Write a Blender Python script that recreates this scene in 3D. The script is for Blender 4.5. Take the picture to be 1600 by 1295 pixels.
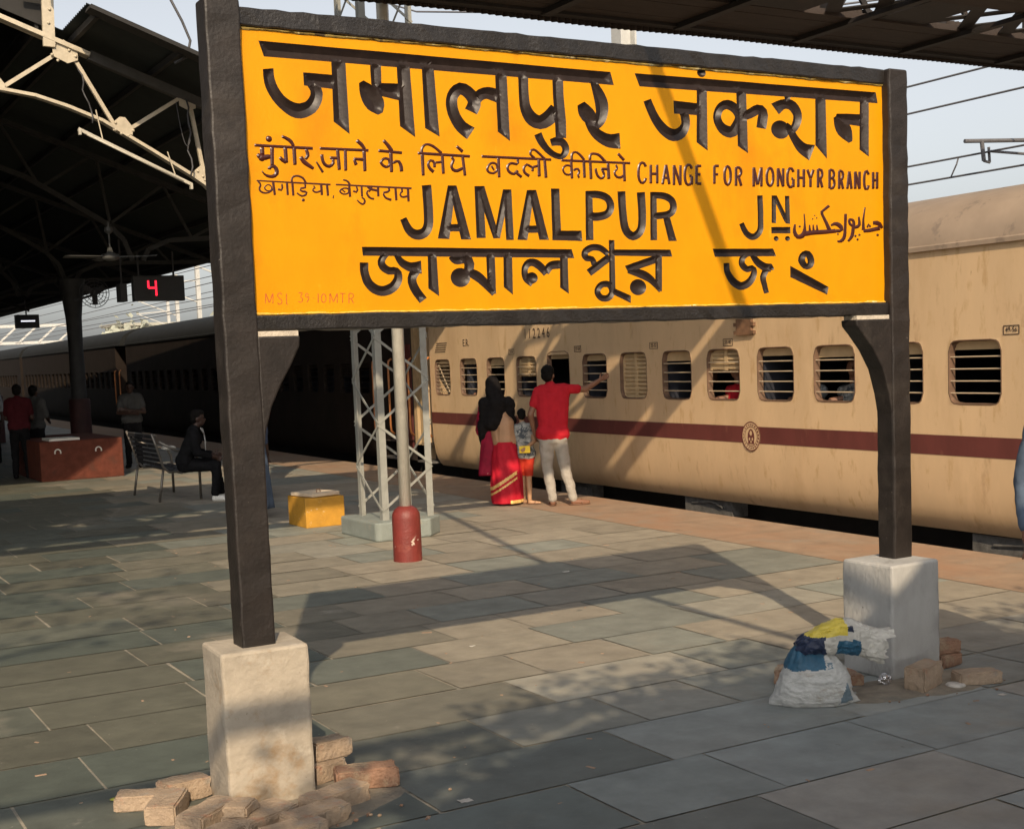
import bpy, bmesh, math, random
from mathutils import Vector, Matrix, noise as mnoise
R=math.radians
random.seed(7)
for o in list(bpy.data.objects): bpy.data.objects.remove(o)
SC=bpy.context.scene; COL=SC.collection
# ---------------------------------------------------------------- camera
cam=bpy.data.cameras.new("camera"); cam_o=bpy.data.objects.new("camera",cam); COL.objects.link(cam_o)
rt=Vector((0.86554097,-0.49930251,-0.03918962)); up=Vector((0.08154389,0.06328688,0.99465842)); fw=Vector((0.49415526,0.86411329,-0.09549245))
mw=Matrix.Identity(4)
for i in range(3): mw[i][0]=rt[i]; mw[i][1]=up[i]; mw[i][2]=-fw[i]
mw.translation=(0,0,1.88); cam_o.matrix_world=mw
cam.sensor_width=36; cam.lens=2088.8/1600*36; cam.shift_y=(755.6-647.5)/1600; cam.clip_start=.05; cam.clip_end=3000
SC.camera=cam_o
SC.render.resolution_x=1024; SC.render.resolution_y=828
# ---------------------------------------------------------------- light
SUN_EL=33.3; SUN_AZ=65.5            # azimuth of the direction the light travels to, from +X
w=bpy.data.worlds.new("World"); SC.world=w; w.use_nodes=True
nt=w.node_tree; nt.nodes.clear()
sky=nt.nodes.new('ShaderNodeTexSky'); sky.sky_type='NISHITA'; sky.sun_disc=False
sky.sun_elevation=R(SUN_EL); sky.sun_rotation=R(90-(SUN_AZ+180)); sky.dust_density=3.0; sky.air_density=1.0; sky.ozone_density=1.0
bg=nt.nodes.new('ShaderNodeBackground'); bg.inputs[1].default_value=0.118
wo=nt.nodes.new('ShaderNodeOutputWorld'); hs=nt.nodes.new('ShaderNodeHueSaturation'); hs.inputs['Saturation'].default_value=.28; nt.links.new(sky.outputs[0],hs.inputs['Color']); nt.links.new(hs.outputs[0],bg.inputs[0]); nt.links.new(bg.outputs[0],wo.inputs[0])
sl=bpy.data.lights.new("sun",'SUN'); sl.energy=3.6; sl.angle=R(0.53); sl.color=(1.0,0.80,0.56)
so=bpy.data.objects.new("sun",sl); COL.objects.link(so)
sd=Vector((math.cos(R(SUN_EL))*math.cos(R(SUN_AZ)),math.cos(R(SUN_EL))*math.sin(R(SUN_AZ)),-math.sin(R(SUN_EL))))
so.rotation_euler=sd.to_track_quat('-Z','Y').to_euler()
SC.view_settings.view_transform='Standard'; SC.view_settings.look='None'; SC.view_settings.gamma=1; SC.view_settings.exposure=0.45
try: SC.view_settings.use_curve_mapping=False
except Exception: pass
# ---------------------------------------------------------------- materials
def mat(name,col,rough=.6,var=.18,scale=6,stain=None,sscale=3,sthr=.58,ssoft=.06,metal=0,bump=0,bscale=60,spec=.5,stretch=(1,1,1),emit=0,attr=None,alpha=1):
    m=bpy.data.materials.new(name); m.use_nodes=True; n=m.node_tree; N=n.nodes; L=n.links
    b=N['Principled BSDF']; b.inputs['Roughness'].default_value=rough; b.inputs['Metallic'].default_value=metal
    b.inputs['Specular IOR Level'].default_value=spec
    tc=N.new('ShaderNodeTexCoord'); mp=N.new('ShaderNodeMapping'); mp.inputs['Scale'].default_value=stretch
    L.new(tc.outputs['Object'],mp.inputs[0])
    no=N.new('ShaderNodeTexNoise'); no.inputs['Scale'].default_value=scale; no.inputs['Detail'].default_value=8; no.inputs['Roughness'].default_value=.62
    L.new(mp.outputs[0],no.inputs['Vector'])
    mr=N.new('ShaderNodeMapRange'); mr.inputs[1].default_value=.3; mr.inputs[2].default_value=.7; mr.inputs[3].default_value=1-var; mr.inputs[4].default_value=1+var
    L.new(no.outputs['Fac'],mr.inputs[0])
    mul=N.new('ShaderNodeMix'); mul.data_type='RGBA'; mul.blend_type='MULTIPLY'; mul.inputs[0].default_value=1
    mul.inputs[6].default_value=(*col,1); L.new(mr.outputs[0],mul.inputs[7])
    if attr:
        at=N.new('ShaderNodeAttribute'); at.attribute_name=attr; L.new(at.outputs['Color'],mul.inputs[6])
    out=mul.outputs[2]
    if stain:
        lst=stain if isinstance(stain,list) else [(stain,sscale,sthr,ssoft)]
        for k,(sc_,ss,st,sf) in enumerate(lst):
            n2=N.new('ShaderNodeTexNoise'); n2.inputs['Scale'].default_value=ss; n2.inputs['Detail'].default_value=7; n2.inputs['Roughness'].default_value=.65
            mp2=N.new('ShaderNodeMapping'); mp2.inputs['Location'].default_value=(3.1*k+1.7,7.7*k,2.2); mp2.inputs['Scale'].default_value=stretch
            L.new(tc.outputs['Object'],mp2.inputs[0]); L.new(mp2.outputs[0],n2.inputs['Vector'])
            r2=N.new('ShaderNodeMapRange'); r2.inputs[1].default_value=st; r2.inputs[2].default_value=st+sf; L.new(n2.outputs['Fac'],r2.inputs[0])
            mx=N.new('ShaderNodeMix'); mx.data_type='RGBA'; L.new(r2.outputs[0],mx.inputs[0]); L.new(out,mx.inputs[6]); mx.inputs[7].default_value=(*sc_,1); out=mx.outputs[2]
    L.new(out,b.inputs['Base Color'])
    if bump:
        nb=N.new('ShaderNodeTexNoise'); nb.inputs['Scale'].default_value=bscale; nb.inputs['Detail'].default_value=6; L.new(mp.outputs[0],nb.inputs['Vector'])
        bp=N.new('ShaderNodeBump'); bp.inputs['Strength'].default_value=bump; bp.inputs['Distance'].default_value=.01; L.new(nb.outputs['Fac'],bp.inputs['Height']); L.new(bp.outputs[0],b.inputs['Normal'])
    if emit:
        b.inputs['Emission Color'].default_value=(*col,1); b.inputs['Emission Strength'].default_value=emit
    return m
M={}
def mk(name,*a,**k): M[name]=mat(name,*a,**k); return M[name]
mk('yellow_paint',(.60,.250,.001),rough=.45,var=.07,scale=5,stain=[((.52,.195,.002),2.2,.55,.16),((.66,.31,.010),9,.66,.06),((.40,.15,.01),34,.715,.02)],stretch=(1,1,.6),bump=.08,bscale=70,spec=.20)
mk('black_paint',(.016,.0135,.012),rough=.36,var=.3,scale=14,stain=[((.09,.08,.07),30,.70,.03)],bump=.35,bscale=70)
mk('post_paint',(.017,.013,.011),rough=.5,var=.35,scale=9,stain=[((.24,.21,.18),34,.705,.012),((.030,.024,.02),4,.55,.1)],bump=.22,bscale=55,spec=.4)
mk('letter_black',(.020,.0125,.010),rough=.42,var=.3,scale=20,bump=.10,bscale=60,spec=.32)
mk('letter_brown',(.045,.008,.004),rough=.32,var=.3,scale=20,bump=.1)
mk('mark_red',(.42,.075,.012),rough=.5,var=.3,scale=60,stain=(.60,.22,.004),sscale=55,sthr=.56,ssoft=.12)
mk('concrete_ped',(.35,.303,.240),rough=.88,var=.20,scale=5,stain=[((.29,.20,.115),3.4,.54,.10),((.42,.37,.30),6,.58,.09),((.22,.18,.13),22,.68,.04),((.36,.32,.27),2,.6,.1)],bump=.6,bscale=34)
mk('concrete_grey',(.37,.365,.35),rough=.85,var=.16,scale=5,stain=[((.27,.265,.25),5,.58,.10),((.45,.43,.40),9,.62,.08),((.20,.19,.175),22,.69,.03)],bump=.5,bscale=40,stretch=(1,1,.5))
mk('mortar_pale',(.46,.40,.32),rough=.9,var=.2,scale=20,bump=.5)
mk('train_cream',(.60,.425,.25),rough=.45,var=.08,scale=2.2,stain=[((.52,.355,.20),1.6,.52,.16),((.33,.20,.11),15,.70,.03),((.45,.295,.165),5,.60,.1),((.50,.33,.17),9,.57,.1)],bump=.10,bscale=2.2,stretch=(1,1,.32))
mk('train_roof',(.30,.23,.17),rough=.55,var=.15,scale=2,stain=(.22,.17,.13),sscale=3,bump=.06,bscale=4)
mk('train_maroon',(.120,.032,.027),rough=.5,var=.16,scale=4,stain=[((.17,.065,.045),7,.60,.1)],stretch=(1,1,.4))
mk('train_bar',(.50,.40,.27),rough=.4,var=.1)
mk('train_frame',(.58,.42,.25),rough=.45,var=.12,scale=9)
mk('train_inside',(.055,.042,.036),rough=.7,var=.4,scale=3)
mk('train_seat',(.022,.024,.034),rough=.6,var=.2)
mk('train_under',(.012,.011,.010),rough=.8,var=.4)
mk('under_grey',(.10,.095,.088),rough=.8,var=.4,scale=12,bump=.5)
mk('train_shut',(.50,.36,.20),rough=.5,var=.12)
mk('rail_orange',(.42,.16,.05),rough=.35,var=.2)
mk('text_dark',(.05,.03,.022),rough=.6,var=.3,scale=30)
mk('rust_box',(.16,.085,.045),rough=.7,var=.35,scale=14,bump=.4)
mk('steel_grey',(.27,.272,.245),rough=.45,var=.15,scale=8,stain=[((.22,.17,.12),9,.66,.05)],metal=.0,bump=.1)
mk('pole_alu',(.56,.53,.45),rough=.35,var=.12,scale=9,metal=.15,bump=.15)
mk('red_base',(.165,.024,.018),rough=.5,var=.2,scale=7,stain=[((.55,.44,.36),11,.655,.02),((.22,.05,.035),5,.58,.1)],bump=.4)
mk('plinth_green',(.21,.235,.215),rough=.75,var=.15,scale=5,stain=(.28,.27,.22),bump=.4)
mk('yellow_box',(.47,.235,.022),rough=.7,var=.14,scale=8,stain=[((.55,.42,.22),14,.62,.05),((.45,.22,.04),5,.62,.08)],bump=.5)
mk('slab_pale',(.62,.50,.36),rough=.85,var=.15,bump=.5)
mk('brick',(.27,.155,.10),rough=.9,var=.25,scale=12,stain=[((.36,.27,.18),7,.52,.1),((.17,.09,.06),16,.68,.05)],bump=1,bscale=60)
mk('brick_dusty',(.34,.255,.18),rough=.92,var=.22,scale=12,stain=[((.36,.20,.13),9,.58,.08),((.29,.26,.22),5,.6,.1)],bump=1,bscale=60)
mk('dust',(.225,.19,.145),rough=.95,var=.3,scale=9,stain=[((.17,.155,.125),4,.52,.12)],bump=.6)
mk('canopy_dark',(.016,.015,.014),rough=.8,var=.3,scale=6)
mk('canopy_sheet',(.013,.017,.016),rough=.75,var=.25,scale=4)
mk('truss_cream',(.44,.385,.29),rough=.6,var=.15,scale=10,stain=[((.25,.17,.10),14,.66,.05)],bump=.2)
mk('truss_shade',(.024,.024,.022),rough=.7,var=.3)  # inner trusses: same steel as the cream one, shade put into the colour
mk('bridge_steel',(.016,.013,.012),rough=.75,var=.3,scale=6,stain=(.03,.02,.015),bump=.3)
mk('bridge_deck',(.032,.022,.017),rough=.85,var=.3,scale=4,stretch=(1,4,1),bump=.3)
mk('col_dark',(.030,.030,.030),rough=.7,var=.3)
mk('col_red',(.045,.014,.013),rough=.7,var=.3)
mk('tank_red',(.105,.031,.019),rough=.85,var=.25,scale=7,stain=[((.08,.03,.02),3,.55,.1)],bump=.4,spec=.2)
mk('white_paint',(.66,.64,.58),rough=.5,var=.1)
mk('steel_tube',(.16,.145,.125),rough=.38,var=.2,metal=.6)
mk('bench_black',(.025,.025,.028),spec=.12,rough=.6,var=.2)
mk('display_black',(.012,.012,.012),rough=.5,var=.2)
mk('led_red',(1.0,.02,.05),emit=1.3,var=0)
mk('led_white',(.85,.85,1.0),emit=1.0,var=0)
mk('fan_grey',(.07,.072,.07),rough=.5,var=.15)
mk('skin',(.20,.095,.055),rough=.55,var=.1,scale=9)
mk('skin_light',(.40,.225,.12),rough=.55,var=.1,scale=9)
mk('skin_shade',(.045,.022,.015),rough=.55,var=.1,scale=9)  # skin of the figures in shade; the shade is in the colour
mk('hair',(.006,.005,.0045),spec=.12,rough=.75,var=.4,scale=30,bump=.5,bscale=120)
mk('red_shirt',(.42,.016,.026),spec=.12,rough=.85,var=.12,scale=9,bump=.35,bscale=22)
mk('grey_trousers',(.33,.30,.26),spec=.12,rough=.9,var=.12,scale=9,bump=.4,bscale=22)
mk('black_shawl',(.011,.0095,.0095),spec=.12,rough=.9,var=.3,scale=9,bump=.5,bscale=20)
mk('red_sari',(.42,.014,.028),spec=.12,rough=.6,var=.25,scale=7,bump=.5,bscale=18)
mk('pink_sari',(.26,.012,.035),spec=.12,rough=.6,var=.3,scale=7,stain=[((.62,.45,.32),26,.70,.02)],bump=.5,bscale=18)
mk('gold_trim',(.72,.46,.15),rough=.4,var=.35,scale=40)
mk('sandal',(.16,.08,.045),rough=.6,var=.2)
mk('kid_shirt',(.30,.30,.28),spec=.12,rough=.85,var=.5,scale=16,stain=(.07,.08,.09),sscale=13,sthr=.5)
mk('kid_shorts',(.42,.035,.018),spec=.12,rough=.8,var=.2)
mk('packet_yellow',(.85,.58,.02),rough=.35,var=.1)
mk('blue_cloth',(.085,.115,.165),spec=.12,rough=.9,var=.2,scale=9,stain=[((.30,.32,.34),9,.66,.08)],bump=.5,bscale=20)
mk('grey_shirt',(.30,.33,.35),rough=.85,var=.2,scale=6,bump=.4,bscale=20)
mk('navy_cloth',(.045,.06,.10),spec=.12,rough=.9,var=.2,bump=.4,bscale=20)
mk('dark_cloth',(.008,.008,.009),spec=.12,rough=.9,var=.3,bump=.4,bscale=20)
mk('pale_cloth',(.42,.42,.40),rough=.9,var=.15,bump=.4,bscale=20)
mk('white_shoe',(.78,.77,.72),rough=.6,var=.1)
mk('foil',(.75,.75,.78),rough=.22,var=.2,metal=.9,bump=.8,bscale=40)
mk('cable',(.05,.05,.055),rough=.6,var=.1)
mk('wire_dark',(.10,.10,.11),rough=.6,var=.1)
mk('mast_grey',(.42,.42,.40),rough=.6,var=.12)
mk('ballast',(.12,.10,.085),rough=.95,var=.5,scale=18,bump=1,bscale=30)
mk('rail_steel',(.18,.15,.13),rough=.4,var=.2,metal=.6)
mk('earth',(.30,.25,.19),rough=.95,var=.2,scale=.3)
mk('far_tree',(.30,.31,.25),rough=.95,var=.3,scale=.5)  # the pale colour holds the haze of the distance
mk('far_wall',(.34,.33,.28),rough=.9,var=.1)
mk('edge_dark',(.33,.22,.15),rough=.9,var=.3,bump=.5)
mk('leaf',(.22,.24,.04),rough=.6,var=.2)
mk('cup',(.45,.42,.38),rough=.6,var=.3,scale=20,bump=.4)
mk('coach_shade',(.019,.0145,.012),spec=.06,rough=.8,var=.2,scale=2,stain=[((.024,.016,.011),3,.58,.1)])  # far coaches darkened: the canopy shade is in body and roof colours
mk('coach_shade_roof',(.014,.0145,.014),spec=.08,rough=.75,var=.15,scale=2,stain=(.02,.02,.02),sscale=3)
mk('coach_shade_band',(.024,.012,.011),rough=.5,var=.2)
mk('shade_red',(.055,.009,.012),spec=.12,rough=.9,var=.2,bump=.4,bscale=20)  # red shirt under the canopy, darkened: the shade is in the colour
mk('shade_pale',(.06,.06,.058),spec=.12,rough=.9,var=.2,bump=.4,bscale=20)  # pale top, likewise darkened for the shade
mk('window_rubber',(.13,.075,.045),rough=.7,var=.3,scale=14)
mk('batten_white',(.42,.39,.32),rough=.5,var=.1)
mk('chord_shade',(.055,.053,.048),rough=.7,var=.2)  # right part of the front top chord, overhang shade put into the colour
mk('wall_dark',(.05,.045,.04),rough=.9,var=.3)
# ---------------------------------------------------------------- geometry helpers
ORG={}
class MB:
    def __init__(s): s.v=[]; s.f=[]; s.c=None
    def add(s,vs,fs):
        o=len(s.v); s.v+= [tuple(v) for v in vs]; s.f+= [tuple(i+o for i in f) for f in fs]; return s
    def box(s,a,b):
        x0,y0,z0=a; x1,y1,z1=b
        return s.add([(x0,y0,z0),(x1,y0,z0),(x1,y1,z0),(x0,y1,z0),(x0,y0,z1),(x1,y0,z1),(x1,y1,z1),(x0,y1,z1)],[(0,3,2,1),(4,5,6,7),(0,1,5,4),(1,2,6,5),(2,3,7,6),(3,0,4,7)])
    def obox(s,c,ax,ay,az):
        c=Vector(c); ax,ay,az=Vector(ax),Vector(ay),Vector(az)
        P=[c+i*ax+j*ay+k*az for k in (-1,1) for i,j in ((-1,-1),(1,-1),(1,1),(-1,1))]
        f=[(0,3,2,1),(4,5,6,7),(0,1,5,4),(1,2,6,5),(2,3,7,6),(3,0,4,7)]
        if ax.cross(ay).dot(az)<0: f=[t[::-1] for t in f]
        return s.add(P,f)
    def bar(s,a,b,w,h=None,upv=(0,0,1)):
        a,b=Vector(a),Vector(b); d=b-a; l=d.length; d.normalize(); u=Vector(upv)
        if abs(d.dot(u))>.98: u=Vector((1,0,0))
        x=d.cross(u).normalized(); y=x.cross(d).normalized(); h=h or w
        return s.obox((a+b)/2,d*l/2,x*w/2,y*h/2)
    def tube(s,pts,r,n=10,closed=False,cap=True):
        P=[Vector(p) for p in pts]; N=len(P); rs=r if isinstance(r,(list,tuple)) else [r]*N
        o=len(s.v); prev=None
        for i,p in enumerate(P):
            a=P[(i-1)%N] if (closed or i>0) else p; b=P[(i+1)%N] if (closed or i<N-1) else p
            d=(b-a).normalized()
            if prev is None:
                u=Vector((0,0,1)) if abs(d.z)<.9 else Vector((1,0,0)); x=d.cross(u).normalized()
            else: x=(prev-d*prev.dot(d)).normalized()
            prev=x; y=d.cross(x)
            for k in range(n):
                t=2*math.pi*k/n; s.v.append(tuple(p+(x*math.cos(t)+y*math.sin(t))*rs[i]))
        for i in range(N if closed else N-1):
            j=(i+1)%N
            for k in range(n): s.f.append((o+i*n+k,o+i*n+(k+1)%n,o+j*n+(k+1)%n,o+j*n+k))
        if cap and not closed:
            s.f.append(tuple(o+k for k in range(n))[::-1]); s.f.append(tuple(o+(N-1)*n+k for k in range(n)))
        return s
    def ell(s,c,r,n=14,m=9,ax=None):
        c=Vector(c); r=r if isinstance(r,(tuple,list)) else (r,r,r); o=len(s.v)
        X,Y,Z=ax if ax else (Vector((1,0,0)),Vector((0,1,0)),Vector((0,0,1)))
        for i in range(1,m):
            p=math.pi*i/m
            for k in range(n):
                t=2*math.pi*k/n; s.v.append(tuple(c+X*(r[0]*math.sin(p)*math.cos(t))+Y*(r[1]*math.sin(p)*math.sin(t))+Z*(r[2]*math.cos(p))))
        a=len(s.v); s.v.append(tuple(c+Z*r[2])); s.v.append(tuple(c-Z*r[2]))
        for k in range(n):
            s.f.append((a,o+k,o+(k+1)%n)); s.f.append((a+1,o+(m-2)*n+(k+1)%n,o+(m-2)*n+k))
            for i in range(m-2): s.f.append((o+i*n+k,o+(i+1)*n+k,o+(i+1)*n+(k+1)%n,o+i*n+(k+1)%n))
        return s
    def cap(s,a,b,ra,rb=None,n=12):
        a,b=Vector(a),Vector(b); rb=ra if rb is None else rb
        s.tube([a,b],[ra,rb],n); s.ell(a,ra,n,7); s.ell(b,rb,n,7); return s
    def lathe(s,c,prof,n=20):
        c=Vector(c); o=len(s.v)
        for r,z in prof:
            for k in range(n): t=2*math.pi*k/n; s.v.append((c.x+r*math.cos(t),c.y+r*math.sin(t),c.z+z))
        for i in range(len(prof)-1):
            for k in range(n): s.f.append((o+i*n+k,o+i*n+(k+1)%n,o+(i+1)*n+(k+1)%n,o+(i+1)*n+k))
        s.f.append(tuple(o+k for k in range(n))[::-1]); s.f.append(tuple(o+(len(prof)-1)*n+k for k in range(n))); return s
    def loft(s,rings,capends=True):
        o=len(s.v); n=len(rings[0])
        for r in rings: s.v+=[tuple(p) for p in r]
        for i in range(len(rings)-1):
            for k in range(n): s.f.append((o+i*n+k,o+i*n+(k+1)%n,o+(i+1)*n+(k+1)%n,o+(i+1)*n+k))
        if capends: s.f.append(tuple(o+k for k in range(n))[::-1]); s.f.append(tuple(o+(len(rings)-1)*n+k for k in range(n)))
        return s
    def prism(s,poly,fn,d0,d1):
        n=len(poly); s_=[fn(p,d0) for p in poly]+[fn(p,d1) for p in poly]
        return s.add(s_,[tuple(range(n))[::-1],tuple(range(n,2*n))]+[(i,(i+1)%n,n+(i+1)%n,n+i) for i in range(n)])
    def build(s,name,m,parent=None,smooth=False,loc=None,bevel=0,fix=True,angle=None):
        og=Vector(ORG[parent.name]) if parent else Vector(loc or (0,0,0))
        me=bpy.data.meshes.new(name); me.from_pydata([tuple(Vector(v)-og) for v in s.v],[],s.f); me.update()
        if fix:
            bm=bmesh.new(); bm.from_mesh(me); bmesh.ops.recalc_face_normals(bm,faces=bm.faces)
            if bevel: bmesh.ops.bevel(bm,geom=[e for e in bm.edges if len(e.link_faces)==2 and e.calc_face_angle(0)>.6],offset=bevel,segments=2,affect='EDGES',profile=.5)
            bm.to_mesh(me); bm.free()
        return link(name,me,m,parent,og,smooth,angle)
def link(name,me,m,parent,og,smooth=False,angle=None):
    o=bpy.data.objects.new(name,me); COL.objects.link(o)
    for mm in (m if isinstance(m,list) else [m]): me.materials.append(M[mm] if isinstance(mm,str) else mm)
    if smooth:
        for p in me.polygons: p.use_smooth=True
        if angle: me.set_sharp_from_angle(angle=R(angle))
    if parent: o.parent=parent
    else: o.location=og
    ORG[o.name]=tuple(og); return o
def tag(o,label=None,cat=None,group=None,kind=None):
    if label: o['label']=label
    if cat: o['category']=cat
    if group: o['group']=group
    if kind: o['kind']=kind
    return o
def thing(name,loc,label,cat,group=None):
    o=bpy.data.objects.new(name,None); COL.objects.link(o); o.location=loc; o.empty_display_size=.2; ORG[o.name]=tuple(loc)
    return tag(o,label,cat,group)
def fuse(mb,name,m,parent,voxel=.01,smooth=3,wob=0,wscale=6,loc=None):
    """union of overlapping solids -> one continuous skin"""
    og=Vector(ORG[parent.name]) if parent else Vector(loc or (0,0,0))
    me=bpy.data.meshes.new('tmp'); me.from_pydata([tuple(Vector(v)-og) for v in mb.v],[],mb.f); me.update()
    t=bpy.data.objects.new('tmp',me); COL.objects.link(t)
    a=t.modifiers.new('r','REMESH'); a.mode='VOXEL'; a.voxel_size=voxel
    if smooth: b=t.modifiers.new('s','SMOOTH'); b.factor=.5; b.iterations=smooth
    dg=bpy.context.evaluated_depsgraph_get(); dg.update()
    nm=bpy.data.meshes.new_from_object(t.evaluated_get(dg)); bpy.data.objects.remove(t); bpy.data.meshes.remove(me)
    if wob:
        nm.update()
        for v in nm.vertices:
            p=v.co+og; d=mnoise.noise(p*wscale)+.5*mnoise.noise(p*wscale*2.3); v.co+=v.normal*d*wob
    nm.name=name
    return link(name,nm,m,parent,og,True)
def text(body,size,o,xa,za,depth,name,m,parent,extrude=.0015,align='CENTER'):
    """raised lettering: body centred at o, reading along xa with za up"""
    c=bpy.data.curves.new('t','FONT'); c.body=body; c.size=size; c.extrude=extrude; c.align_x=align; c.align_y='CENTER'; c.resolution_u=3
    t=bpy.data.objects.new('t',c); COL.objects.link(t)
    dg=bpy.context.evaluated_depsgraph_get(); dg.update(); me=bpy.data.meshes.new_from_object(t.evaluated_get(dg)); bpy.data.objects.remove(t)
    X=Vector(xa).normalized(); Z=Vector(za).normalized(); N=X.cross(Z)
    og=Vector(ORG[parent.name]); o=Vector(o)
    for v in me.vertices: v.co=o+X*v.co.x*depth+Z*v.co.y+N*v.co.z-og
    me.materials.clear(); me.name=name
    return link(name,me,m,parent,og)
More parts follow.
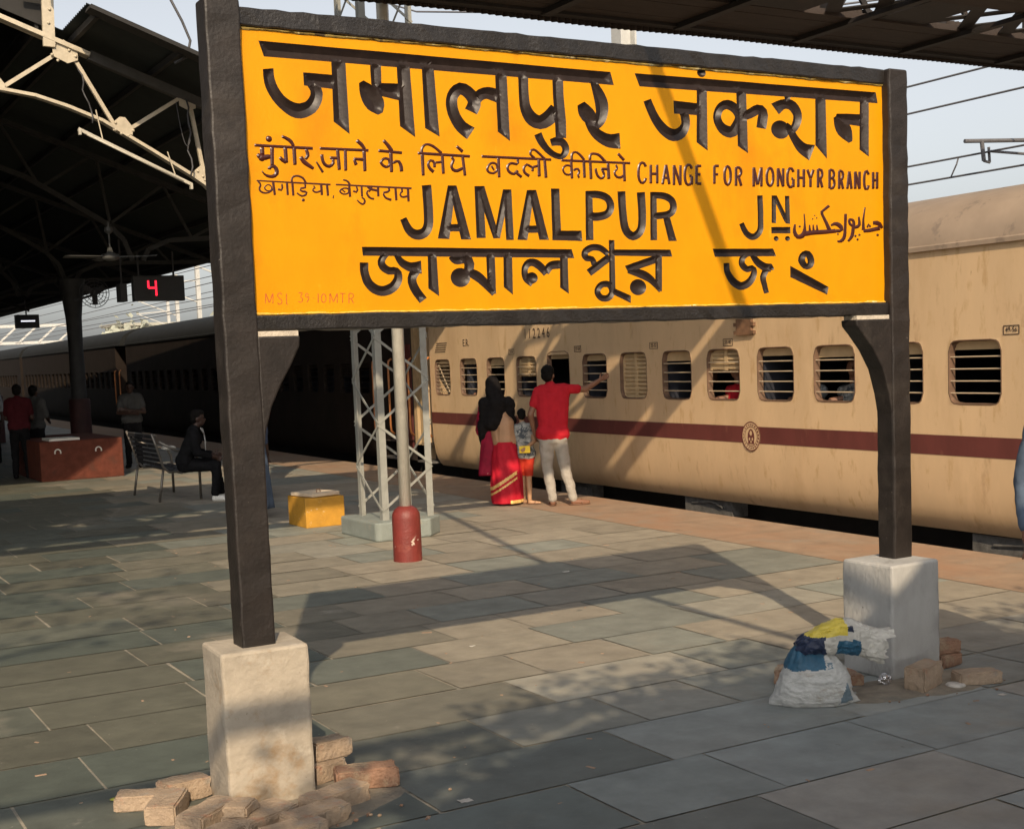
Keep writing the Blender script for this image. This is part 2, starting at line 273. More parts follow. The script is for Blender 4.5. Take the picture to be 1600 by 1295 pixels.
LETTERS={'hindi_name':[(0,[20030,32350,21770,32340,23560,32330,25410,32330,27320,32320,29290,32310,31320,32310,33430,32300,35600,32290,37860,32290],[20240,31710,21980,31710,23770,31710,25610,31700,27520,31700,29490,31690,31520,31690,33620,31680,35790,31680,38040,31670]),(0,[20640,31260,20640,31160,20640,31030,20650,30890,20680,30770,20710,30660,20760,30550,20820,30440,20880,30340,20960,30240,21050,30140,21150,30060,21260,29990,21380,29930,21500,29890,21600,29870,21680,29870,21750,29870,21840,29900,21940,29930,22010,29960,22060,30000,22120,30060,22180,30140,22220,30220,22240,30260,22250,30300,22250,30350,22250,30390,22240,30440,22200,30510,22150,30580,22110,30640],[20160,31190,20160,31100,20160,30950,20170,30790,20190,30620,20230,30470,20290,30320,20360,30180,20440,30050,20530,29920,20640,29790,20760,29670,20890,29560,21020,29460,21170,29350,21350,29270,21560,29220,21790,29230,22010,29290,22200,29380,22390,29490,22540,29640,22650,29800,22730,29950,22780,30090,22810,30230,22820,30360,22800,30480,22760,30600,22690,30710,22600,30800,22530,30870,22480,30920]),(0,[21960,31180,22130,31180,22300,31180,22480,31180,22650,31170,22830,31170,23000,31170,23180,31170,23350,31160,23530,31160],[21970,30630,22140,30620,22310,30610,22480,30600,22650,30590,22810,30590,22980,30580,23150,30570,23330,30560,23500,30550]),(0,[23280,31890,23280,31590,23280,31290,23270,30990,23270,30690,23270,30390,23260,30090,23260,29790,23260,29480,23250,29180],[23940,31870,23950,31520,23950,31160,23950,30810,23960,30460,23960,30100,23970,29750,23970,29390,23970,29040,23980,28680]),(0,[25110,31910,25110,31790,25110,31680,25110,31570,25110,31450,25110,31340,25110,31220,25120,31110,25120,30990,25120,30880],[25640,31870,25640,31710,25630,31550,25630,31400,25630,31240,25620,31080,25620,30920,25620,30770,25610,30610,25610,30450]),(0,[25160,30960,25330,30960,25500,30970,25660,30970,25830,30980,26000,30990,26170,30990,26340,31000,26510,31000,26680,31010],[25630,30390,25740,30370,25850,30360,25960,30340,26070,30320,26190,30300,26300,30290,26410,30270,26530,30250,26640,30230]),(0,[24770,31030,24840,30990,24960,30940,25080,30890,25190,30830,25280,30760,25380,30690,25470,30610,25550,30520,25610,30430,25660,30340,25690,30240,25710,30130,25710,30010,25680,29880,25640,29770,25620,29690],[24540,30900,24540,30810,24540,30700,24540,30570,24560,30440,24580,30320,24620,30210,24660,30100,24710,30010,24770,29930,24830,29850,24900,29790,24980,29740,25080,29690,25190,29650,25300,29610,25380,29580]),(0,[26390,32000,26400,31690,26400,31370,26410,31050,26410,30730,26410,30420,26420,30100,26420,29780,26420,29460,26430,29140],[27040,31970,27050,31610,27060,31250,27080,30880,27090,30520,27110,30150,27120,29790,27130,29420,27150,29050,27160,28690]),(0,[27630,31980,27640,31660,27640,31340,27650,31030,27650,30710,27650,30390,27660,30080,27660,29760,27670,29440,27670,29120],[28230,31940,28250,31590,28270,31240,28280,30890,28300,30540,28320,30180,28340,29830,28350,29480,28370,29130,28390,28770]),(0,[29800,28720,29710,28770,29580,28850,29420,28960,29280,29080,29160,29220,29070,29350,28990,29490,28920,29630,28860,29760,28820,29900,28790,30040,28770,30170,28770,30310,28790,30450,28820,30600,28890,30750,28980,30890,29100,31020,29240,31140,29440,31240,29660,31260,29850,31220,30000,31160,30130,31080,30260,30980,30400,30870,30530,30720,30620,30510,30590,30270,30500,30080,30420,29940,30370,29860],[30220,29260,30120,29310,29990,29360,29860,29430,29760,29490,29680,29560,29600,29660,29530,29760,29470,29870,29430,29970,29400,30070,29380,30160,29370,30260,29370,30350,29370,30440,29390,30510,29410,30560,29460,30620,29520,30680,29570,30710,29570,30710,29550,30710,29580,30700,29640,30680,29700,30640,29780,30580,29860,30490,29910,30400,29920,30380,29910,30370,29870,30280,29800,30170,29750,30090]),(0,[30050,30570,30090,30630,30170,30720,30270,30840,30390,30940,30530,31020,30670,31080,30840,31130,31040,31150,31250,31130,31470,31090,31650,31050,31780,31020],[30480,30310,30540,30370,30610,30440,30680,30510,30730,30540,30780,30560,30830,30580,30880,30590,30940,30590,31050,30560,31210,30520,31380,30470,31500,30430]),(0,[31400,31960,31410,31650,31410,31330,31410,31020,31420,30710,31420,30390,31420,30080,31430,29770,31430,29450,31430,29140],[32030,31920,32030,31570,32040,31220,32040,30860,32050,30510,32050,30160,32060,29800,32060,29450,32070,29100,32070,28740]),(0,[33200,32050,33200,31970,33190,31870,33190,31740,33190,31600,33180,31430,33180,31240,33180,31050,33190,30880,33200,30720,33220,30590,33240,30470,33280,30370,33340,30280,33410,30190,33490,30120,33560,30070,33620,30040,33680,30010,33720,30010,33730,30010,33750,30020,33810,30050,33880,30090,33960,30140,34050,30210,34180,30330,34300,30450,34400,30540],[32640,32000,32640,31930,32640,31820,32640,31690,32640,31550,32640,31390,32640,31190,32640,30990,32640,30810,32650,30650,32650,30500,32660,30340,32700,30180,32750,30020,32820,29870,32910,29730,33010,29610,33150,29510,33300,29430,33490,29370,33700,29350,33930,29380,34130,29440,34310,29530,34490,29640,34650,29790,34790,29960,34910,30100,34980,30200]),(0,[35130,32010,35120,31020,35210,29780,35190,29020],[34520,31950,34520,30960,34580,29720,34590,28980]),(0,[33810,29230,33840,29160,33880,29070,33920,28970,33970,28880,34030,28800,34100,28710,34170,28620,34250,28540,34330,28480,34420,28410,34500,28360,34580,28330,34670,28300,34750,28280,34820,28270,34840,28280,34870,28300,34900,28350,34930,28400,34940,28440,34940,28480,34920,28550,34890,28600,34860,28630,34840,28640,34790,28640,34720,28640,34670,28640,34600,28640,34520,28630,34420,28620,34350,28610],[33400,29070,33430,29010,33470,28910,33530,28800,33600,28690,33680,28590,33780,28490,33880,28400,33980,28310,34080,28240,34190,28170,34310,28110,34420,28060,34540,28030,34670,28000,34810,27990,34960,28020,35090,28090,35200,28180,35290,28290,35340,28420,35350,28540,35320,28670,35270,28780,35190,28890,35080,28970,34950,29020,34820,29050,34690,29060,34550,29040,34420,28990,34320,28950,34260,28930]),(0,[36880,31960,36950,31890,37060,31780,37170,31650,37270,31520,37370,31400,37460,31270,37550,31130,37620,30980,37660,30830,37680,30680,37680,30530,37660,30390,37620,30240,37570,30090,37510,29960,37430,29840,37330,29730,37230,29640,37130,29580,37070,29540],[36620,31850,36650,31750,36690,31610,36730,31460,36770,31310,36800,31170,36840,31030,36870,30900,36890,30790,36910,30680,36920,30580,36930,30480,36940,30380,36930,30280,36930,30170,36910,30070,36900,29980,36890,29900,36870,29810,36840,29730,36820,29670]),(0,[36300,30790,36380,30730,36510,30660,36630,30570,36730,30500,36800,30440,36860,30360,36910,30280,36970,30200,37010,30120,37060,30020,37110,29930,37140,29870],[35890,30590,35890,30500,35900,30360,35930,30210,35990,30070,36070,29960,36170,29870,36280,29800,36390,29740,36520,29680,36660,29640,36780,29620,36860,29600]),(0,[36490,30140,36570,30050,36680,29920,36800,29790,36910,29690,37020,29610,37120,29530,37230,29470,37340,29420,37450,29380,37570,29350,37690,29330,37790,29330,37900,29340,38040,29360,38180,29390,38290,29410],[36210,30010,36250,29910,36300,29750,36370,29570,36460,29410,36560,29280,36670,29160,36800,29050,36930,28950,37080,28870,37240,28790,37420,28720,37610,28670,37830,28650,38040,28640,38210,28640,38320,28640]),(0,[39290,32330,40910,32340,42580,32350,44290,32360,46040,32370,47830,32370,49670,32380,51560,32390,53500,32400,55500,32410],[39570,31710,41180,31720,42830,31730,44520,31740,46260,31760,48040,31770,49860,31780,51740,31790,53660,31810,55630,31820]),(2,[43430,32630],[280,220]),(0,[40240,31160,40280,31080,40330,30970,40400,30840,40470,30720,40540,30590,40630,30460,40720,30330,40820,30210,40920,30110,41040,30010,41160,29920,41270,29850,41380,29800,41490,29770,41570,29760,41620,29760,41650,29760,41690,29770,41760,29780,41810,29810,41870,29840,41950,29890,42020,29960,42070,30030,42080,30090,42080,30160,42060,30240,42050,30310,42040,30370,42020,30430,41990,30490,41970,30540],[39780,31000,39810,30920,39860,30800,39920,30660,39990,30520,40060,30380,40140,30240,40230,30080,40330,29940,40440,29800,40560,29670,40690,29540,40830,29430,40970,29340,41130,29250,41300,29180,41510,29140,41740,29160,41940,29210,42120,29290,42280,29400,42400,29530,42490,29670,42560,29810,42610,29950,42630,30090,42630,30230,42620,30350,42590,30460,42540,30560,42460,30640,42400,30700,42360,30740]),(0,[41620,31150,41810,31150,42010,31140,42200,31140,42390,31130,42580,31130,42770,31120,42970,31110,43160,31110,43360,31100],[41640,30510,41830,30510,42010,30510,42200,30510,42390,30510,42580,30510,42770,30510,42960,30510,43150,30510,43340,30500]),(0,[43120,32010,43100,31700,43090,31380,43080,31060,43070,30750,43060,30430,43050,30110,43030,29800,43020,29480,43010,29160],[43750,31960,43750,31610,43740,31260,43740,30900,43730,30550,43730,30190,43720,29840,43720,29480,43710,29130,43710,28770]),(1,[44100,30470,44120,30620,44170,30770,44250,30920,44350,31060,44480,31180,44640,31280,44830,31360,45050,31400,45270,31380,45460,31330,45630,31250,45770,31150,45900,31040,46000,30910,46080,30760,46130,30600,46120,30420,46070,30260,46020,30120,45960,30000,45890,29890,45810,29770,45680,29640,45470,29530,45230,29480,45020,29490,44850,29530,44690,29590,44560,29660,44450,29760,44360,29860,44290,29960,44220,30070,44160,30190,44110,30320,44100,30470],[44630,30500,44640,30580,44670,30670,44720,30760,44770,30820,44840,30860,44910,30890,44980,30910,45010,30910,45060,30900,45150,30880,45240,30840,45330,30790,45400,30740,45470,30660,45520,30590,45540,30530,45520,30470,45470,30390,45400,30300,45330,30200,45260,30120,45210,30070,45180,30050,45210,30060,45240,30070,45200,30070,45130,30080,45060,30090,45000,30110,44920,30130,44850,30170,44780,30220,44720,30290,44670,30360,44640,30440,44630,30500]),(0,[45660,32030,45660,31710,45660,31380,45670,31050,45670,30730,45670,30400,45670,30070,45680,29750,45680,29420,45680,29090],[46310,31980,46320,31630,46320,31270,46330,30910,46330,30550,46340,30190,46340,29830,46340,29470,46350,29110,46350,28750]),(0,[45840,30730,45960,30790,46130,30860,46310,30950,46460,31020,46580,31080,46720,31160,46880,31230,47100,31290,47340,31270,47520,31200,47650,31090,47730,30960,47760,30810,47750,30670,47720,30540,47700,30440,47680,30330,47650,30210,47620,30110,47600,30040],[46060,30350,46180,30400,46360,30460,46560,30520,46750,30590,46920,30670,47050,30740,47140,30780,47140,30780,47090,30790,47090,30790,47100,30790,47100,30790,47100,30770,47080,30690,47050,30590,47020,30480,47000,30370,46980,30260,46960,30160,46950,30090]),(0,[47980,31360,48090,31410,48260,31480,48470,31570,48710,31630,48940,31660,49160,31670,49400,31650,49620,31580,49800,31450,49930,31310,50030,31140,50090,30970,50100,30800,50080,30630,50030,30480,49950,30330,49840,30180,49700,30040,49580,29940,49500,29870],[48500,30840,48590,30910,48700,31000,48800,31090,48880,31130,48960,31150,49060,31150,49140,31140,49200,31120,49260,31090,49350,31010,49430,30920,49480,30840,49490,30760,49480,30670,49450,30560,49410,30460,49360,30360,49280,30250,49190,30130,49130,30050]),(2,[48580,30060],[640,480]),(0,[49070,30450,49130,30420,49220,30380,49340,30310,49460,30210,49550,30090,49630,29980,49700,29870,49790,29770,49920,29660,50070,29550,50220,29460,50360,29410,50500,29390,50670,29380,50850,29380,50990,29370],[48770,30170,48830,30130,48910,30090,48990,30040,49050,29980,49100,29910,49150,29800,49220,29670,49310,29530,49420,29380,49540,29220,49670,29060,49840,28910,50060,28780,50270,28670,50450,28590,50560,28540]),(0,[49340,31850,49250,31520],[48880,31830,48940,31510]),(0,[51070,32100,51060,31790,51050,31490,51050,31190,51040,30880,51040,30580,51030,30270,51030,29970,51020,29670,51010,29360],[51790,32050,51800,31670,51800,31300,51810,30920,51810,30550,51810,30170,51820,29800,51820,29420,51820,29040,51830,28670]),(0,[52690,31040,52790,30990,52920,30930,53070,30860,53200,30790,53310,30720,53420,30650,53520,30560,53600,30470,53660,30350,53690,30230,53700,30110,53710,30000,53720,29900,53720,29810,53710,29740,53700,29690],[52350,30880,52360,30800,52360,30680,52380,30540,52410,30410,52460,30290,52510,30190,52570,30090,52640,30010,52740,29930,52860,29860,52990,29790,53100,29740,53200,29690,53290,29650,53380,29610,53430,29580]),(0,[52570,31100,53330,31140,54630,31170],[52470,30820,53200,30570,54530,30500]),(0,[54290,32200,54290,31870,54280,31550,54270,31220,54260,30890,54250,30570,54240,30240,54230,29910,54230,29590,54220,29260],[54970,32170,54960,31810,54960,31440,54950,31080,54940,30720,54940,30360,54930,29990,54920,29630,54920,29270,54910,28900]),],
'english_name':[(0,[27850,26620,27860,26520,27870,26380,27870,26200,27880,25990,27890,25750,27890,25460,27890,25180,27880,24940,27850,24760,27800,24610,27730,24480,27630,24360,27500,24260,27350,24190,27180,24150,27020,24140,26870,24170,26730,24230,26600,24320,26490,24430,26390,24580,26320,24760,26260,24910,26220,25020],[27370,26570,27380,26470,27390,26320,27390,26150,27400,25950,27410,25710,27410,25430,27410,25160,27400,24950,27370,24820,27340,24750,27310,24710,27280,24670,27230,24640,27180,24620,27120,24610,27070,24600,27020,24600,26960,24610,26890,24640,26820,24680,26750,24770,26660,24910,26590,25050,26530,25150]),(0,[28700,26610,28630,26340,28560,26070,28490,25810,28420,25540,28350,25270,28280,25010,28210,24740,28140,24480,28070,24210],[29120,26620,29070,26350,29020,26080,28960,25810,28910,25540,28860,25270,28810,25000,28760,24730,28710,24460,28660,24190]),(0,[28760,26610,28810,26340,28870,26070,28930,25800,28980,25530,29040,25260,29100,24990,29160,24720,29210,24450,29270,24180],[29150,26620,29220,26350,29290,26080,29370,25810,29440,25540,29510,25270,29580,25000,29650,24730,29720,24450,29790,24180]),(0,[28460,24870,28570,24870,28670,24870,28770,24870,28880,24870,28980,24880,29080,24880,29190,24880,29290,24880,29390,24880],[28400,24530,28510,24530,28620,24530,28730,24530,28840,24540,28950,24540,29070,24540,29180,24540,29290,24540,29400,24540]),(0,[30080,26620,30080,26360,30080,26100,30080,25830,30080,25570,30080,25310,30080,25040,30080,24780,30080,24520,30080,24250],[30530,26630,30530,26370,30540,26110,30540,25840,30550,25580,30550,25320,30560,25050,30560,24790,30570,24520,30570,24260]),(0,[30130,26620,30220,26360,30320,26100,30410,25830,30500,25570,30600,25300,30690,25040,30780,24770,30880,24500,30970,24240],[30610,26640,30680,26370,30760,26110,30840,25850,30920,25590,31000,25320,31080,25060,31160,24790,31240,24530,31320,24260]),(0,[31590,26510,31520,26260,31450,26010,31380,25760,31310,25510,31250,25260,31180,25000,31110,24750,31040,24500,30970,24250],[32020,26520,31940,26270,31860,26020,31790,25770,31710,25510,31630,25260,31550,25010,31480,24760,31400,24510,31320,24250]),(0,[31600,26510,31610,26250,31610,25990,31620,25730,31630,25480,31630,25220,31640,24960,31640,24700,31650,24430,31660,24170],[32040,26520,32050,26260,32050,26000,32050,25740,32060,25480,32060,25220,32060,24960,32070,24700,32070,24440,32070,24180]),(0,[32890,26510,32820,26260,32750,26000,32680,25740,32610,25480,32540,25220,32470,24960,32400,24700,32330,24450,32270,24190],[33300,26530,33250,26260,33190,26000,33140,25740,33080,25480,33030,25220,32980,24960,32920,24700,32870,24440,32810,24180]),(0,[32970,26520,33030,26260,33080,26000,33140,25750,33200,25490,33250,25230,33310,24970,33360,24720,33420,24460,33480,24200],[33400,26530,33470,26270,33540,26010,33600,25760,33670,25500,33740,25240,33800,24980,33870,24720,33940,24460,34010,24200]),(0,[32650,24860,32750,24860,32840,24860,32930,24860,33030,24860,33120,24860,33220,24870,33320,24870,33410,24870,33510,24870],[32580,24520,32690,24520,32790,24520,32900,24520,33010,24520,33120,24520,33220,24520,33330,24530,33440,24530,33550,24530]),(0,[34220,26620,34220,26350,34220,26080,34220,25810,34210,25540,34210,25270,34210,25010,34210,24740,34210,24470,34200,24200],[34700,26630,34700,26360,34700,26090,34700,25820,34700,25540,34700,25270,34710,25000,34710,24720,34710,24450,34710,24180]),(0,[34230,24640,34420,24650,34600,24650,34780,24650,34960,24650,35150,24650,35330,24660,35510,24660,35700,24660,35880,24660],[34200,24190,34390,24180,34580,24180,34770,24180,34960,24180,35150,24170,35340,24170,35530,24170,35720,24160,35910,24160]),(0,[36180,26550,36170,26290,36160,26030,36160,25770,36150,25510,36140,25250,36130,24990,36120,24730,36120,24460,36110,24200],[36590,26560,36580,26300,36580,26040,36580,25780,36580,25520,36570,25260,36570,24990,36570,24730,36560,24470,36560,24210]),(0,[36240,26570,36370,26570,36560,26580,36780,26590,36980,26580,37160,26550,37330,26510,37480,26450,37620,26360,37730,26240,37800,26110,37840,25980,37850,25850,37830,25720,37780,25590,37690,25470,37580,25360,37440,25280,37280,25220,37120,25180,36950,25150,36750,25130,36540,25140,36360,25140,36240,25150],[36240,26210,36370,26220,36560,26230,36750,26230,36900,26220,37020,26200,37140,26170,37240,26130,37300,26100,37340,26050,37380,25980,37400,25910,37400,25840,37390,25780,37370,25730,37330,25680,37290,25640,37230,25620,37140,25590,37030,25570,36910,25550,36760,25540,36580,25550,36410,25550,36280,25560]),(0,[38530,26610,38530,26440,38540,26190,38540,25910,38560,25660,38580,25430,38600,25190,38640,24990,38690,24840,38760,24740,38840,24670,38910,24640,38930,24630,38940,24640,39020,24670,39110,24740,39170,24820,39220,24940,39240,25100,39260,25290,39260,25510,39260,25770,39240,26080,39220,26360,39210,26560],[38060,26580,38060,26410,38070,26160,38080,25880,38100,25620,38110,25380,38140,25140,38170,24900,38240,24690,38350,24510,38490,24370,38670,24260,38900,24210,39140,24260,39340,24360,39500,24510,39620,24680,39690,24880,39720,25080,39730,25300,39740,25520,39740,25800,39730,26110,39720,26400,39710,26600]),(0,[40030,26610,40020,26350,40010,26090,40000,25820,40000,25560,39990,25290,39980,25030,39970,24760,39970,24500,39960,24230],[40420,26620,40420,26350,40410,26090,40410,25820,40400,25560,40390,25300,40390,25030,40380,24770,40380,24500,40370,24240]),(0,[40130,26620,40270,26620,40480,26620,40720,26620,40940,26600,41120,26560,41270,26500,41400,26420,41520,26330,41600,26210,41650,26080,41670,25950,41650,25820,41610,25700,41530,25580,41400,25460,41200,25370,40930,25320,40630,25290,40340,25270,40150,25260],[40100,26300,40240,26300,40450,26290,40660,26280,40820,26260,40940,26230,41030,26190,41110,26150,41160,26110,41200,26060,41220,25990,41230,25930,41220,25870,41200,25820,41170,25770,41130,25740,41060,25700,40870,25660,40600,25630,40320,25600,40120,25580]),(0,[40750,25440,40790,25300,40830,25160,40860,25030,40900,24890,40940,24750,40970,24620,41010,24480,41050,24340,41080,24200],[41190,25450,41230,25310,41280,25170,41320,25030,41370,24900,41410,24760,41460,24620,41500,24480,41550,24350,41600,24210]),(0,[47280,26620,47280,26400,47290,26070,47300,25720,47290,25430,47290,25220,47290,25040,47280,24880,47220,24720,47110,24570,46960,24440,46790,24340,46590,24290,46390,24300,46210,24370,46070,24460,45950,24570,45850,24700,45760,24860,45700,25010,45650,25100],[46900,26600,46900,26380,46910,26050,46920,25700,46910,25420,46910,25210,46900,25050,46880,24920,46850,24830,46780,24750,46690,24690,46600,24640,46540,24630,46510,24630,46440,24650,46350,24700,46260,24750,46180,24850,46090,24980,46020,25110,45960,25210]),(0,[47890,26630,47880,26470,47880,26310,47870,26150,47870,26000,47870,25840,47860,25680,47860,25520,47850,25360,47850,25200],[48200,26640,48190,26480,48190,26320,48180,26160,48180,26000,48170,25830,48170,25670,48170,25510,48160,25350,48160,25190]),(0,[47920,26630,48010,26480,48100,26330,48190,26180,48290,26030,48380,25880,48470,25720,48560,25570,48650,25420,48750,25270],[48240,26640,48340,26480,48440,26310,48540,26150,48640,25990,48740,25820,48850,25660,48950,25500,49050,25330,49150,25170]),(0,[48800,26630,48800,26470,48800,26310,48800,26150,48800,25990,48800,25830,48800,25670,48800,25510,48800,25350,48800,25190],[49110,26640,49110,26470,49110,26310,49120,26150,49120,25980,49120,25820,49120,25660,49120,25490,49130,25330,49130,25170]),(0,[47810,24990,47960,24990,48100,25000,48250,25000,48400,25000,48550,25000,48700,25000,48850,25010,48990,25010,49140,25010],[47830,24650,47980,24650,48120,24660,48260,24660,48410,24660,48550,24660,48700,24660,48840,24660,48990,24670,49140,24670]),(2,[48140,24390],[170,130]),(2,[48930,24400],[180,130]),],
'urdu_name':[(0,[49550,25160,49550,25090,49540,24980,49540,24870,49560,24800,49600,24730,49650,24660,49700,24620,49710,24620,49730,24630,49790,24650,49850,24680,49890,24700,49930,24750,49990,24840,50040,24970,50070,25100,50090,25260,50090,25440,50080,25610,50070,25730],[49400,25180,49370,25110,49330,25000,49290,24880,49270,24760,49300,24640,49360,24530,49450,24430,49590,24360,49770,24340,49940,24370,50100,24430,50240,24540,50290,24680,50290,24820,50270,24960,50250,25100,50230,25270,50210,25450,50190,25620,50180,25740]),(2,[49800,25040],[90,60]),(0,[50030,24810,50150,24820,50310,24840,50500,24860,50690,24870,50860,24890,51040,24890,51220,24900,51410,24910,51660,24920,51950,24940,52210,24960,52390,24970],[50090,24490,50210,24510,50370,24530,50550,24560,50720,24580,50880,24590,51050,24600,51230,24610,51430,24620,51690,24640,51970,24670,52230,24690,52420,24710]),(0,[50400,24810,50440,25160],[50630,24820,50540,25160]),(0,[50670,24810,50700,25160],[50890,24830,50800,25170]),(0,[50930,24810,50960,25160],[51160,24830,51070,25170]),(2,[50870,25640],[60,40]),(2,[50720,25450],[70,40]),(2,[51010,25510],[60,50]),(0,[51770,24800,51560,25240,51210,25830,51870,26260],[52100,24910,51820,25330,51470,25800,52030,26130]),(0,[51980,25160,52040,25200,52120,25260,52240,25320,52390,25350,52540,25340,52680,25300,52800,25250,52900,25180,52960,25090,52990,24990,52980,24890,52880,24780,52730,24740,52580,24730,52450,24730,52360,24720],[52040,25070,52120,25080,52220,25100,52320,25110,52370,25100,52410,25080,52480,25050,52540,25010,52580,24990,52610,24960,52640,24930,52670,24920,52710,24940,52690,24940,52590,24940,52460,24940,52380,24950]),(2,[52530,24670],[80,60]),(0,[53250,25790,53240,25650,53230,25450,53220,25220,53200,25030,53190,24870,53190,24720,53170,24580,53130,24450,53050,24340,52950,24260,52840,24210,52730,24170,52600,24170,52510,24210,52460,24250,52430,24270],[53000,25790,52990,25650,52980,25450,52970,25230,52950,25040,52930,24880,52910,24740,52880,24620,52840,24530,52800,24470,52740,24420,52680,24380,52640,24360,52640,24340,52600,24340,52550,24350,52500,24350]),(1,[53310,25500,53430,25550,53540,25550,53660,25530,53770,25480,53830,25390,53850,25290,53860,25190,53810,25090,53650,25040,53530,25060,53430,25100,53350,25160,53300,25230,53270,25320,53260,25400,53310,25500],[53490,25390,53470,25380,53510,25380,53560,25370,53570,25360,53580,25340,53590,25270,53580,25210,53600,25210,53660,25240,53620,25240,53570,25250,53540,25270,53520,25290,53500,25350,53500,25400,53490,25390]),(0,[53820,25230,53820,25110,53810,24930,53780,24740,53730,24570,53630,24440,53510,24340,53400,24270,53330,24220],[53550,25240,53540,25120,53510,24950,53480,24770,53440,24640,53390,24550,53320,24460,53240,24370,53180,24310]),(0,[54170,25650,54200,25560,54240,25420,54280,25270,54260,25120,54130,25010,53970,24960,53840,24950,53760,24940],[54000,25630,54010,25540,54020,25400,54010,25260,53990,25190,53970,25190,53900,25170,53790,25160,53710,25150]),(2,[53820,24580],[100,70]),(2,[54120,24640],[100,70]),(2,[53980,24390],[100,70]),(0,[54640,26160,54520,25480,54580,24890],[54520,26180,54340,25490,54270,24880]),(0,[54400,24970,54480,24980,54590,24980,54730,24990,54870,25010,55060,25050,55280,25090,55500,25140,55650,25180],[54410,24750,54490,24750,54610,24750,54750,24760,54920,24770,55130,24800,55370,24840,55590,24880,55740,24900]),(0,[54630,25050,54650,25090,54670,25160,54710,25230,54810,25290,54940,25250,54990,25190,55030,25130,55060,25090],[54790,25010,54810,25050,54850,25110,54880,25160,54840,25150,54790,25150,54820,25110,54860,25060,54890,25030]),(0,[55130,25420,55210,25430,55350,25450,55510,25460,55700,25420,55830,25320,55900,25210,55940,25110,55970,25050],[55130,25190,55220,25190,55330,25180,55430,25160,55480,25150,55530,25130,55620,25080,55710,25010,55770,24960]),(2,[55500,24650],[110,80]),],
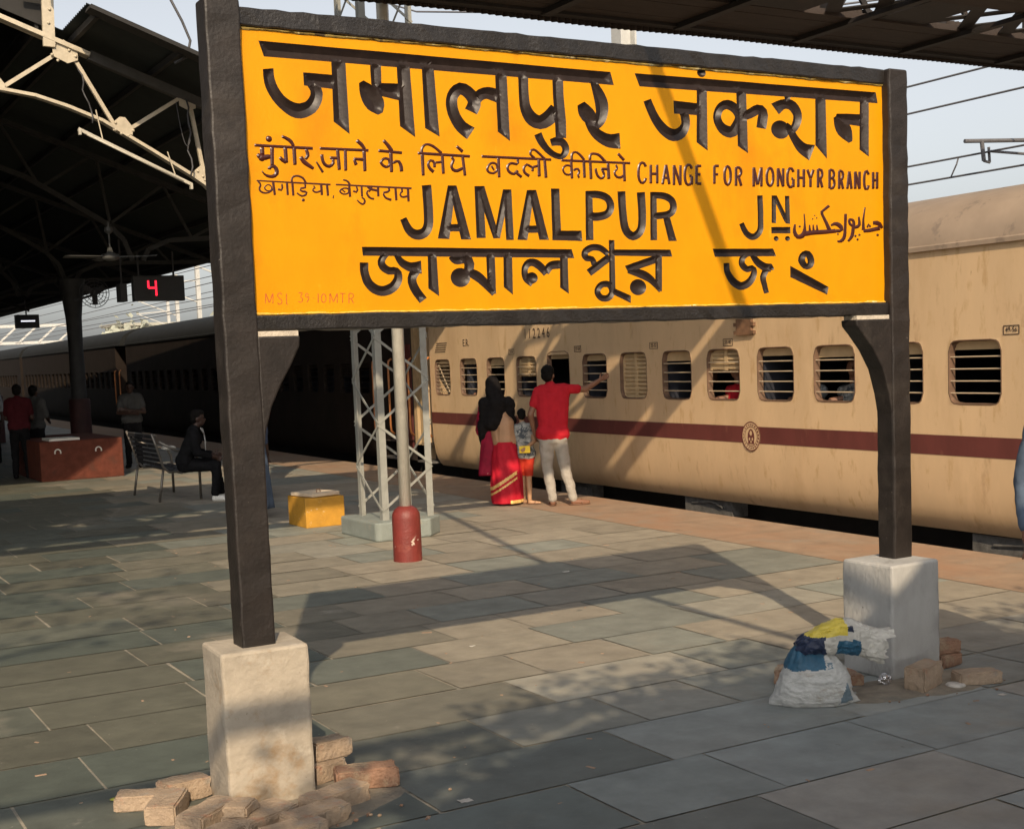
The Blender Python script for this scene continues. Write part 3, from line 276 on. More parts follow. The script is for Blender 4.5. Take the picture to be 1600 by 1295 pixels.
'bengali_name':[(0,[24290,23820,25420,23820,26570,23810,27740,23810,28930,23800,30150,23790,31400,23790,32660,23780,33960,23770,35280,23770],[24320,23430,25460,23420,26620,23410,27800,23400,29010,23390,30240,23380,31490,23370,32770,23370,34080,23360,35410,23340]),(0,[24570,23130,24570,23060,24560,22960,24550,22850,24560,22750,24580,22650,24610,22550,24650,22450,24690,22370,24750,22300,24820,22240,24890,22190,24960,22150,25030,22120,25100,22110,25180,22100,25240,22100,25320,22120,25400,22140,25480,22180,25550,22210,25610,22260,25680,22320,25730,22390,25770,22450,25790,22500,25800,22570,25800,22620,25810,22620,25830,22610,25760,22600,25640,22590,25480,22600,25350,22660,25240,22720,25150,22800,25070,22890,25020,23000,25010,23110,25020,23220,25070,23330,25150,23440,25250,23520,25350,23590,25410,23640],[24160,23140,24150,23070,24150,22960,24140,22830,24150,22690,24180,22560,24210,22430,24250,22290,24310,22160,24400,22050,24490,21940,24600,21850,24710,21770,24840,21720,24980,21670,25130,21650,25280,21650,25430,21680,25580,21720,25720,21790,25850,21870,25970,21970,26060,22090,26140,22220,26190,22350,26210,22480,26200,22620,26160,22750,26060,22880,25890,22940,25750,22940,25650,22930,25600,22940,25550,22960,25490,23000,25430,23050,25400,23080,25390,23100,25380,23130,25380,23170,25390,23200,25410,23250,25480,23330,25550,23400,25600,23460]),(0,[26020,23590,26080,23520,26160,23420,26250,23330,26330,23260,26410,23220,26500,23180,26590,23150,26680,23140,26790,23150,26930,23170,27070,23200,27170,23220],[25810,23480,25850,23400,25900,23280,25970,23150,26060,23020,26160,22930,26280,22850,26410,22780,26560,22720,26740,22680,26920,22660,27080,22640,27180,22630]),(0,[27100,22670,27040,22610,26970,22520,26910,22430,26890,22370,26890,22320,26910,22230,26960,22130,27010,22020,27090,21910,27200,21770,27300,21640,27380,21550],[26690,22900,26650,22830,26570,22720,26490,22580,26440,22410,26450,22250,26490,22100,26540,21960,26610,21830,26710,21680,26830,21530,26940,21390,27010,21310]),(0,[27520,23650,27520,23460,27510,23270,27510,23080,27500,22900,27500,22710,27490,22520,27490,22330,27480,22140,27480,21960],[27970,23610,27970,23390,27980,23170,27980,22940,27990,22720,27990,22500,28000,22280,28000,22050,28010,21830,28010,21610]),(0,[28770,23490,28830,23460,28900,23420,28970,23390,29000,23390,29040,23400,29130,23420,29230,23440,29300,23460],[28580,23330,28620,23280,28680,23200,28760,23120,28900,23050,29060,23040,29200,23060,29320,23080,29390,23090]),(0,[29600,23610,29660,23540,29750,23440,29840,23300,29910,23120,29900,22940,29850,22770,29800,22630,29770,22540],[29200,23370,29240,23290,29310,23200,29360,23100,29380,23050,29380,22980,29360,22860,29320,22730,29300,22630]),(2,[29150,22450],[510,440]),(0,[29600,22850,29670,22840,29790,22830,29920,22810,30060,22760,30190,22690,30300,22610,30420,22510,30530,22390,30660,22230,30800,22040,30920,21860,31000,21740],[29480,22560,29540,22520,29630,22470,29710,22420,29790,22370,29880,22320,29970,22260,30070,22200,30180,22110,30330,21990,30500,21840,30670,21700,30780,21590]),(0,[30550,23650,30550,23480,30550,23310,30550,23150,30550,22980,30550,22820,30550,22650,30550,22490,30550,22320,30550,22160],[31010,23610,31010,23390,31010,23170,31010,22960,31010,22740,31010,22520,31010,22300,31000,22080,31000,21860,31000,21650]),(0,[31480,23650,31480,23470,31470,23280,31460,23100,31460,22910,31450,22730,31440,22550,31440,22360,31430,22180,31430,21990],[31950,23610,31940,23390,31940,23170,31930,22950,31930,22730,31930,22510,31920,22290,31920,22070,31910,21850,31910,21630]),(2,[32980,22410],[330,270]),(0,[32910,22010,32840,22040,32740,22100,32620,22180,32510,22280,32450,22410,32420,22540,32410,22660,32420,22780,32440,22900,32490,23020,32560,23120,32660,23220,32780,23290,32920,23320,33060,23330,33200,23310,33330,23270,33450,23210,33550,23140,33650,23060,33750,22970,33840,22870,33920,22780,33970,22710],[33130,22270,33060,22310,32970,22360,32890,22420,32850,22470,32820,22520,32790,22600,32770,22680,32770,22760,32790,22820,32830,22880,32870,22930,32900,22950,32930,22960,32970,22960,33020,22960,33060,22950,33110,22930,33180,22890,33260,22840,33340,22790,33420,22720,33510,22640,33590,22560,33650,22500]),(0,[33600,22720,33640,22790,33700,22900,33790,23040,33960,23160,34170,23220,34380,23240,34560,23240,34680,23240],[33930,22570,33980,22640,34050,22720,34120,22790,34160,22810,34240,22820,34400,22830,34560,22840,34680,22840]),(0,[34610,23620,34600,23440,34590,23250,34590,23060,34580,22880,34570,22690,34560,22500,34560,22320,34550,22130,34540,21940],[35040,23560,35040,23350,35040,23140,35030,22920,35030,22710,35030,22500,35030,22280,35030,22070,35030,21850,35030,21640]),(0,[36090,22780,36230,22870,36370,22950,36520,23040,36660,23130,36800,23220,36950,23310,37090,23400,37240,23480,37380,23570],[36350,22490,36490,22570,36620,22650,36750,22730,36890,22810,37020,22900,37150,22980,37290,23060,37420,23140,37560,23220]),(0,[37260,23440,37190,23490,37080,23570,36970,23640,36880,23680,36790,23700,36690,23710,36580,23710,36490,23700,36410,23670,36310,23630,36230,23590,36210,23570,36200,23560,36200,23520,36220,23480,36210,23470,36200,23480,36270,23470,36390,23460,36540,23410,36630,23310,36680,23210,36710,23120,36730,23070],[37500,23630,37430,23690,37330,23780,37200,23880,37050,23960,36890,24010,36730,24030,36570,24030,36420,24020,36260,23970,36110,23910,35980,23830,35870,23720,35820,23590,35820,23460,35870,23350,35960,23240,36110,23180,36240,23180,36320,23180,36330,23190,36330,23170,36360,23110,36380,23040,36390,22990]),(0,[37450,24230,37450,23970,37440,23710,37440,23460,37430,23200,37430,22940,37420,22680,37410,22420,37410,22160,37400,21900],[37790,24220,37780,23920,37780,23630,37780,23340,37770,23050,37770,22760,37770,22460,37760,22170,37760,21880,37760,21580]),(1,[37280,21930,37250,21940,37170,21940,37090,21940,37030,21920,36980,21890,36920,21840,36870,21780,36850,21740,36860,21710,36890,21650,36940,21600,36980,21570,37020,21560,37100,21550,37170,21550,37220,21560,37250,21580,37310,21630,37360,21680,37380,21720,37370,21770,37350,21840,37310,21910,37280,21930],[37510,22180,37350,22240,37180,22260,37020,22240,36860,22200,36730,22120,36620,22010,36540,21890,36500,21760,36510,21630,36570,21510,36660,21400,36770,21310,36910,21250,37060,21230,37220,21230,37380,21260,37510,21340,37620,21440,37690,21560,37730,21690,37730,21820,37690,21950,37620,22080,37510,22180]),(0,[37600,21920,37720,21870,37840,21830,37950,21780,38070,21740,38190,21690,38310,21650,38430,21600,38550,21560,38670,21510],[37590,21590,37710,21540,37820,21490,37940,21440,38060,21390,38180,21340,38300,21290,38410,21240,38530,21190,38650,21140]),(0,[37580,23770,37970,23770,38360,23770,38760,23770,39160,23780,39560,23780,39960,23780,40360,23780,40770,23780,41180,23780],[37570,23460,37970,23460,38380,23460,38790,23450,39200,23450,39610,23440,40030,23440,40450,23430,40870,23430,41290,23430]),(0,[40230,23620,40230,23450,40220,23290,40220,23120,40210,22950,40210,22780,40200,22620,40200,22450,40190,22280,40190,22110],[40650,23540,40640,23340,40630,23130,40630,22920,40620,22710,40610,22500,40610,22300,40600,22090,40590,21880,40580,21670]),(0,[38360,22970,38580,23030,38800,23100,39030,23160,39250,23220,39470,23290,39700,23350,39920,23410,40150,23480,40380,23540],[38560,22640,38770,22690,38970,22750,39170,22800,39380,22860,39580,22920,39790,22970,40000,23030,40200,23090,40410,23150]),(0,[38590,22890,38750,22870,38980,22850,39230,22820,39460,22760,39640,22700,39800,22620,39950,22520,40100,22400,40240,22240,40370,22040,40490,21860,40570,21740],[38500,22620,38640,22570,38850,22500,39070,22430,39260,22360,39400,22310,39530,22260,39650,22210,39780,22150,39940,22040,40120,21890,40290,21750,40400,21650]),(2,[39120,21920],[500,400]),(0,[43870,23840,44300,23840,44750,23840,45190,23850,45640,23850,46090,23850,46540,23860,46990,23860,47450,23860,47910,23870],[44010,23420,44460,23430,44900,23430,45350,23440,45810,23440,46260,23450,46720,23450,47180,23460,47650,23460,48120,23470]),(0,[44940,23120,44950,23040,44950,22920,44960,22810,44990,22700,45060,22600,45150,22480,45250,22380,45350,22300,45450,22230,45550,22180,45640,22140,45700,22130,45760,22140,45850,22160,45960,22200,46050,22250,46140,22310,46220,22390,46300,22480,46350,22560,46380,22630,46400,22710,46390,22770,46430,22760,46490,22740,46420,22700,46280,22640,46070,22630,45890,22690,45760,22780,45650,22890,45570,23000,45550,23130,45570,23250,45610,23360,45680,23460,45790,23550,45910,23620,46010,23660,46070,23700],[44560,23110,44560,23030,44560,22910,44570,22760,44600,22610,44670,22460,44750,22310,44860,22160,44980,22030,45110,21920,45270,21830,45450,21750,45660,21710,45870,21730,46070,21790,46240,21860,46390,21960,46510,22070,46620,22200,46700,22330,46760,22470,46790,22600,46780,22740,46740,22860,46620,22990,46400,23010,46260,22970,46170,22950,46170,22950,46150,22970,46070,23020,46010,23080,45970,23120,45960,23150,45970,23200,45980,23250,46000,23300,46040,23340,46120,23390,46200,23430,46270,23470]),(0,[46600,23610,46680,23550,46790,23450,46910,23360,47020,23280,47120,23230,47230,23170,47340,23120,47420,23100,47490,23090,47570,23080,47670,23080,47740,23090],[46330,23470,46380,23390,46460,23270,46550,23140,46670,23020,46790,22920,46920,22840,47060,22760,47210,22700,47380,22660,47540,22650,47650,22650,47730,22650]),(0,[47780,23090,47970,22820],[47510,22700,47920,22750]),(0,[47620,22710,47560,22630,47490,22530,47420,22430,47390,22350,47390,22280,47400,22170,47440,22060,47470,21940,47500,21830,47530,21730,47560,21630,47580,21570],[47250,22860,47200,22790,47110,22680,47030,22540,46970,22390,46980,22240,47020,22100,47070,21980,47110,21880,47140,21770,47180,21660,47220,21560,47240,21500]),(1,[49630,23230,49640,23360,49700,23480,49770,23580,49870,23670,49990,23730,50130,23780,50290,23790,50470,23740,50600,23650,50680,23550,50750,23440,50790,23330,50800,23210,50790,23100,50750,22990,50660,22870,50510,22800,50360,22760,50190,22760,50020,22800,49890,22880,49780,22980,49690,23100,49630,23230],[50130,23280,50130,23310,50140,23360,50160,23410,50180,23430,50200,23440,50220,23450,50230,23450,50210,23450,50220,23440,50260,23380,50290,23310,50310,23260,50320,23210,50310,23150,50300,23110,50310,23100,50310,23100,50280,23090,50250,23090,50250,23080,50230,23110,50180,23170,50140,23240,50130,23280]),(0,[49080,22970,49380,22840,49670,22720,49970,22590,50270,22460,50570,22340,50870,22210,51180,22080,51480,21950,51790,21820],[49070,22360,49350,22260,49640,22150,49930,22040,50220,21940,50510,21830,50800,21720,51090,21620,51390,21510,51680,21400]),],
'hindi_notice':[(0,[19610,28090,22240,28070],[19590,27950,22230,27920]),(2,[20260,28310],[150,140]),(0,[20040,27970,20040,27610],[19830,27950,19820,27600]),(0,[19770,27720,19830,27680,19890,27650,19920,27650,20010,27660,20160,27670,20280,27680],[19650,27620,19670,27560,19720,27460,19850,27380,20030,27390,20190,27450,20310,27480]),(2,[19900,27510],[160,160]),(0,[20480,28000,20430,27180],[20280,27990,20250,27170]),(0,[20110,27040,20120,27080,20140,27140,20210,27220,20300,27250,20390,27270,20500,27250,20570,27180,20630,27090,20650,27000,20650,26910,20610,26820,20540,26740,20450,26690,20350,26660,20250,26660,20160,26670,20070,26700,19990,26750,19920,26820,19870,26900,19840,26960],[20290,27010,20300,27040,20310,27080,20310,27080,20330,27090,20370,27090,20390,27090,20400,27060,20420,27010,20430,26970,20430,26930,20420,26900,20410,26880,20380,26860,20320,26830,20260,26820,20200,26820,20130,26830,20060,26840,20000,26880,19930,26940,19890,26990]),(0,[20870,28510,20970,28480,21130,28430,21270,28360,21350,28260,21400,28150,21430,28080],[20800,28390,20900,28340,21030,28280,21130,28220,21190,28150,21250,28070,21290,28010]),(0,[21070,28020,21080,27330],[20870,27990,20890,27310]),(0,[20750,27630,20790,27590,20850,27550,20900,27510,20950,27470,21000,27430,21030,27400],[20630,27520,20660,27480,20710,27420,20760,27370,20830,27330,20890,27300,20930,27270]),(0,[21470,28040,21460,27260],[21270,28030,21280,27240]),(0,[21980,28000,22020,27920,22060,27810,22080,27680,22020,27570,21940,27510,21890,27470],[21830,27940,21860,27860,21880,27760,21890,27690,21880,27660,21830,27620,21790,27580]),(0,[21730,27680,21770,27620,21820,27540,21890,27470,22010,27380,22160,27270,22270,27190],[21560,27590,21580,27520,21630,27420,21720,27310,21880,27210,22050,27130,22180,27070]),(0,[22380,27470,22710,27020],[22310,27430,22580,26940]),(0,[22540,28080,24860,28090],[22530,27940,24840,27940]),(0,[22720,27780,22710,27700,22720,27600,22730,27510,22760,27450,22810,27390,22850,27360,22890,27340,22930,27340,22960,27350,23000,27370,23040,27410,23070,27440,23070,27480,23060,27530,23040,27580],[22540,27760,22540,27690,22550,27570,22570,27460,22610,27360,22670,27280,22740,27220,22830,27180,22920,27170,23020,27190,23110,27250,23180,27320,23230,27410,23230,27510,23210,27580,23190,27630]),(0,[22990,27700,23400,27700],[22970,27550,23390,27550]),(0,[23460,28030,23500,27120],[23280,28010,23320,27100]),(0,[23820,28040,23790,27090],[23650,28030,23620,27080]),(0,[24180,27650,24320,27390],[24060,27600,24130,27310]),(0,[24110,27690,24640,27700],[24090,27560,24610,27520]),(0,[24720,28030,24710,27100],[24530,28010,24530,27080]),(0,[24360,28510,24430,28460,24520,28390,24610,28310,24680,28220,24720,28130,24740,28070],[24220,28360,24290,28310,24380,28250,24450,28180,24510,28120,24560,28050,24590,27990]),(0,[25320,28100,26490,28050],[25290,27950,26470,27900]),(0,[25640,28550,25710,28490,25810,28400,25910,28310,25980,28210,26040,28120,26070,28060],[25510,28440,25570,28370,25660,28280,25730,28190,25790,28100,25850,28020,25890,27960]),(0,[26020,28000,26000,27100],[25810,27990,25820,27090]),(1,[25330,27500,25380,27610,25460,27700,25570,27760,25670,27770,25780,27750,25870,27700,25910,27600,25920,27500,25890,27390,25820,27320,25720,27270,25600,27260,25490,27310,25390,27390,25330,27500],[25490,27520,25500,27540,25560,27600,25610,27630,25660,27630,25710,27620,25740,27610,25750,27570,25760,27490,25750,27440,25730,27420,25680,27400,25650,27400,25590,27430,25520,27490,25490,27520]),(0,[25940,27560,26020,27600,26130,27660,26270,27690,26390,27630,26440,27540,26480,27440,26500,27330,26500,27220,26510,27150],[26000,27450,26080,27480,26180,27530,26230,27530,26240,27520,26270,27460,26290,27390,26300,27300,26300,27210,26300,27130]),(0,[27250,28070,29930,28030],[27230,27920,29910,27880]),(0,[27370,27940,27360,28020,27370,28120,27390,28230,27460,28330,27550,28410,27670,28460,27800,28470,27950,28450,28090,28390,28250,28290,28410,28170,28520,28090],[27530,27960,27530,28030,27530,28120,27540,28190,27580,28250,27630,28310,27690,28340,27770,28340,27880,28310,28000,28270,28140,28180,28290,28060,28390,27970]),(0,[27570,27990,27560,27000],[27370,27970,27390,26990]),(0,[27950,27110,27890,27160,27800,27230,27730,27310,27680,27400,27660,27490,27670,27580,27720,27660,27790,27730,27890,27770,27990,27760,28070,27720,28130,27650,28150,27550,28150,27450,28140,27380],[28090,27250,28030,27290,27940,27350,27880,27410,27850,27460,27830,27520,27820,27550,27840,27590,27880,27620,27900,27630,27920,27630,27960,27610,27980,27590,27990,27530,27980,27450,27980,27380]),(0,[28070,27660,28460,27720],[28070,27540,28470,27580]),(0,[28570,28030,28590,27120],[28390,28010,28420,27100]),(0,[28990,27960,29030,27920,29100,27850,29140,27750,29100,27650,29040,27570,29010,27520,29010,27470,29030,27430,29050,27400,29090,27380,29150,27360,29190,27360,29280,27390,29400,27440,29480,27480],[28880,27870,28910,27830,28960,27780,28970,27740,28950,27710,28900,27630,28850,27540,28840,27450,28860,27360,28910,27280,28990,27230,29090,27190,29220,27190,29350,27240,29480,27310,29560,27360]),(0,[29610,28020,29700,27070],[29430,27990,29530,27050]),(0,[29290,28450,29620,28210],[29170,28340,29490,28070]),(0,[30520,28050,34320,28040],[30510,27900,34310,27900]),(1,[30720,27440,30770,27550,30850,27650,30950,27730,31080,27770,31210,27760,31320,27710,31390,27610,31410,27500,31400,27380,31340,27290,31240,27220,31140,27170,31030,27170,30920,27180,30830,27220,30760,27280,30720,27350,30720,27440],[30870,27420,30900,27490,30960,27580,31020,27620,31080,27640,31170,27630,31220,27620,31250,27560,31260,27480,31260,27410,31230,27370,31170,27320,31110,27300,31050,27290,30970,27310,30920,27330,30890,27360,30870,27390,30870,27420]),(0,[31070,27610,31210,27390],[30960,27550,31110,27330]),(0,[31500,27980,31500,27040],[31320,27960,31330,27030]),(0,[32510,27950,32530,27880,32550,27770,32490,27640,32330,27620,32180,27650,32080,27650,32030,27620,31980,27570,31960,27530,31960,27480,31980,27420,32020,27380,32080,27340,32150,27310,32190,27300,32240,27330,32320,27400,32380,27460],[32350,27910,32380,27840,32400,27760,32410,27750,32360,27760,32210,27790,32060,27790,31930,27730,31840,27650,31790,27550,31790,27450,31830,27350,31890,27270,31980,27210,32090,27170,32220,27160,32350,27220,32440,27300,32510,27360]),(0,[32370,27380,32700,27150],[32250,27260,32580,27030]),(0,[33010,27090,32930,27130,32830,27190,32730,27260,32690,27350,32670,27450,32680,27540,32740,27630,32820,27710,32930,27760,33040,27750,33120,27700,33170,27670,33210,27660,33270,27640,33340,27580,33340,27500,33320,27420,33310,27360],[33110,27230,33040,27270,32950,27310,32880,27360,32850,27410,32830,27470,32840,27510,32870,27560,32920,27610,32950,27630,32970,27620,33020,27590,33090,27550,33160,27530,33190,27530,33180,27540,33180,27500,33160,27440,33140,27390]),(0,[33220,27640,33550,27730],[33260,27510,33590,27600]),(0,[33700,28010,33700,27150],[33510,27990,33500,27140]),(0,[34020,27990,34070,27100],[33840,27980,33880,27090]),(0,[33340,27950,33270,27990,33170,28060,33090,28140,33070,28240,33090,28330,33150,28410,33250,28460,33370,28470,33510,28420,33680,28300,33880,28140,34020,28030],[33440,28060,33370,28100,33280,28160,33230,28210,33230,28250,33240,28290,33250,28320,33280,28330,33330,28330,33410,28310,33560,28200,33750,28040,33880,27920]),(0,[34860,28030,38890,28040],[34850,27890,38880,27900]),(1,[34870,27550,34910,27640,34990,27720,35090,27780,35200,27800,35320,27790,35420,27750,35490,27680,35510,27590,35510,27510,35490,27420,35440,27330,35360,27260,35240,27230,35120,27240,35010,27280,34940,27360,34890,27450,34870,27550],[35010,27550,35030,27590,35080,27640,35130,27670,35200,27680,35280,27670,35330,27660,35350,27630,35370,27570,35370,27510,35350,27450,35320,27390,35300,27360,35250,27350,35170,27360,35100,27380,35060,27420,35020,27490,35010,27550]),(0,[35510,27990,35530,27110],[35330,27980,35350,27100]),(0,[35490,27560,35570,27600,35670,27650,35800,27670,35900,27610,35940,27520,35950,27440,35910,27360,35860,27310,35840,27300,35850,27280,35890,27240,35930,27200],[35550,27460,35630,27490,35720,27520,35760,27530,35760,27520,35790,27480,35800,27440,35780,27420,35740,27370,35700,27290,35730,27210,35780,27160,35810,27120]),(0,[36240,28050,36250,27170],[36050,28030,36070,27160]),(0,[35370,27980,35380,28070,35380,28200,35420,28320,35510,28400,35620,28440,35730,28440,35830,28420,35920,28370,36000,28310,36100,28230,36180,28140,36250,28070],[35540,27990,35540,28080,35550,28190,35570,28270,35590,28290,35640,28320,35690,28320,35750,28300,35810,28260,35880,28210,35960,28130,36050,28040,36110,27980]),(0,[36610,28030,36630,27120],[36420,28020,36440,27110]),(0,[36410,28020,36420,28100,36430,28220,36470,28320,36570,28400,36680,28420,36780,28420,36890,28410,37010,28390,37140,28330,37270,28230,37410,28100,37500,28010],[36600,28030,36600,28110,36600,28210,36620,28260,36640,28270,36690,28280,36760,28280,36840,28270,36920,28250,37010,28210,37130,28110,37260,27990,37350,27910]),(0,[36890,27670,36910,27580,36940,27460,36980,27370,37030,27300,37110,27250,37140,27230,37160,27250,37210,27300,37230,27340,37210,27410,37160,27490,37120,27560],[36730,27640,36740,27550,36770,27420,36820,27300,36900,27200,37010,27130,37130,27090,37260,27140,37350,27230,37400,27350,37370,27460,37310,27560,37270,27630]),(0,[37130,27710,37610,27720],[37110,27560,37600,27560]),(0,[37650,27960,37680,27160],[37450,27940,37470,27140]),(0,[38060,27900,38100,27850,38150,27780,38170,27680,38100,27590,38020,27530,37990,27500,38000,27450,38030,27400,38070,27360,38120,27340,38190,27330,38240,27330,38300,27350,38380,27400,38440,27440],[37940,27830,37970,27790,38010,27730,38030,27690,38000,27660,37910,27610,37840,27520,37850,27420,37890,27330,37950,27250,38050,27200,38160,27180,38280,27180,38390,27230,38480,27290,38540,27330]),(0,[38590,28020,38600,27070],[38400,28010,38410,27060]),(0,[38230,28470,38600,28140],[38080,28360,38440,28030]),],
'hindi_districts':[(0,[19600,26600,22980,26540],[19590,26510,22970,26420]),(0,[19690,26570,19740,26540,19800,26480,19860,26400,19830,26310,19790,26250,19770,26220,19780,26190,19810,26150,19850,26130,19920,26110,20020,26100,20100,26110,20170,26160,20240,26220,20300,26270],[19620,26500,19660,26460,19710,26410,19730,26380,19710,26360,19670,26300,19640,26210,19670,26130,19720,26060,19800,26010,19900,25990,20010,25990,20130,26020,20230,26070,20320,26150,20370,26200]),(1,[19900,26280,19950,26350,20020,26410,20110,26440,20190,26430,20260,26380,20310,26320,20310,26250,20270,26180,20220,26120,20150,26100,20080,26090,20020,26110,19960,26150,19910,26200,19900,26280],[19990,26270,20010,26290,20070,26340,20110,26360,20150,26350,20200,26320,20220,26290,20220,26260,20200,26220,20170,26190,20150,26180,20100,26180,20060,26190,20030,26210,20000,26250,19990,26270]),(0,[20420,26540,20460,25960],[20260,26520,20320,25940]),(0,[20770,26480,20780,26430,20800,26360,20810,26290,20800,26230,20770,26160,20680,26100,20590,26120,20530,26160,20490,26200],[20670,26460,20680,26410,20680,26340,20680,26290,20660,26260,20650,26230,20670,26240,20670,26240,20610,26270,20570,26290]),(0,[21030,26520,21040,25970],[20890,26500,20900,25960]),(0,[21280,26560,21290,25950],[21130,26550,21150,25940]),(0,[21120,26520,21120,26580,21130,26670,21160,26760,21250,26830,21340,26860,21440,26870,21550,26860,21650,26820,21750,26770,21820,26680,21870,26580,21900,26520],[21250,26520,21250,26580,21250,26660,21270,26700,21300,26720,21360,26740,21430,26750,21500,26740,21590,26710,21650,26680,21700,26610,21740,26520,21770,26460]),(0,[21830,26510,21850,26460,21860,26380,21830,26280,21730,26240,21630,26240,21600,26240,21620,26250,21620,26230,21630,26220,21670,26220,21750,26220,21840,26210,21900,26150,21920,26080,21880,26000,21800,25950,21700,25910,21590,25900,21480,25950,21400,26020,21340,26060],[21700,26460,21720,26420,21730,26370,21740,26360,21720,26370,21630,26360,21530,26340,21480,26250,21500,26170,21560,26110,21650,26090,21730,26090,21770,26080,21770,26080,21770,26080,21770,26090,21740,26060,21670,26030,21620,26020,21550,26040,21460,26090,21400,26130]),(2,[21660,25790],[90,80]),(0,[22170,26450,22210,26430,22270,26400,22310,26320,22240,26260,22170,26240,22160,26250,22180,26240,22210,26200,22250,26190,22320,26200,22430,26240,22510,26270],[22120,26370,22160,26350,22200,26320,22200,26350,22190,26360,22120,26330,22050,26260,22070,26180,22130,26110,22230,26070,22350,26080,22470,26130,22550,26160]),(0,[22600,26490,22610,26010],[22440,26470,22460,25990]),(0,[22870,26470,22890,25990],[22720,26460,22740,25970]),(0,[23130,26030,23080,25870],[23040,26050,23000,25880]),(0,[23190,26540,26890,26490],[23180,26440,26870,26360]),(0,[23550,26750,23610,26750,23710,26740,23810,26700,23880,26630,23920,26550,23940,26500],[23520,26660,23590,26650,23670,26630,23720,26600,23760,26560,23790,26490,23810,26440]),(1,[23320,26210,23370,26300,23450,26350,23540,26390,23640,26400,23740,26400,23830,26360,23860,26280,23860,26190,23810,26110,23730,26060,23630,26040,23530,26040,23440,26070,23360,26130,23320,26210],[23440,26210,23450,26220,23510,26260,23570,26290,23630,26300,23710,26290,23740,26280,23750,26260,23740,26210,23730,26180,23690,26160,23620,26140,23560,26140,23500,26160,23450,26200,23440,26210]),(0,[23910,26510,23930,25960],[23760,26500,23770,25950]),(0,[24200,26480,24230,26440,24270,26390,24290,26320,24280,26240,24230,26160,24150,26110,24050,26130,23990,26180,23960,26220],[24110,26420,24130,26390,24160,26340,24170,26310,24150,26280,24120,26250,24130,26240,24130,26250,24080,26280,24040,26300]),(0,[24490,26490,24490,25990],[24350,26480,24350,25980]),(0,[24410,26030,24450,26010,24510,25970,24570,25930,24600,25870,24620,25800,24610,25730,24560,25660,24480,25610,24370,25610,24270,25680,24190,25770,24130,25840],[24350,25930,24390,25910,24440,25890,24470,25860,24480,25830,24480,25790,24470,25780,24450,25760,24430,25740,24420,25730,24360,25760,24260,25830,24190,25890]),(0,[24730,26520,24770,26490,24830,26440,24890,26410,25010,26380,25150,26360,25260,26350],[24630,26430,24660,26390,24720,26330,24820,26270,24960,26240,25110,26220,25220,26200]),(0,[24960,26460,24960,26420,24950,26360,24920,26300,24870,26240,24820,26200,24780,26170],[24850,26480,24830,26440,24810,26400,24790,26360,24760,26330,24720,26300,24690,26270]),(0,[23500,26320,23680,26190],[23440,26260,23610,26120]),(0,[24750,26190,24720,26180,24690,26180,24710,26210,24730,26160,24770,26080,24830,26020,24880,25990,24970,25980,25030,25980],[24750,26310,24710,26310,24630,26290,24570,26200,24600,26110,24650,26000,24730,25920,24840,25870,24940,25860,25010,25850]),(0,[25290,26500,25280,26010],[25130,26490,25130,26000]),(0,[25800,26490,25810,26430,25840,26350,25810,26240,25700,26180,25600,26160,25520,26150,25490,26140,25510,26170,25510,26180,25530,26130,25570,26070,25610,26020,25690,26000,25800,25980,25880,25960],[25660,26450,25670,26390,25680,26330,25690,26310,25660,26310,25580,26290,25500,26270,25450,26260,25390,26210,25390,26150,25410,26080,25450,26000,25520,25920,25630,25870,25750,25830,25830,25810]),(0,[26140,26460,26160,25860],[25980,26450,26000,25850]),(0,[26430,26450,26440,26400,26460,26330,26450,26240,26380,26180,26330,26160,26330,26170,26340,26150,26370,26100,26390,26090,26460,26100,26580,26130,26670,26150],[26300,26420,26310,26370,26320,26310,26320,26290,26310,26280,26260,26250,26200,26180,26220,26100,26260,26020,26350,25960,26480,25970,26610,26000,26700,26030]),(0,[26760,26450,26760,25820],[26590,26440,26600,25810]),],
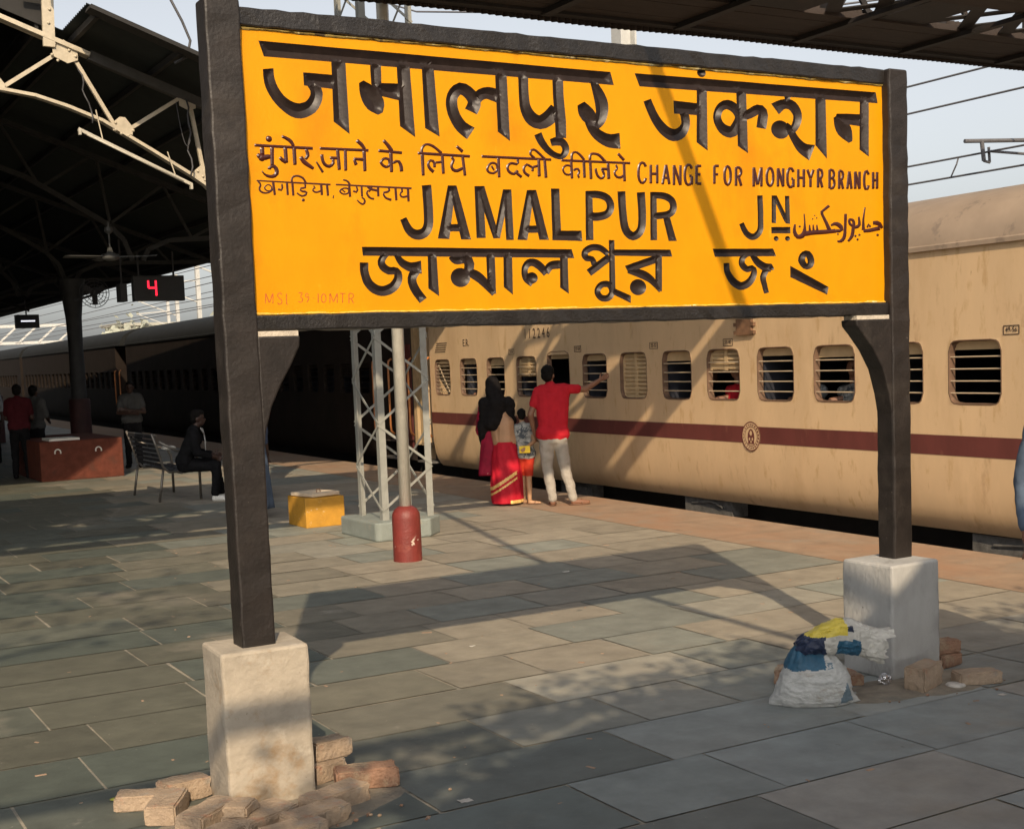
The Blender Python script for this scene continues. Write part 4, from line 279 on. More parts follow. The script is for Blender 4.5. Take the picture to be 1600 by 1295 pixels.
'english_notice':[(0,[39730,27790,39700,27840,39670,27910,39640,27940,39620,27950,39590,27950,39560,27940,39530,27900,39490,27830,39470,27730,39450,27600,39440,27450,39450,27320,39470,27220,39510,27150,39530,27120,39560,27110,39590,27110,39610,27120,39640,27160,39680,27240,39710,27310],[39910,27850,39880,27900,39840,27990,39770,28060,39670,28100,39550,28100,39440,28050,39370,27970,39320,27870,39280,27750,39260,27600,39250,27440,39260,27290,39290,27180,39340,27080,39400,27000,39510,26960,39630,26960,39740,27010,39810,27100,39860,27200,39890,27270]),(0,[40210,27950,40180,27010],[40020,27950,39990,27010]),(0,[40600,27970,40570,27020],[40410,27960,40380,27020]),(0,[40100,27570,40500,27590],[40100,27420,40490,27430]),(0,[41150,27970,40900,26980],[40960,27990,40710,27000]),(0,[41150,28000,41330,27020],[40960,27970,41130,26990]),(0,[40900,27400,41160,27410],[40890,27250,41160,27260]),(0,[41420,26970,41450,27980],[41610,26970,41650,27980]),(0,[41640,28010,42010,27010],[41460,27950,41820,26960]),(0,[41820,26980,41850,27990],[42010,26980,42050,28000]),(0,[42580,27790,42560,27840,42520,27910,42500,27950,42480,27950,42450,27950,42430,27940,42400,27910,42360,27830,42330,27730,42310,27600,42310,27440,42320,27310,42340,27210,42370,27140,42400,27100,42420,27100,42450,27100,42470,27110,42490,27130,42520,27200,42550,27250],[42770,27850,42740,27900,42700,27990,42640,28070,42530,28100,42410,28100,42300,28050,42220,27970,42170,27870,42140,27750,42120,27600,42110,27430,42120,27280,42150,27160,42190,27060,42260,26980,42370,26940,42490,26950,42600,26990,42670,27070,42710,27150,42730,27200]),(0,[42530,27020,42550,27480],[42730,27020,42750,27480]),(0,[42650,27400,42480,27400],[42650,27560,42480,27550]),(0,[43070,28010,43040,27070],[42870,28010,42840,27070]),(0,[42970,28060,43290,28070],[42960,27900,43290,27920]),(0,[42960,27640,43230,27650],[42950,27480,43220,27490]),(0,[42940,27180,43260,27190],[42940,27020,43260,27030]),(0,[44220,28060,44190,27110],[44020,28050,43990,27100]),(0,[44120,28100,44430,28110],[44120,27940,44420,27960]),(0,[44110,27680,44370,27680],[44110,27520,44360,27530]),(1,[44980,28120,45120,28070,45200,27970,45250,27840,45270,27670,45260,27480,45240,27310,45180,27180,45090,27070,44950,27010,44810,27060,44730,27160,44680,27290,44660,27460,44670,27650,44690,27820,44750,27950,44840,28060,44980,28120],[44980,27960,44970,27960,45010,27900,45050,27800,45060,27660,45060,27480,45030,27330,44990,27240,44940,27170,44950,27170,44960,27170,44920,27230,44880,27330,44870,27470,44870,27650,44890,27800,44940,27890,44990,27960,44980,27960]),(0,[45400,27040,45430,28020],[45610,27040,45640,28020]),(0,[45530,28070,45590,28080,45680,28080,45780,28070,45870,28030,45920,27980,45960,27910,45970,27830,45970,27750,45950,27670,45910,27600,45860,27530,45770,27470,45660,27450,45560,27450,45510,27450],[45540,27910,45600,27920,45670,27930,45700,27920,45720,27910,45740,27890,45760,27860,45760,27810,45760,27760,45750,27710,45730,27660,45700,27620,45680,27610,45660,27600,45590,27610,45540,27610]),(0,[45790,27560,45960,27080],[45590,27510,45760,27030]),(0,[46580,27030,46610,28050],[46790,27040,46820,28050]),(0,[46820,28070,47050,27160],[46610,28030,46840,27120]),(0,[46840,27160,47130,28080],[47050,27130,47340,28060]),(0,[47340,28070,47310,27050],[47130,28070,47100,27050]),(1,[47820,28130,47970,28080,48060,27980,48110,27850,48130,27680,48130,27490,48100,27330,48030,27190,47940,27090,47790,27030,47640,27080,47550,27180,47490,27310,47480,27470,47480,27660,47510,27830,47570,27960,47670,28070,47820,28130],[47810,27970,47810,27960,47860,27900,47900,27810,47920,27670,47910,27490,47890,27350,47840,27260,47790,27200,47790,27190,47800,27200,47740,27260,47700,27350,47690,27490,47690,27660,47720,27800,47760,27900,47820,27960,47810,27970]),(0,[48230,27080,48250,28060],[48440,27080,48470,28060]),(0,[48470,28090,48800,27120],[48260,28040,48590,27070]),(0,[48590,27090,48610,28070],[48800,27090,48830,28080]),(0,[49330,27850,49310,27900,49280,27970,49260,28000,49240,28010,49230,28010,49220,28000,49190,27970,49150,27890,49120,27790,49110,27660,49100,27500,49110,27370,49140,27270,49170,27200,49190,27170,49200,27170,49230,27170,49240,27170,49260,27200,49290,27260,49310,27310],[49540,27900,49520,27960,49480,28050,49410,28120,49300,28170,49180,28160,49060,28110,48990,28030,48940,27930,48910,27810,48890,27660,48890,27490,48900,27340,48920,27230,48970,27130,49040,27050,49150,27000,49270,27010,49380,27060,49450,27130,49490,27210,49520,27270]),(0,[49300,27080,49310,27540],[49520,27090,49530,27540]),(0,[49420,27460,49250,27450],[49420,27620,49260,27620]),(0,[49880,28060,49860,27100],[49660,28060,49640,27090]),(0,[50280,28080,50250,27110],[50050,28070,50030,27100]),(0,[49760,27680,50160,27690],[49760,27520,50150,27530]),(0,[50510,28090,50730,27620],[50300,28030,50520,27560]),(0,[50960,28050,50730,27570],[50750,28100,50520,27620]),(0,[50730,27600,50720,27120],[50510,27590,50500,27120]),(0,[51040,27110,51060,28110],[51260,27110,51290,28110]),(0,[51160,28160,51210,28170,51300,28170,51410,28160,51490,28120,51540,28060,51570,27990,51580,27920,51580,27830,51560,27750,51530,27680,51480,27610,51400,27550,51290,27520,51200,27520,51140,27530],[51180,28000,51230,28000,51290,28010,51310,28010,51310,28000,51330,27980,51350,27950,51360,27900,51360,27840,51340,27780,51330,27740,51300,27700,51290,27680,51280,27680,51230,27690,51180,27690]),(0,[51420,27640,51570,27140],[51200,27590,51350,27100]),(0,[51870,27080,51890,28110],[52090,27090,52120,28120]),(0,[51990,28160,52050,28170,52140,28180,52260,28170,52340,28120,52390,28060,52420,27990,52430,27920,52430,27840,52410,27770,52380,27700,52330,27630,52250,27570,52130,27550,52040,27550,51980,27560],[52010,28000,52070,28010,52130,28010,52160,28010,52170,28000,52190,27980,52200,27950,52210,27900,52200,27850,52190,27800,52170,27760,52150,27730,52150,27720,52120,27720,52060,27720,52010,27720]),(0,[51980,27720,52050,27730,52150,27740,52270,27720,52360,27670,52410,27600,52440,27530,52450,27440,52450,27350,52430,27260,52400,27190,52350,27110,52260,27050,52130,27020,52030,27030,51960,27030],[52000,27560,52060,27560,52130,27570,52160,27570,52180,27560,52200,27530,52220,27480,52230,27420,52220,27350,52210,27290,52190,27240,52160,27200,52150,27190,52130,27190,52060,27190,52000,27200]),(0,[52560,27070,52590,28080],[52790,27080,52810,28090]),(0,[52690,28140,52740,28150,52820,28150,52920,28140,53000,28090,53050,28030,53080,27970,53090,27890,53090,27810,53070,27730,53040,27660,53000,27590,52920,27520,52810,27490,52720,27490,52670,27500],[52710,27970,52760,27980,52800,27990,52820,27990,52820,27980,52840,27960,52850,27920,52860,27870,52860,27810,52850,27750,52830,27710,52800,27670,52800,27660,52800,27660,52750,27660,52710,27670]),(0,[52940,27610,53080,27110],[52710,27570,52860,27060]),(0,[53560,28060,53380,27090],[53330,28070,53160,27100]),(0,[53560,28080,53700,27110],[53330,28050,53470,27090]),(0,[53340,27510,53530,27510],[53330,27340,53530,27340]),(0,[53740,27110,53760,28070],[53980,27110,54000,28080]),(0,[53990,28100,54300,27140],[53770,28050,54070,27090]),(0,[54070,27110,54090,28080],[54300,27120,54320,28090]),(0,[54760,27890,54740,27940,54720,28010,54700,28050,54710,28040,54730,28050,54740,28050,54720,28010,54690,27940,54670,27830,54660,27700,54650,27540,54660,27400,54680,27300,54700,27220,54720,27190,54720,27190,54690,27190,54680,27180,54700,27230,54730,27310,54750,27380],[54990,27930,54970,27990,54940,28080,54890,28160,54790,28210,54660,28200,54550,28140,54500,28060,54460,27960,54440,27840,54420,27690,54420,27530,54430,27380,54450,27260,54480,27160,54530,27080,54630,27030,54770,27030,54870,27100,54930,27190,54960,27280,54980,27350]),(0,[55340,28100,55320,27150],[55100,28090,55090,27140]),(0,[55640,28110,55620,27160],[55400,28100,55380,27150]),(0,[55210,27730,55510,27730],[55210,27550,55510,27560]),],
'height_mark':[(0,[19660,21380,19690,21840],[19740,21380,19770,21840]),(0,[19770,21860,19910,21440],[19690,21830,19830,21420]),(0,[19830,21440,20020,21850],[19910,21410,20090,21830]),(0,[20100,21840,20070,21380],[20020,21840,19990,21380]),(0,[20440,21730,20420,21760,20390,21790,20380,21800,20360,21800,20330,21790,20310,21770,20300,21750,20300,21720,20310,21690,20350,21660,20410,21610,20470,21560,20490,21490,20480,21440,20460,21380,20420,21350,20360,21320,20300,21320,20250,21350,20220,21400,20200,21430],[20500,21770,20480,21800,20450,21840,20400,21880,20340,21870,20290,21850,20250,21810,20220,21760,20220,21710,20240,21650,20290,21600,20360,21550,20400,21520,20410,21480,20400,21450,20390,21430,20370,21410,20340,21390,20330,21390,20310,21410,20290,21440,20270,21470]),(0,[20710,21830,20680,21340],[20630,21830,20600,21340]),(0,[20640,21390,20740,21390],[20640,21320,20730,21320]),(0,[21200,21870,21260,21880,21350,21880,21430,21850,21410,21770,21360,21710,21330,21680,21340,21670,21380,21650,21420,21610,21420,21550,21420,21490,21390,21440,21350,21410,21300,21390,21240,21390,21200,21410,21170,21440,21150,21460],[21200,21800,21260,21800,21340,21810,21360,21810,21340,21810,21290,21750,21250,21680,21280,21620,21320,21590,21340,21580,21340,21550,21340,21510,21330,21480,21310,21470,21290,21470,21260,21460,21250,21470,21220,21490,21210,21510]),(0,[21630,21690,21620,21730,21600,21780,21600,21790,21600,21780,21580,21750,21570,21720,21570,21690,21590,21660,21590,21660,21590,21670,21620,21710,21700,21740,21720,21670,21710,21600,21690,21530,21660,21470,21620,21430,21590,21400],[21710,21730,21690,21770,21670,21820,21610,21870,21540,21830,21500,21780,21480,21720,21500,21660,21530,21610,21600,21580,21650,21620,21690,21670,21640,21680,21640,21670,21630,21610,21620,21550,21590,21510,21560,21470,21530,21450]),(0,[21850,21650,21940,21650],[21840,21580,21930,21580]),(0,[22160,21820,22140,21380],[22080,21820,22060,21380]),(1,[22380,21820,22430,21800,22480,21750,22500,21700,22510,21630,22510,21550,22490,21490,22460,21430,22410,21390,22350,21370,22290,21390,22250,21430,22220,21490,22220,21560,22220,21630,22240,21700,22270,21760,22320,21800,22380,21820],[22370,21740,22380,21730,22410,21710,22420,21680,22430,21630,22430,21560,22410,21510,22390,21480,22370,21450,22360,21450,22340,21450,22320,21480,22300,21510,22300,21560,22300,21630,22310,21680,22330,21710,22360,21730,22370,21740]),(0,[22600,21370,22620,21810],[22680,21370,22710,21810]),(0,[22710,21830,22850,21420],[22630,21800,22780,21400]),(0,[22780,21430,22970,21820],[22850,21400,23050,21790]),(0,[23050,21810,23030,21360],[22970,21810,22940,21360]),(0,[23300,21800,23280,21360],[23220,21810,23200,21360]),(0,[23110,21830,23420,21820],[23110,21750,23410,21750]),(0,[23500,21330,23520,21800],[23580,21330,23610,21800]),(0,[23560,21830,23600,21830,23660,21830,23710,21820,23750,21800,23790,21780,23810,21740,23820,21700,23820,21660,23810,21620,23780,21580,23740,21550,23700,21530,23640,21520,23580,21520,23550,21530],[23560,21750,23600,21750,23650,21750,23690,21750,23710,21740,23720,21730,23730,21710,23740,21690,23740,21670,23730,21650,23720,21630,23700,21610,23680,21600,23640,21600,23590,21600,23560,21600]),(0,[23700,21580,23810,21340],[23620,21550,23730,21310]),],
}
HC=3.866; EC=4.336; BC=[3.566,4.265]; NC=[4.360,4.625,5.170]; MC=[2.096]
# ---------------------------------------------------------------- ground, platform, track
EX=lambda y: 9.30+.035*(y-8)          # platform edge
TX=lambda y: 9.62+.035*(y-8)          # coach side
MB().box((-400,-300,-1.2),(900,900,-.86)).build('ground','earth').__setitem__('kind','structure')
P=MB(); ys=[-14+4*i for i in range(30)]
top=[(-9,ys[0])]+[(EX(y),y) for y in ys]+[(-9,ys[-1])]
n=len(top); P.add([(x,y,-.005) for x,y in top]+[(x,y,-.858) for x,y in top],[tuple(range(n)),tuple(range(n,2*n))[::-1]]+[(i,n+i,n+(i+1)%n,(i+1)%n) for i in range(n)])
tag(P.build('platform','edge_dark'),kind='structure')
# stone slab paving: rows along X with broken joints, every slab its own face and tint
def paving():
    vs=[];fs=[];cs=[]; rnd=random.Random(3)
    y=6.06-.6*30; row=0
    while y<96:
        hgt=.60; x=-8.8+rnd.random()*.6
        xe=EX(y+.3)-1.22
        while x<xe:
            wd=rnd.choice([.6,.75,.9,.9,1.05,1.2]); x2=min(x+wd,xe)
            if xe-x2<.3: x2=xe
            g=.004+(rnd.random()**2)*.008
            j=lambda:(rnd.random()-.5)*.008
            z_=[rnd.uniform(0,.0022)+rnd.uniform(0,.0012) for _ in range(4)]; zb=rnd.uniform(0,.0015)
            o=len(vs); vs+=[(x+g+j(),y+g+j(),zb+z_[0]),(x2-g+j(),y+g+j(),zb+z_[1]),(x2-g+j(),y+hgt-g+j(),zb+z_[2]),(x+g+j(),y+hgt-g+j(),zb+z_[3])]
            fs.append((o,o+1,o+2,o+3))
            t=rnd.gauss(0,1); w_=rnd.random()
            wm_=min(1,max(0,(y-4.6)/1.6)); base=Vector((.198+.034*wm_,.222-.016*wm_,.222-.062*wm_)) if w_<.62 else (Vector((.178-.0*wm_,.192-.006*wm_,.186-.026*wm_)) if w_<.84 else Vector((.222+.016*wm_,.222+.004*wm_,.208-.022*wm_)))  # nearer slabs bluer: the cool tint of the foreground shade is in the colour
            g_=min(1,max(0,((x+x2)/2-.11*(y-6)-2.1)/2.6)); g_=g_*g_*(3-2*g_)   # greenish slate left of the sign, also darkened for the shade there; trodden pale towards the track
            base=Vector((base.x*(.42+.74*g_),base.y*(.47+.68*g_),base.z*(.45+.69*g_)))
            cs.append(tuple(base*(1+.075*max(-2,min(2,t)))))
            x=x2
        y+=hgt; row+=1
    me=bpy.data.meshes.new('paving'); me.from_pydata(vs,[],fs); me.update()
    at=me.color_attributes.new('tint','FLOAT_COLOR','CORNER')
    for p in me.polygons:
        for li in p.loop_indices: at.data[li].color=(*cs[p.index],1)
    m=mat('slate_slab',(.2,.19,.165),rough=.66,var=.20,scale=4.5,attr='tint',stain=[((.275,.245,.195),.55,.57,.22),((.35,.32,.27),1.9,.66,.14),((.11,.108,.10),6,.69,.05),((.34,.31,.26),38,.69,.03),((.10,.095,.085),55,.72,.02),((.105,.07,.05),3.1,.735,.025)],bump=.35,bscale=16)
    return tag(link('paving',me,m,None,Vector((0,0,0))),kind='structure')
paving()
m=MB()
y=-13.6
while y<96:   # mortar bed under the slabs
    m.add([(-8.9,y,-.0025),(EX(y)-1.2,y,-.0025),(EX(y+4)-1.2,y+4,-.0025),(-8.9,y+4,-.0025)],[(0,1,2,3)]); y+=4
M['mortar']=mat('mortar',(.30,.27,.215),rough=.95,var=.25,scale=9,stain=[((.20,.19,.165),1.7,.50,.10)],bump=.4)
tag(m.build('paving_joints','mortar',fix=False),kind='structure')
M['coping']=mat('coping',(.29,.20,.132),rough=.88,var=.2,scale=4,stain=[((.315,.185,.11),.8,.50,.18),((.27,.215,.16),1.7,.54,.14),((.17,.125,.09),8,.64,.07),((.36,.29,.22),21,.68,.04)],bump=.3,bscale=22)
m=MB(); y=-13.6
while y<96:
    for a,b in ((1.20,.604),(.60,-.02)):
        m.add([(EX(y)-a,y+.0015,.0005),(EX(y)-b,y+.0015,.0005),(EX(y+1.2)-b,y+1.1985,.0005),(EX(y+1.2)-a,y+1.1985,.0005)],[(0,1,2,3)])
    y+=1.2
tag(m.build('platform_coping','coping',fix=False),kind='structure')
m=MB()
for k in range(26): m.box((EX(4*k-12)+.06,4*k-12,-.857),(EX(4*k-12)+9,4*k-8.003,-.80))
tag(m.build('track_bed','ballast'),kind='structure')
for k in (0,1):
    m=MB(); off=1.05+k*1.676
    for y in range(-12,100,4): m.bar((EX(y)+off,y,-.73),(EX(y+4)+off,y+4,-.73),.07,.14)
    tag(m.build('rail','rail_steel'),'steel running rail under the coaches beside the platform, '+('nearer' if k==0 else 'farther')+' of the pair','rail','rails under the train')
# ---------------------------------------------------------------- station name board
SG=thing('station_sign',(3.75,5.5,0),'large yellow station name board with black lettering between two black posts','sign')
YF=5.50
def rough_bar(a,b,seg,axis,amp,name,m,par,bev=.008):
    """hand-cast bar with slightly wavy edges"""
    mb=MB(); x0,y0,z0=a; x1,y1,z1=b; rings=[]
    rn=random.Random(hash(name)%97+int(x0*10))
    for i in range(seg+1):
        t=i/seg; j=lambda: (rn.random()-.5)*amp
        if axis=='x': x=x0+(x1-x0)*t; rings.append([(x,y0+j(),z0+j()),(x,y1,z0+j()),(x,y1,z1+j()),(x,y0+j(),z1+j())])
        else: z=z0+(z1-z0)*t; rings.append([(x0+j(),y0+j(),z),(x1+j(),y0+j(),z),(x1+j(),y1,z),(x0+j(),y1,z)])
    mb.loft(rings); return mb.build(name,m,par,bevel=bev)
rough_bar((1.90,YF-.020,3.285),(5.60,YF+.07,3.365),60,'x',.007,'frame_rail','black_paint',SG)
rough_bar((1.90,YF-.030,2.022),(5.60,YF+.07,2.092),60,'x',.007,'frame_rail','black_paint',SG)
rough_bar((1.762,YF-.055,.66),(1.912,YF+.075,3.385),40,'z',.005,'post','post_paint',SG,.010)
rough_bar((5.596,YF-.055,.61),(5.738,YF+.075,3.365),40,'z',.006,'post','post_paint',SG,.012)
def bracket(pts):
    MB().prism(pts,lambda p,d:(p[0],d,p[1]),YF-.05,YF+.07).build('bracket','post_paint',SG,bevel=.008)
bracket([(1.908,2.0),(2.10,2.0),(2.095,1.955),(2.05,1.87),(2.00,1.79),(1.955,1.70),(1.925,1.60),(1.908,1.48)])
bracket([(5.60,2.0),(5.60,1.45),(5.575,1.58),(5.53,1.72),(5.46,1.83),(5.38,1.92),(5.335,1.965),(5.33,2.0)])
for a,b in (((1.915,YF-.04,1.998),(2.095,YF+.06,2.022)),((5.345,YF-.04,1.998),(5.59,YF+.06,2.022))):
    MB().box(a,b).build('mortar_pad','mortar_pale',SG)
def pedestal(x0,x1,y0,y1,z,m,rot,taper):
    c=Vector(((x0+x1)/2,(y0+y1)/2,0)); rings=[]; rn=random.Random(int(x0*7))
    for i in range(9):
        t=i/8; k=1-taper*t; ring=[]
        for sx,sy in ((-1,-1),(1,-1),(1,1),(-1,1)):
            v=Vector((sx*(x1-x0)/2*k,sy*(y1-y0)/2*k,0)); v.rotate(Matrix.Rotation(R(rot),3,'Z'))
            ring.append((c.x+v.x+(rn.random()-.5)*.006,c.y+v.y+(rn.random()-.5)*.006,z*t))
        rings.append(ring)
    return MB().loft(rings).build('pedestal',m,SG,bevel=.014)
pedestal(1.652,2.035,5.37,5.69,.685,'concrete_ped',-2,.0)
pedestal(5.395,5.775,5.28,5.66,.645,'concrete_grey',1,.02)
# lettering traced as strokes on the face of the board (units of 0.1 mm): the names are cut in as V grooves, the small lines are raised
VV=(-1,-.62,-.22,.22,.62,1)
def stroke_solid(kind,L,Rr,hmax,kmax,raised):
    """closed solid of one stroke; the profile runs from the rails to a rounded V"""
    sg=-1 if raised else 1; e=.0006 if raised else .002
    vs=[];fs=[]
    if kind==2:
        cx,cz=L[0]/1e4,L[1]/1e4; rx,rz=Rr[0]/1e4,Rr[1]/1e4; H=min(hmax,kmax*2*rx); n=20
        lv=((1,0),(.82,.42),(.5,.82),(.2,.98))
        for q,hh in lv:
            for i in range(n): t=2*math.pi*i/n; vs.append((cx+rx*q*math.cos(t),YF-e*(1 if not raised else -1)+sg*(H+e)*hh,cz+rz*q*math.sin(t)))
        vs.append((cx,YF+sg*H,cz)); m_=len(lv)
        for k in range(m_-1):
            for i in range(n): fs.append((k*n+i,k*n+(i+1)%n,(k+1)*n+(i+1)%n,(k+1)*n+i))
        for i in range(n): fs.append(((m_-1)*n+i,(m_-1)*n+(i+1)%n,m_*n))
        fs.append(tuple(range(n))[::-1]); return vs,fs
    A=[Vector((L[i]/1e4,L[i+1]/1e4)) for i in range(0,len(L),2)]; B=[Vector((Rr[i]/1e4,Rr[i+1]/1e4)) for i in range(0,len(Rr),2)]
    mid=[(a+b)/2 for a,b in zip(A,B)]; s=[0]
    for i in range(1,len(mid)): s.append(s[-1]+(mid[i]-mid[i-1]).length)
    T=s[-1]; wm=sum((a-b).length for a,b in zip(A,B))/len(A)
    if kind==0:
        h=min(wm*.5,T*.45); st=[0,h*.4,h*.8]; k=max(2,int((T-2*h)/(wm*.45+.004))); st+=[h+(T-2*h)*i/k for i in range(0,k+1)]+[T-h*.8,T-h*.4,T]
    else: st=[T*i/26 for i in range(26)]
    H=min(hmax,kmax*wm); nv=len(VV); N=len(st)
    for q in st:
        i=0
        while i<len(s)-2 and s[i+1]<q: i+=1
        f=(q-s[i])/max(s[i+1]-s[i],1e-6); a=A[i].lerp(A[i+1],f); b=B[i].lerp(B[i+1],f)
        de=1 if kind==1 else min(q,T-q)/(min(wm*.5,T*.45)+1e-6)
        for v in VV:
            t=max(0,min(1-abs(v),de,1)); hh=min(1,t*(1.30-.25*t)); p=a.lerp(b,(v+1)/2)
            vs.append((p.x,(YF+e if raised else YF-e)+sg*(H+e)*hh,p.y))
    rng=range(N if kind==1 else N-1)
    for i in rng:
        i2=(i+1)%N
        for k in range(nv-1): fs.append((i*nv+k,i*nv+k+1,i2*nv+k+1,i2*nv+k))
        lo=[i*nv]+(list(range(i*nv+1,i*nv+nv-1)) if kind==0 and i==0 else [])+[i*nv+nv-1]
        hi=[i2*nv+nv-1]+(list(range(i2*nv+nv-2,i2*nv,-1)) if kind==0 and i==N-2 else [])+[i2*nv]
        fs.append(tuple((lo+hi)[::-1]))
    return vs,fs
def lettering(name,data,m,hmax,kmax):
    mb=MB()
    for kind,L,Rr in data: v,f=stroke_solid(kind,L,Rr,hmax,kmax,True); mb.add(v,f)
    ob=mb.build(name,m,SG,smooth=True,angle=50); return ob
from mathutils.geometry import delaunay_2d_cdt
class Stroke:
    """one cut stroke: outline, sample points and groove depth"""
    def __init__(s,line,kind,L,Rr,hmax,kmax):
        s.line=line; s.kind=kind
        if kind==2:
            s.c=Vector((L[0]/1e4,L[1]/1e4)); s.r=Vector((Rr[0]/1e4,Rr[1]/1e4)); s.H=min(hmax,kmax*2*s.r.x); n=22
            ring=lambda q:[s.c+Vector((s.r.x*q*math.cos(2*math.pi*k/n),s.r.y*q*math.sin(2*math.pi*k/n))) for k in range(n)]
            s.loops=[ring(1)]; s.pts=ring(.7)+ring(.35)+[s.c]; xs=s.loops[0]
        else:
            A=[Vector((L[i]/1e4,L[i+1]/1e4)) for i in range(0,len(L),2)]; B=[Vector((Rr[i]/1e4,Rr[i+1]/1e4)) for i in range(0,len(Rr),2)]
            mid=[(a+b)/2 for a,b in zip(A,B)]; q=[0]
            for i in range(1,len(mid)): q.append(q[-1]+(mid[i]-mid[i-1]).length)
            T=q[-1]; wm=sum((a-b).length for a,b in zip(A,B))/len(A); h=min(wm*.5,T*.45); s.H=min(hmax,kmax*wm)
            k=max(4,int(T/(wm*.30))); st=[T*i/k for i in range(k+1)]
            if kind==0: st=sorted(set([round(x,5) for x in [0,h*.35,h*.7,h,T-h,T-h*.7,T-h*.35,T]+[x for x in st if h*1.15<x<T-h*1.15]]))
            s.cell=[]
            for x in st:
                i=0
                while i<len(q)-2 and q[i+1]<x: i+=1
                f=(x-q[i])/max(q[i+1]-q[i],1e-6); s.cell.append((A[i].lerp(A[i+1],f),B[i].lerp(B[i+1],f),1 if kind==1 else min(1,min(x,T-x)/h)))
            a=[c[0] for c in s.cell]; b=[c[1] for c in s.cell]
            s.loops=[a[:-1],b[:-1]] if kind==1 else [a+b[::-1]]
            s.pts=[c[0].lerp(c[1],v) for c in s.cell for v in (.17,.34,.5,.66,.83)]; xs=a+b
        s.x0=min(p.x for p in xs); s.x1=max(p.x for p in xs); s.y0=min(p.y for p in xs); s.y1=max(p.y for p in xs)
    def depth(s,p):
        if not (s.x0-1e-5<=p.x<=s.x1+1e-5 and s.y0-1e-5<=p.y<=s.y1+1e-5): return None
        if s.kind==2:
            d=p-s.c; t=1-math.hypot(d.x/s.r.x,d.y/s.r.y)
            if t<-1e-3: return None
            t=max(t,0); return s.H*min(1,t*(1.9-.9*t))
        best=None
        for (a0,b0,e0),(a1,b1,e1) in zip(s.cell,s.cell[1:]):
            if max(abs(p.x-(a0.x+b1.x)/2),abs(p.y-(a0.y+b1.y)/2))>.12: continue
            w0=b0-a0; w1=b1-a1
            d0=w0.x*(p.y-a0.y)-w0.y*(p.x-a0.x); d1=w1.x*(p.y-a1.y)-w1.y*(p.x-a1.x); d0/=w0.length+1e-9; d1/=w1.length+1e-9
            if d0*d1>1e-9 : continue
            f=abs(d0)/(abs(d0)+abs(d1)+1e-9); a=a0.lerp(a1,f); w=w0.lerp(w1,f); v=(p-a).dot(w)/w.length_squared
            if -2e-3<=v<=1.002:
                t=max(0,min(1-abs(2*v-1),e0+(e1-e0)*f)); g=s.H*min(1,t*(1.28-.26*t))
                if best is None or g>best: best=g
        return best
def cut_lettering(lines):
    S_=[]
    for li,(name,data,m,hmax,kmax) in enumerate(lines): S_+=[Stroke(li,k,L,Rr,hmax,kmax) for k,L,Rr in data]
    P=[];E=[]
    x0,x1,z0,z1=1.86,5.66,2.06,3.30
    def loop(pts):
        o=len(P); n=len(pts); P.extend(pts); E.extend((o+i,o+(i+1)%n) for i in range(n))
    loop([Vector(c) for c in ((x0,z0),(x1,z0),(x1,z1),(x0,z1))])
    for q in S_:
        for l in q.loops: loop(l)
    for q in S_: P.extend(q.pts)
    v,e,f,_,_,_=delaunay_2d_cdt(P,E,[],0,1e-5)
    dep=[]
    for p in v: dep.append(max([d for d in (q.depth(p) for q in S_) if d is not None],default=0))
    grp={-1:[]}
    for t in f:
        c=sum((v[i] for i in t),Vector((0,0)))/len(t); g=-1; bd=-1
        for q in S_:
            d=q.depth(c)
            if d is not None and d>bd: bd=d; g=q.line
        grp.setdefault(g,[]).append(t)
    og=Vector(ORG[SG.name])
    for g,tl in grp.items():
        idx={}; vs=[]; fs=[]
        for t in tl:
            for i in t:
                if i not in idx: idx[i]=len(vs); vs.append((v[i].x-og.x,YF+(dep[i] if g>=0 else 0)-og.y,v[i].y-og.z))
            k=tuple(idx[i] for i in t); a,b,c=[Vector(vs[j]) for j in k[:3]]
            fs.append(k if (b-a).cross(c-a).y<0 else k[::-1])
        if g<0:
            o=len(vs); vs+=[(x-og.x,yy-og.y,z-og.z) for yy in (YF+.03,YF+.06) for x,z in ((x0,z0),(x1,z0),(x1,z1),(x0,z1))]
            c4=[idx[i] for i in range(4)] if all(i in idx for i in range(4)) else None
            fs+=[(o+4,o+7,o+6,o+5)]+[(o+i,o+4+i,o+4+(i+1)%4,o+(i+1)%4) for i in range(4)]+[(o,o+1,o+2,o+3)]
        name,m=('board','yellow_paint') if g<0 else (lines[g][0],lines[g][2])
        me=bpy.data.meshes.new(name); me.from_pydata(vs,[],fs); me.update()
        ob=link(name,me,m,SG,og,g>=0,32 if g>=0 else None)
def words(key,cuts):
    """split the strokes of a line at the given X positions (metres)"""
    o=[[] for _ in range(len(cuts)+1)]
    for st in LETTERS[key]:
        x=sum(st[1][0::2])/len(st[1][0::2])/1e4; o[sum(x>c for c in cuts)].append(st)
    return o
cut_lettering([('hindi_name',q,'letter_black',.021,.30) for q in words('hindi_name',[HC])]+[('english_name',q,'letter_black',.015,.28) for q in words('english_name',[EC])]+[('bengali_name',q,'letter_black',.017,.30) for q in words('bengali_name',BC)])
M['flake_olive']=mat('flake_olive',(.22,.15,.03),rough=.7,var=.5,scale=30,stain=[((.42,.34,.16),24,.55,.05),((.05,.03,.01),12,.58,.05)])
M['flake_pale']=mat('flake_pale',(.68,.40,.05),rough=.6,var=.3,scale=30,stain=[((.75,.62,.35),22,.6,.06)])
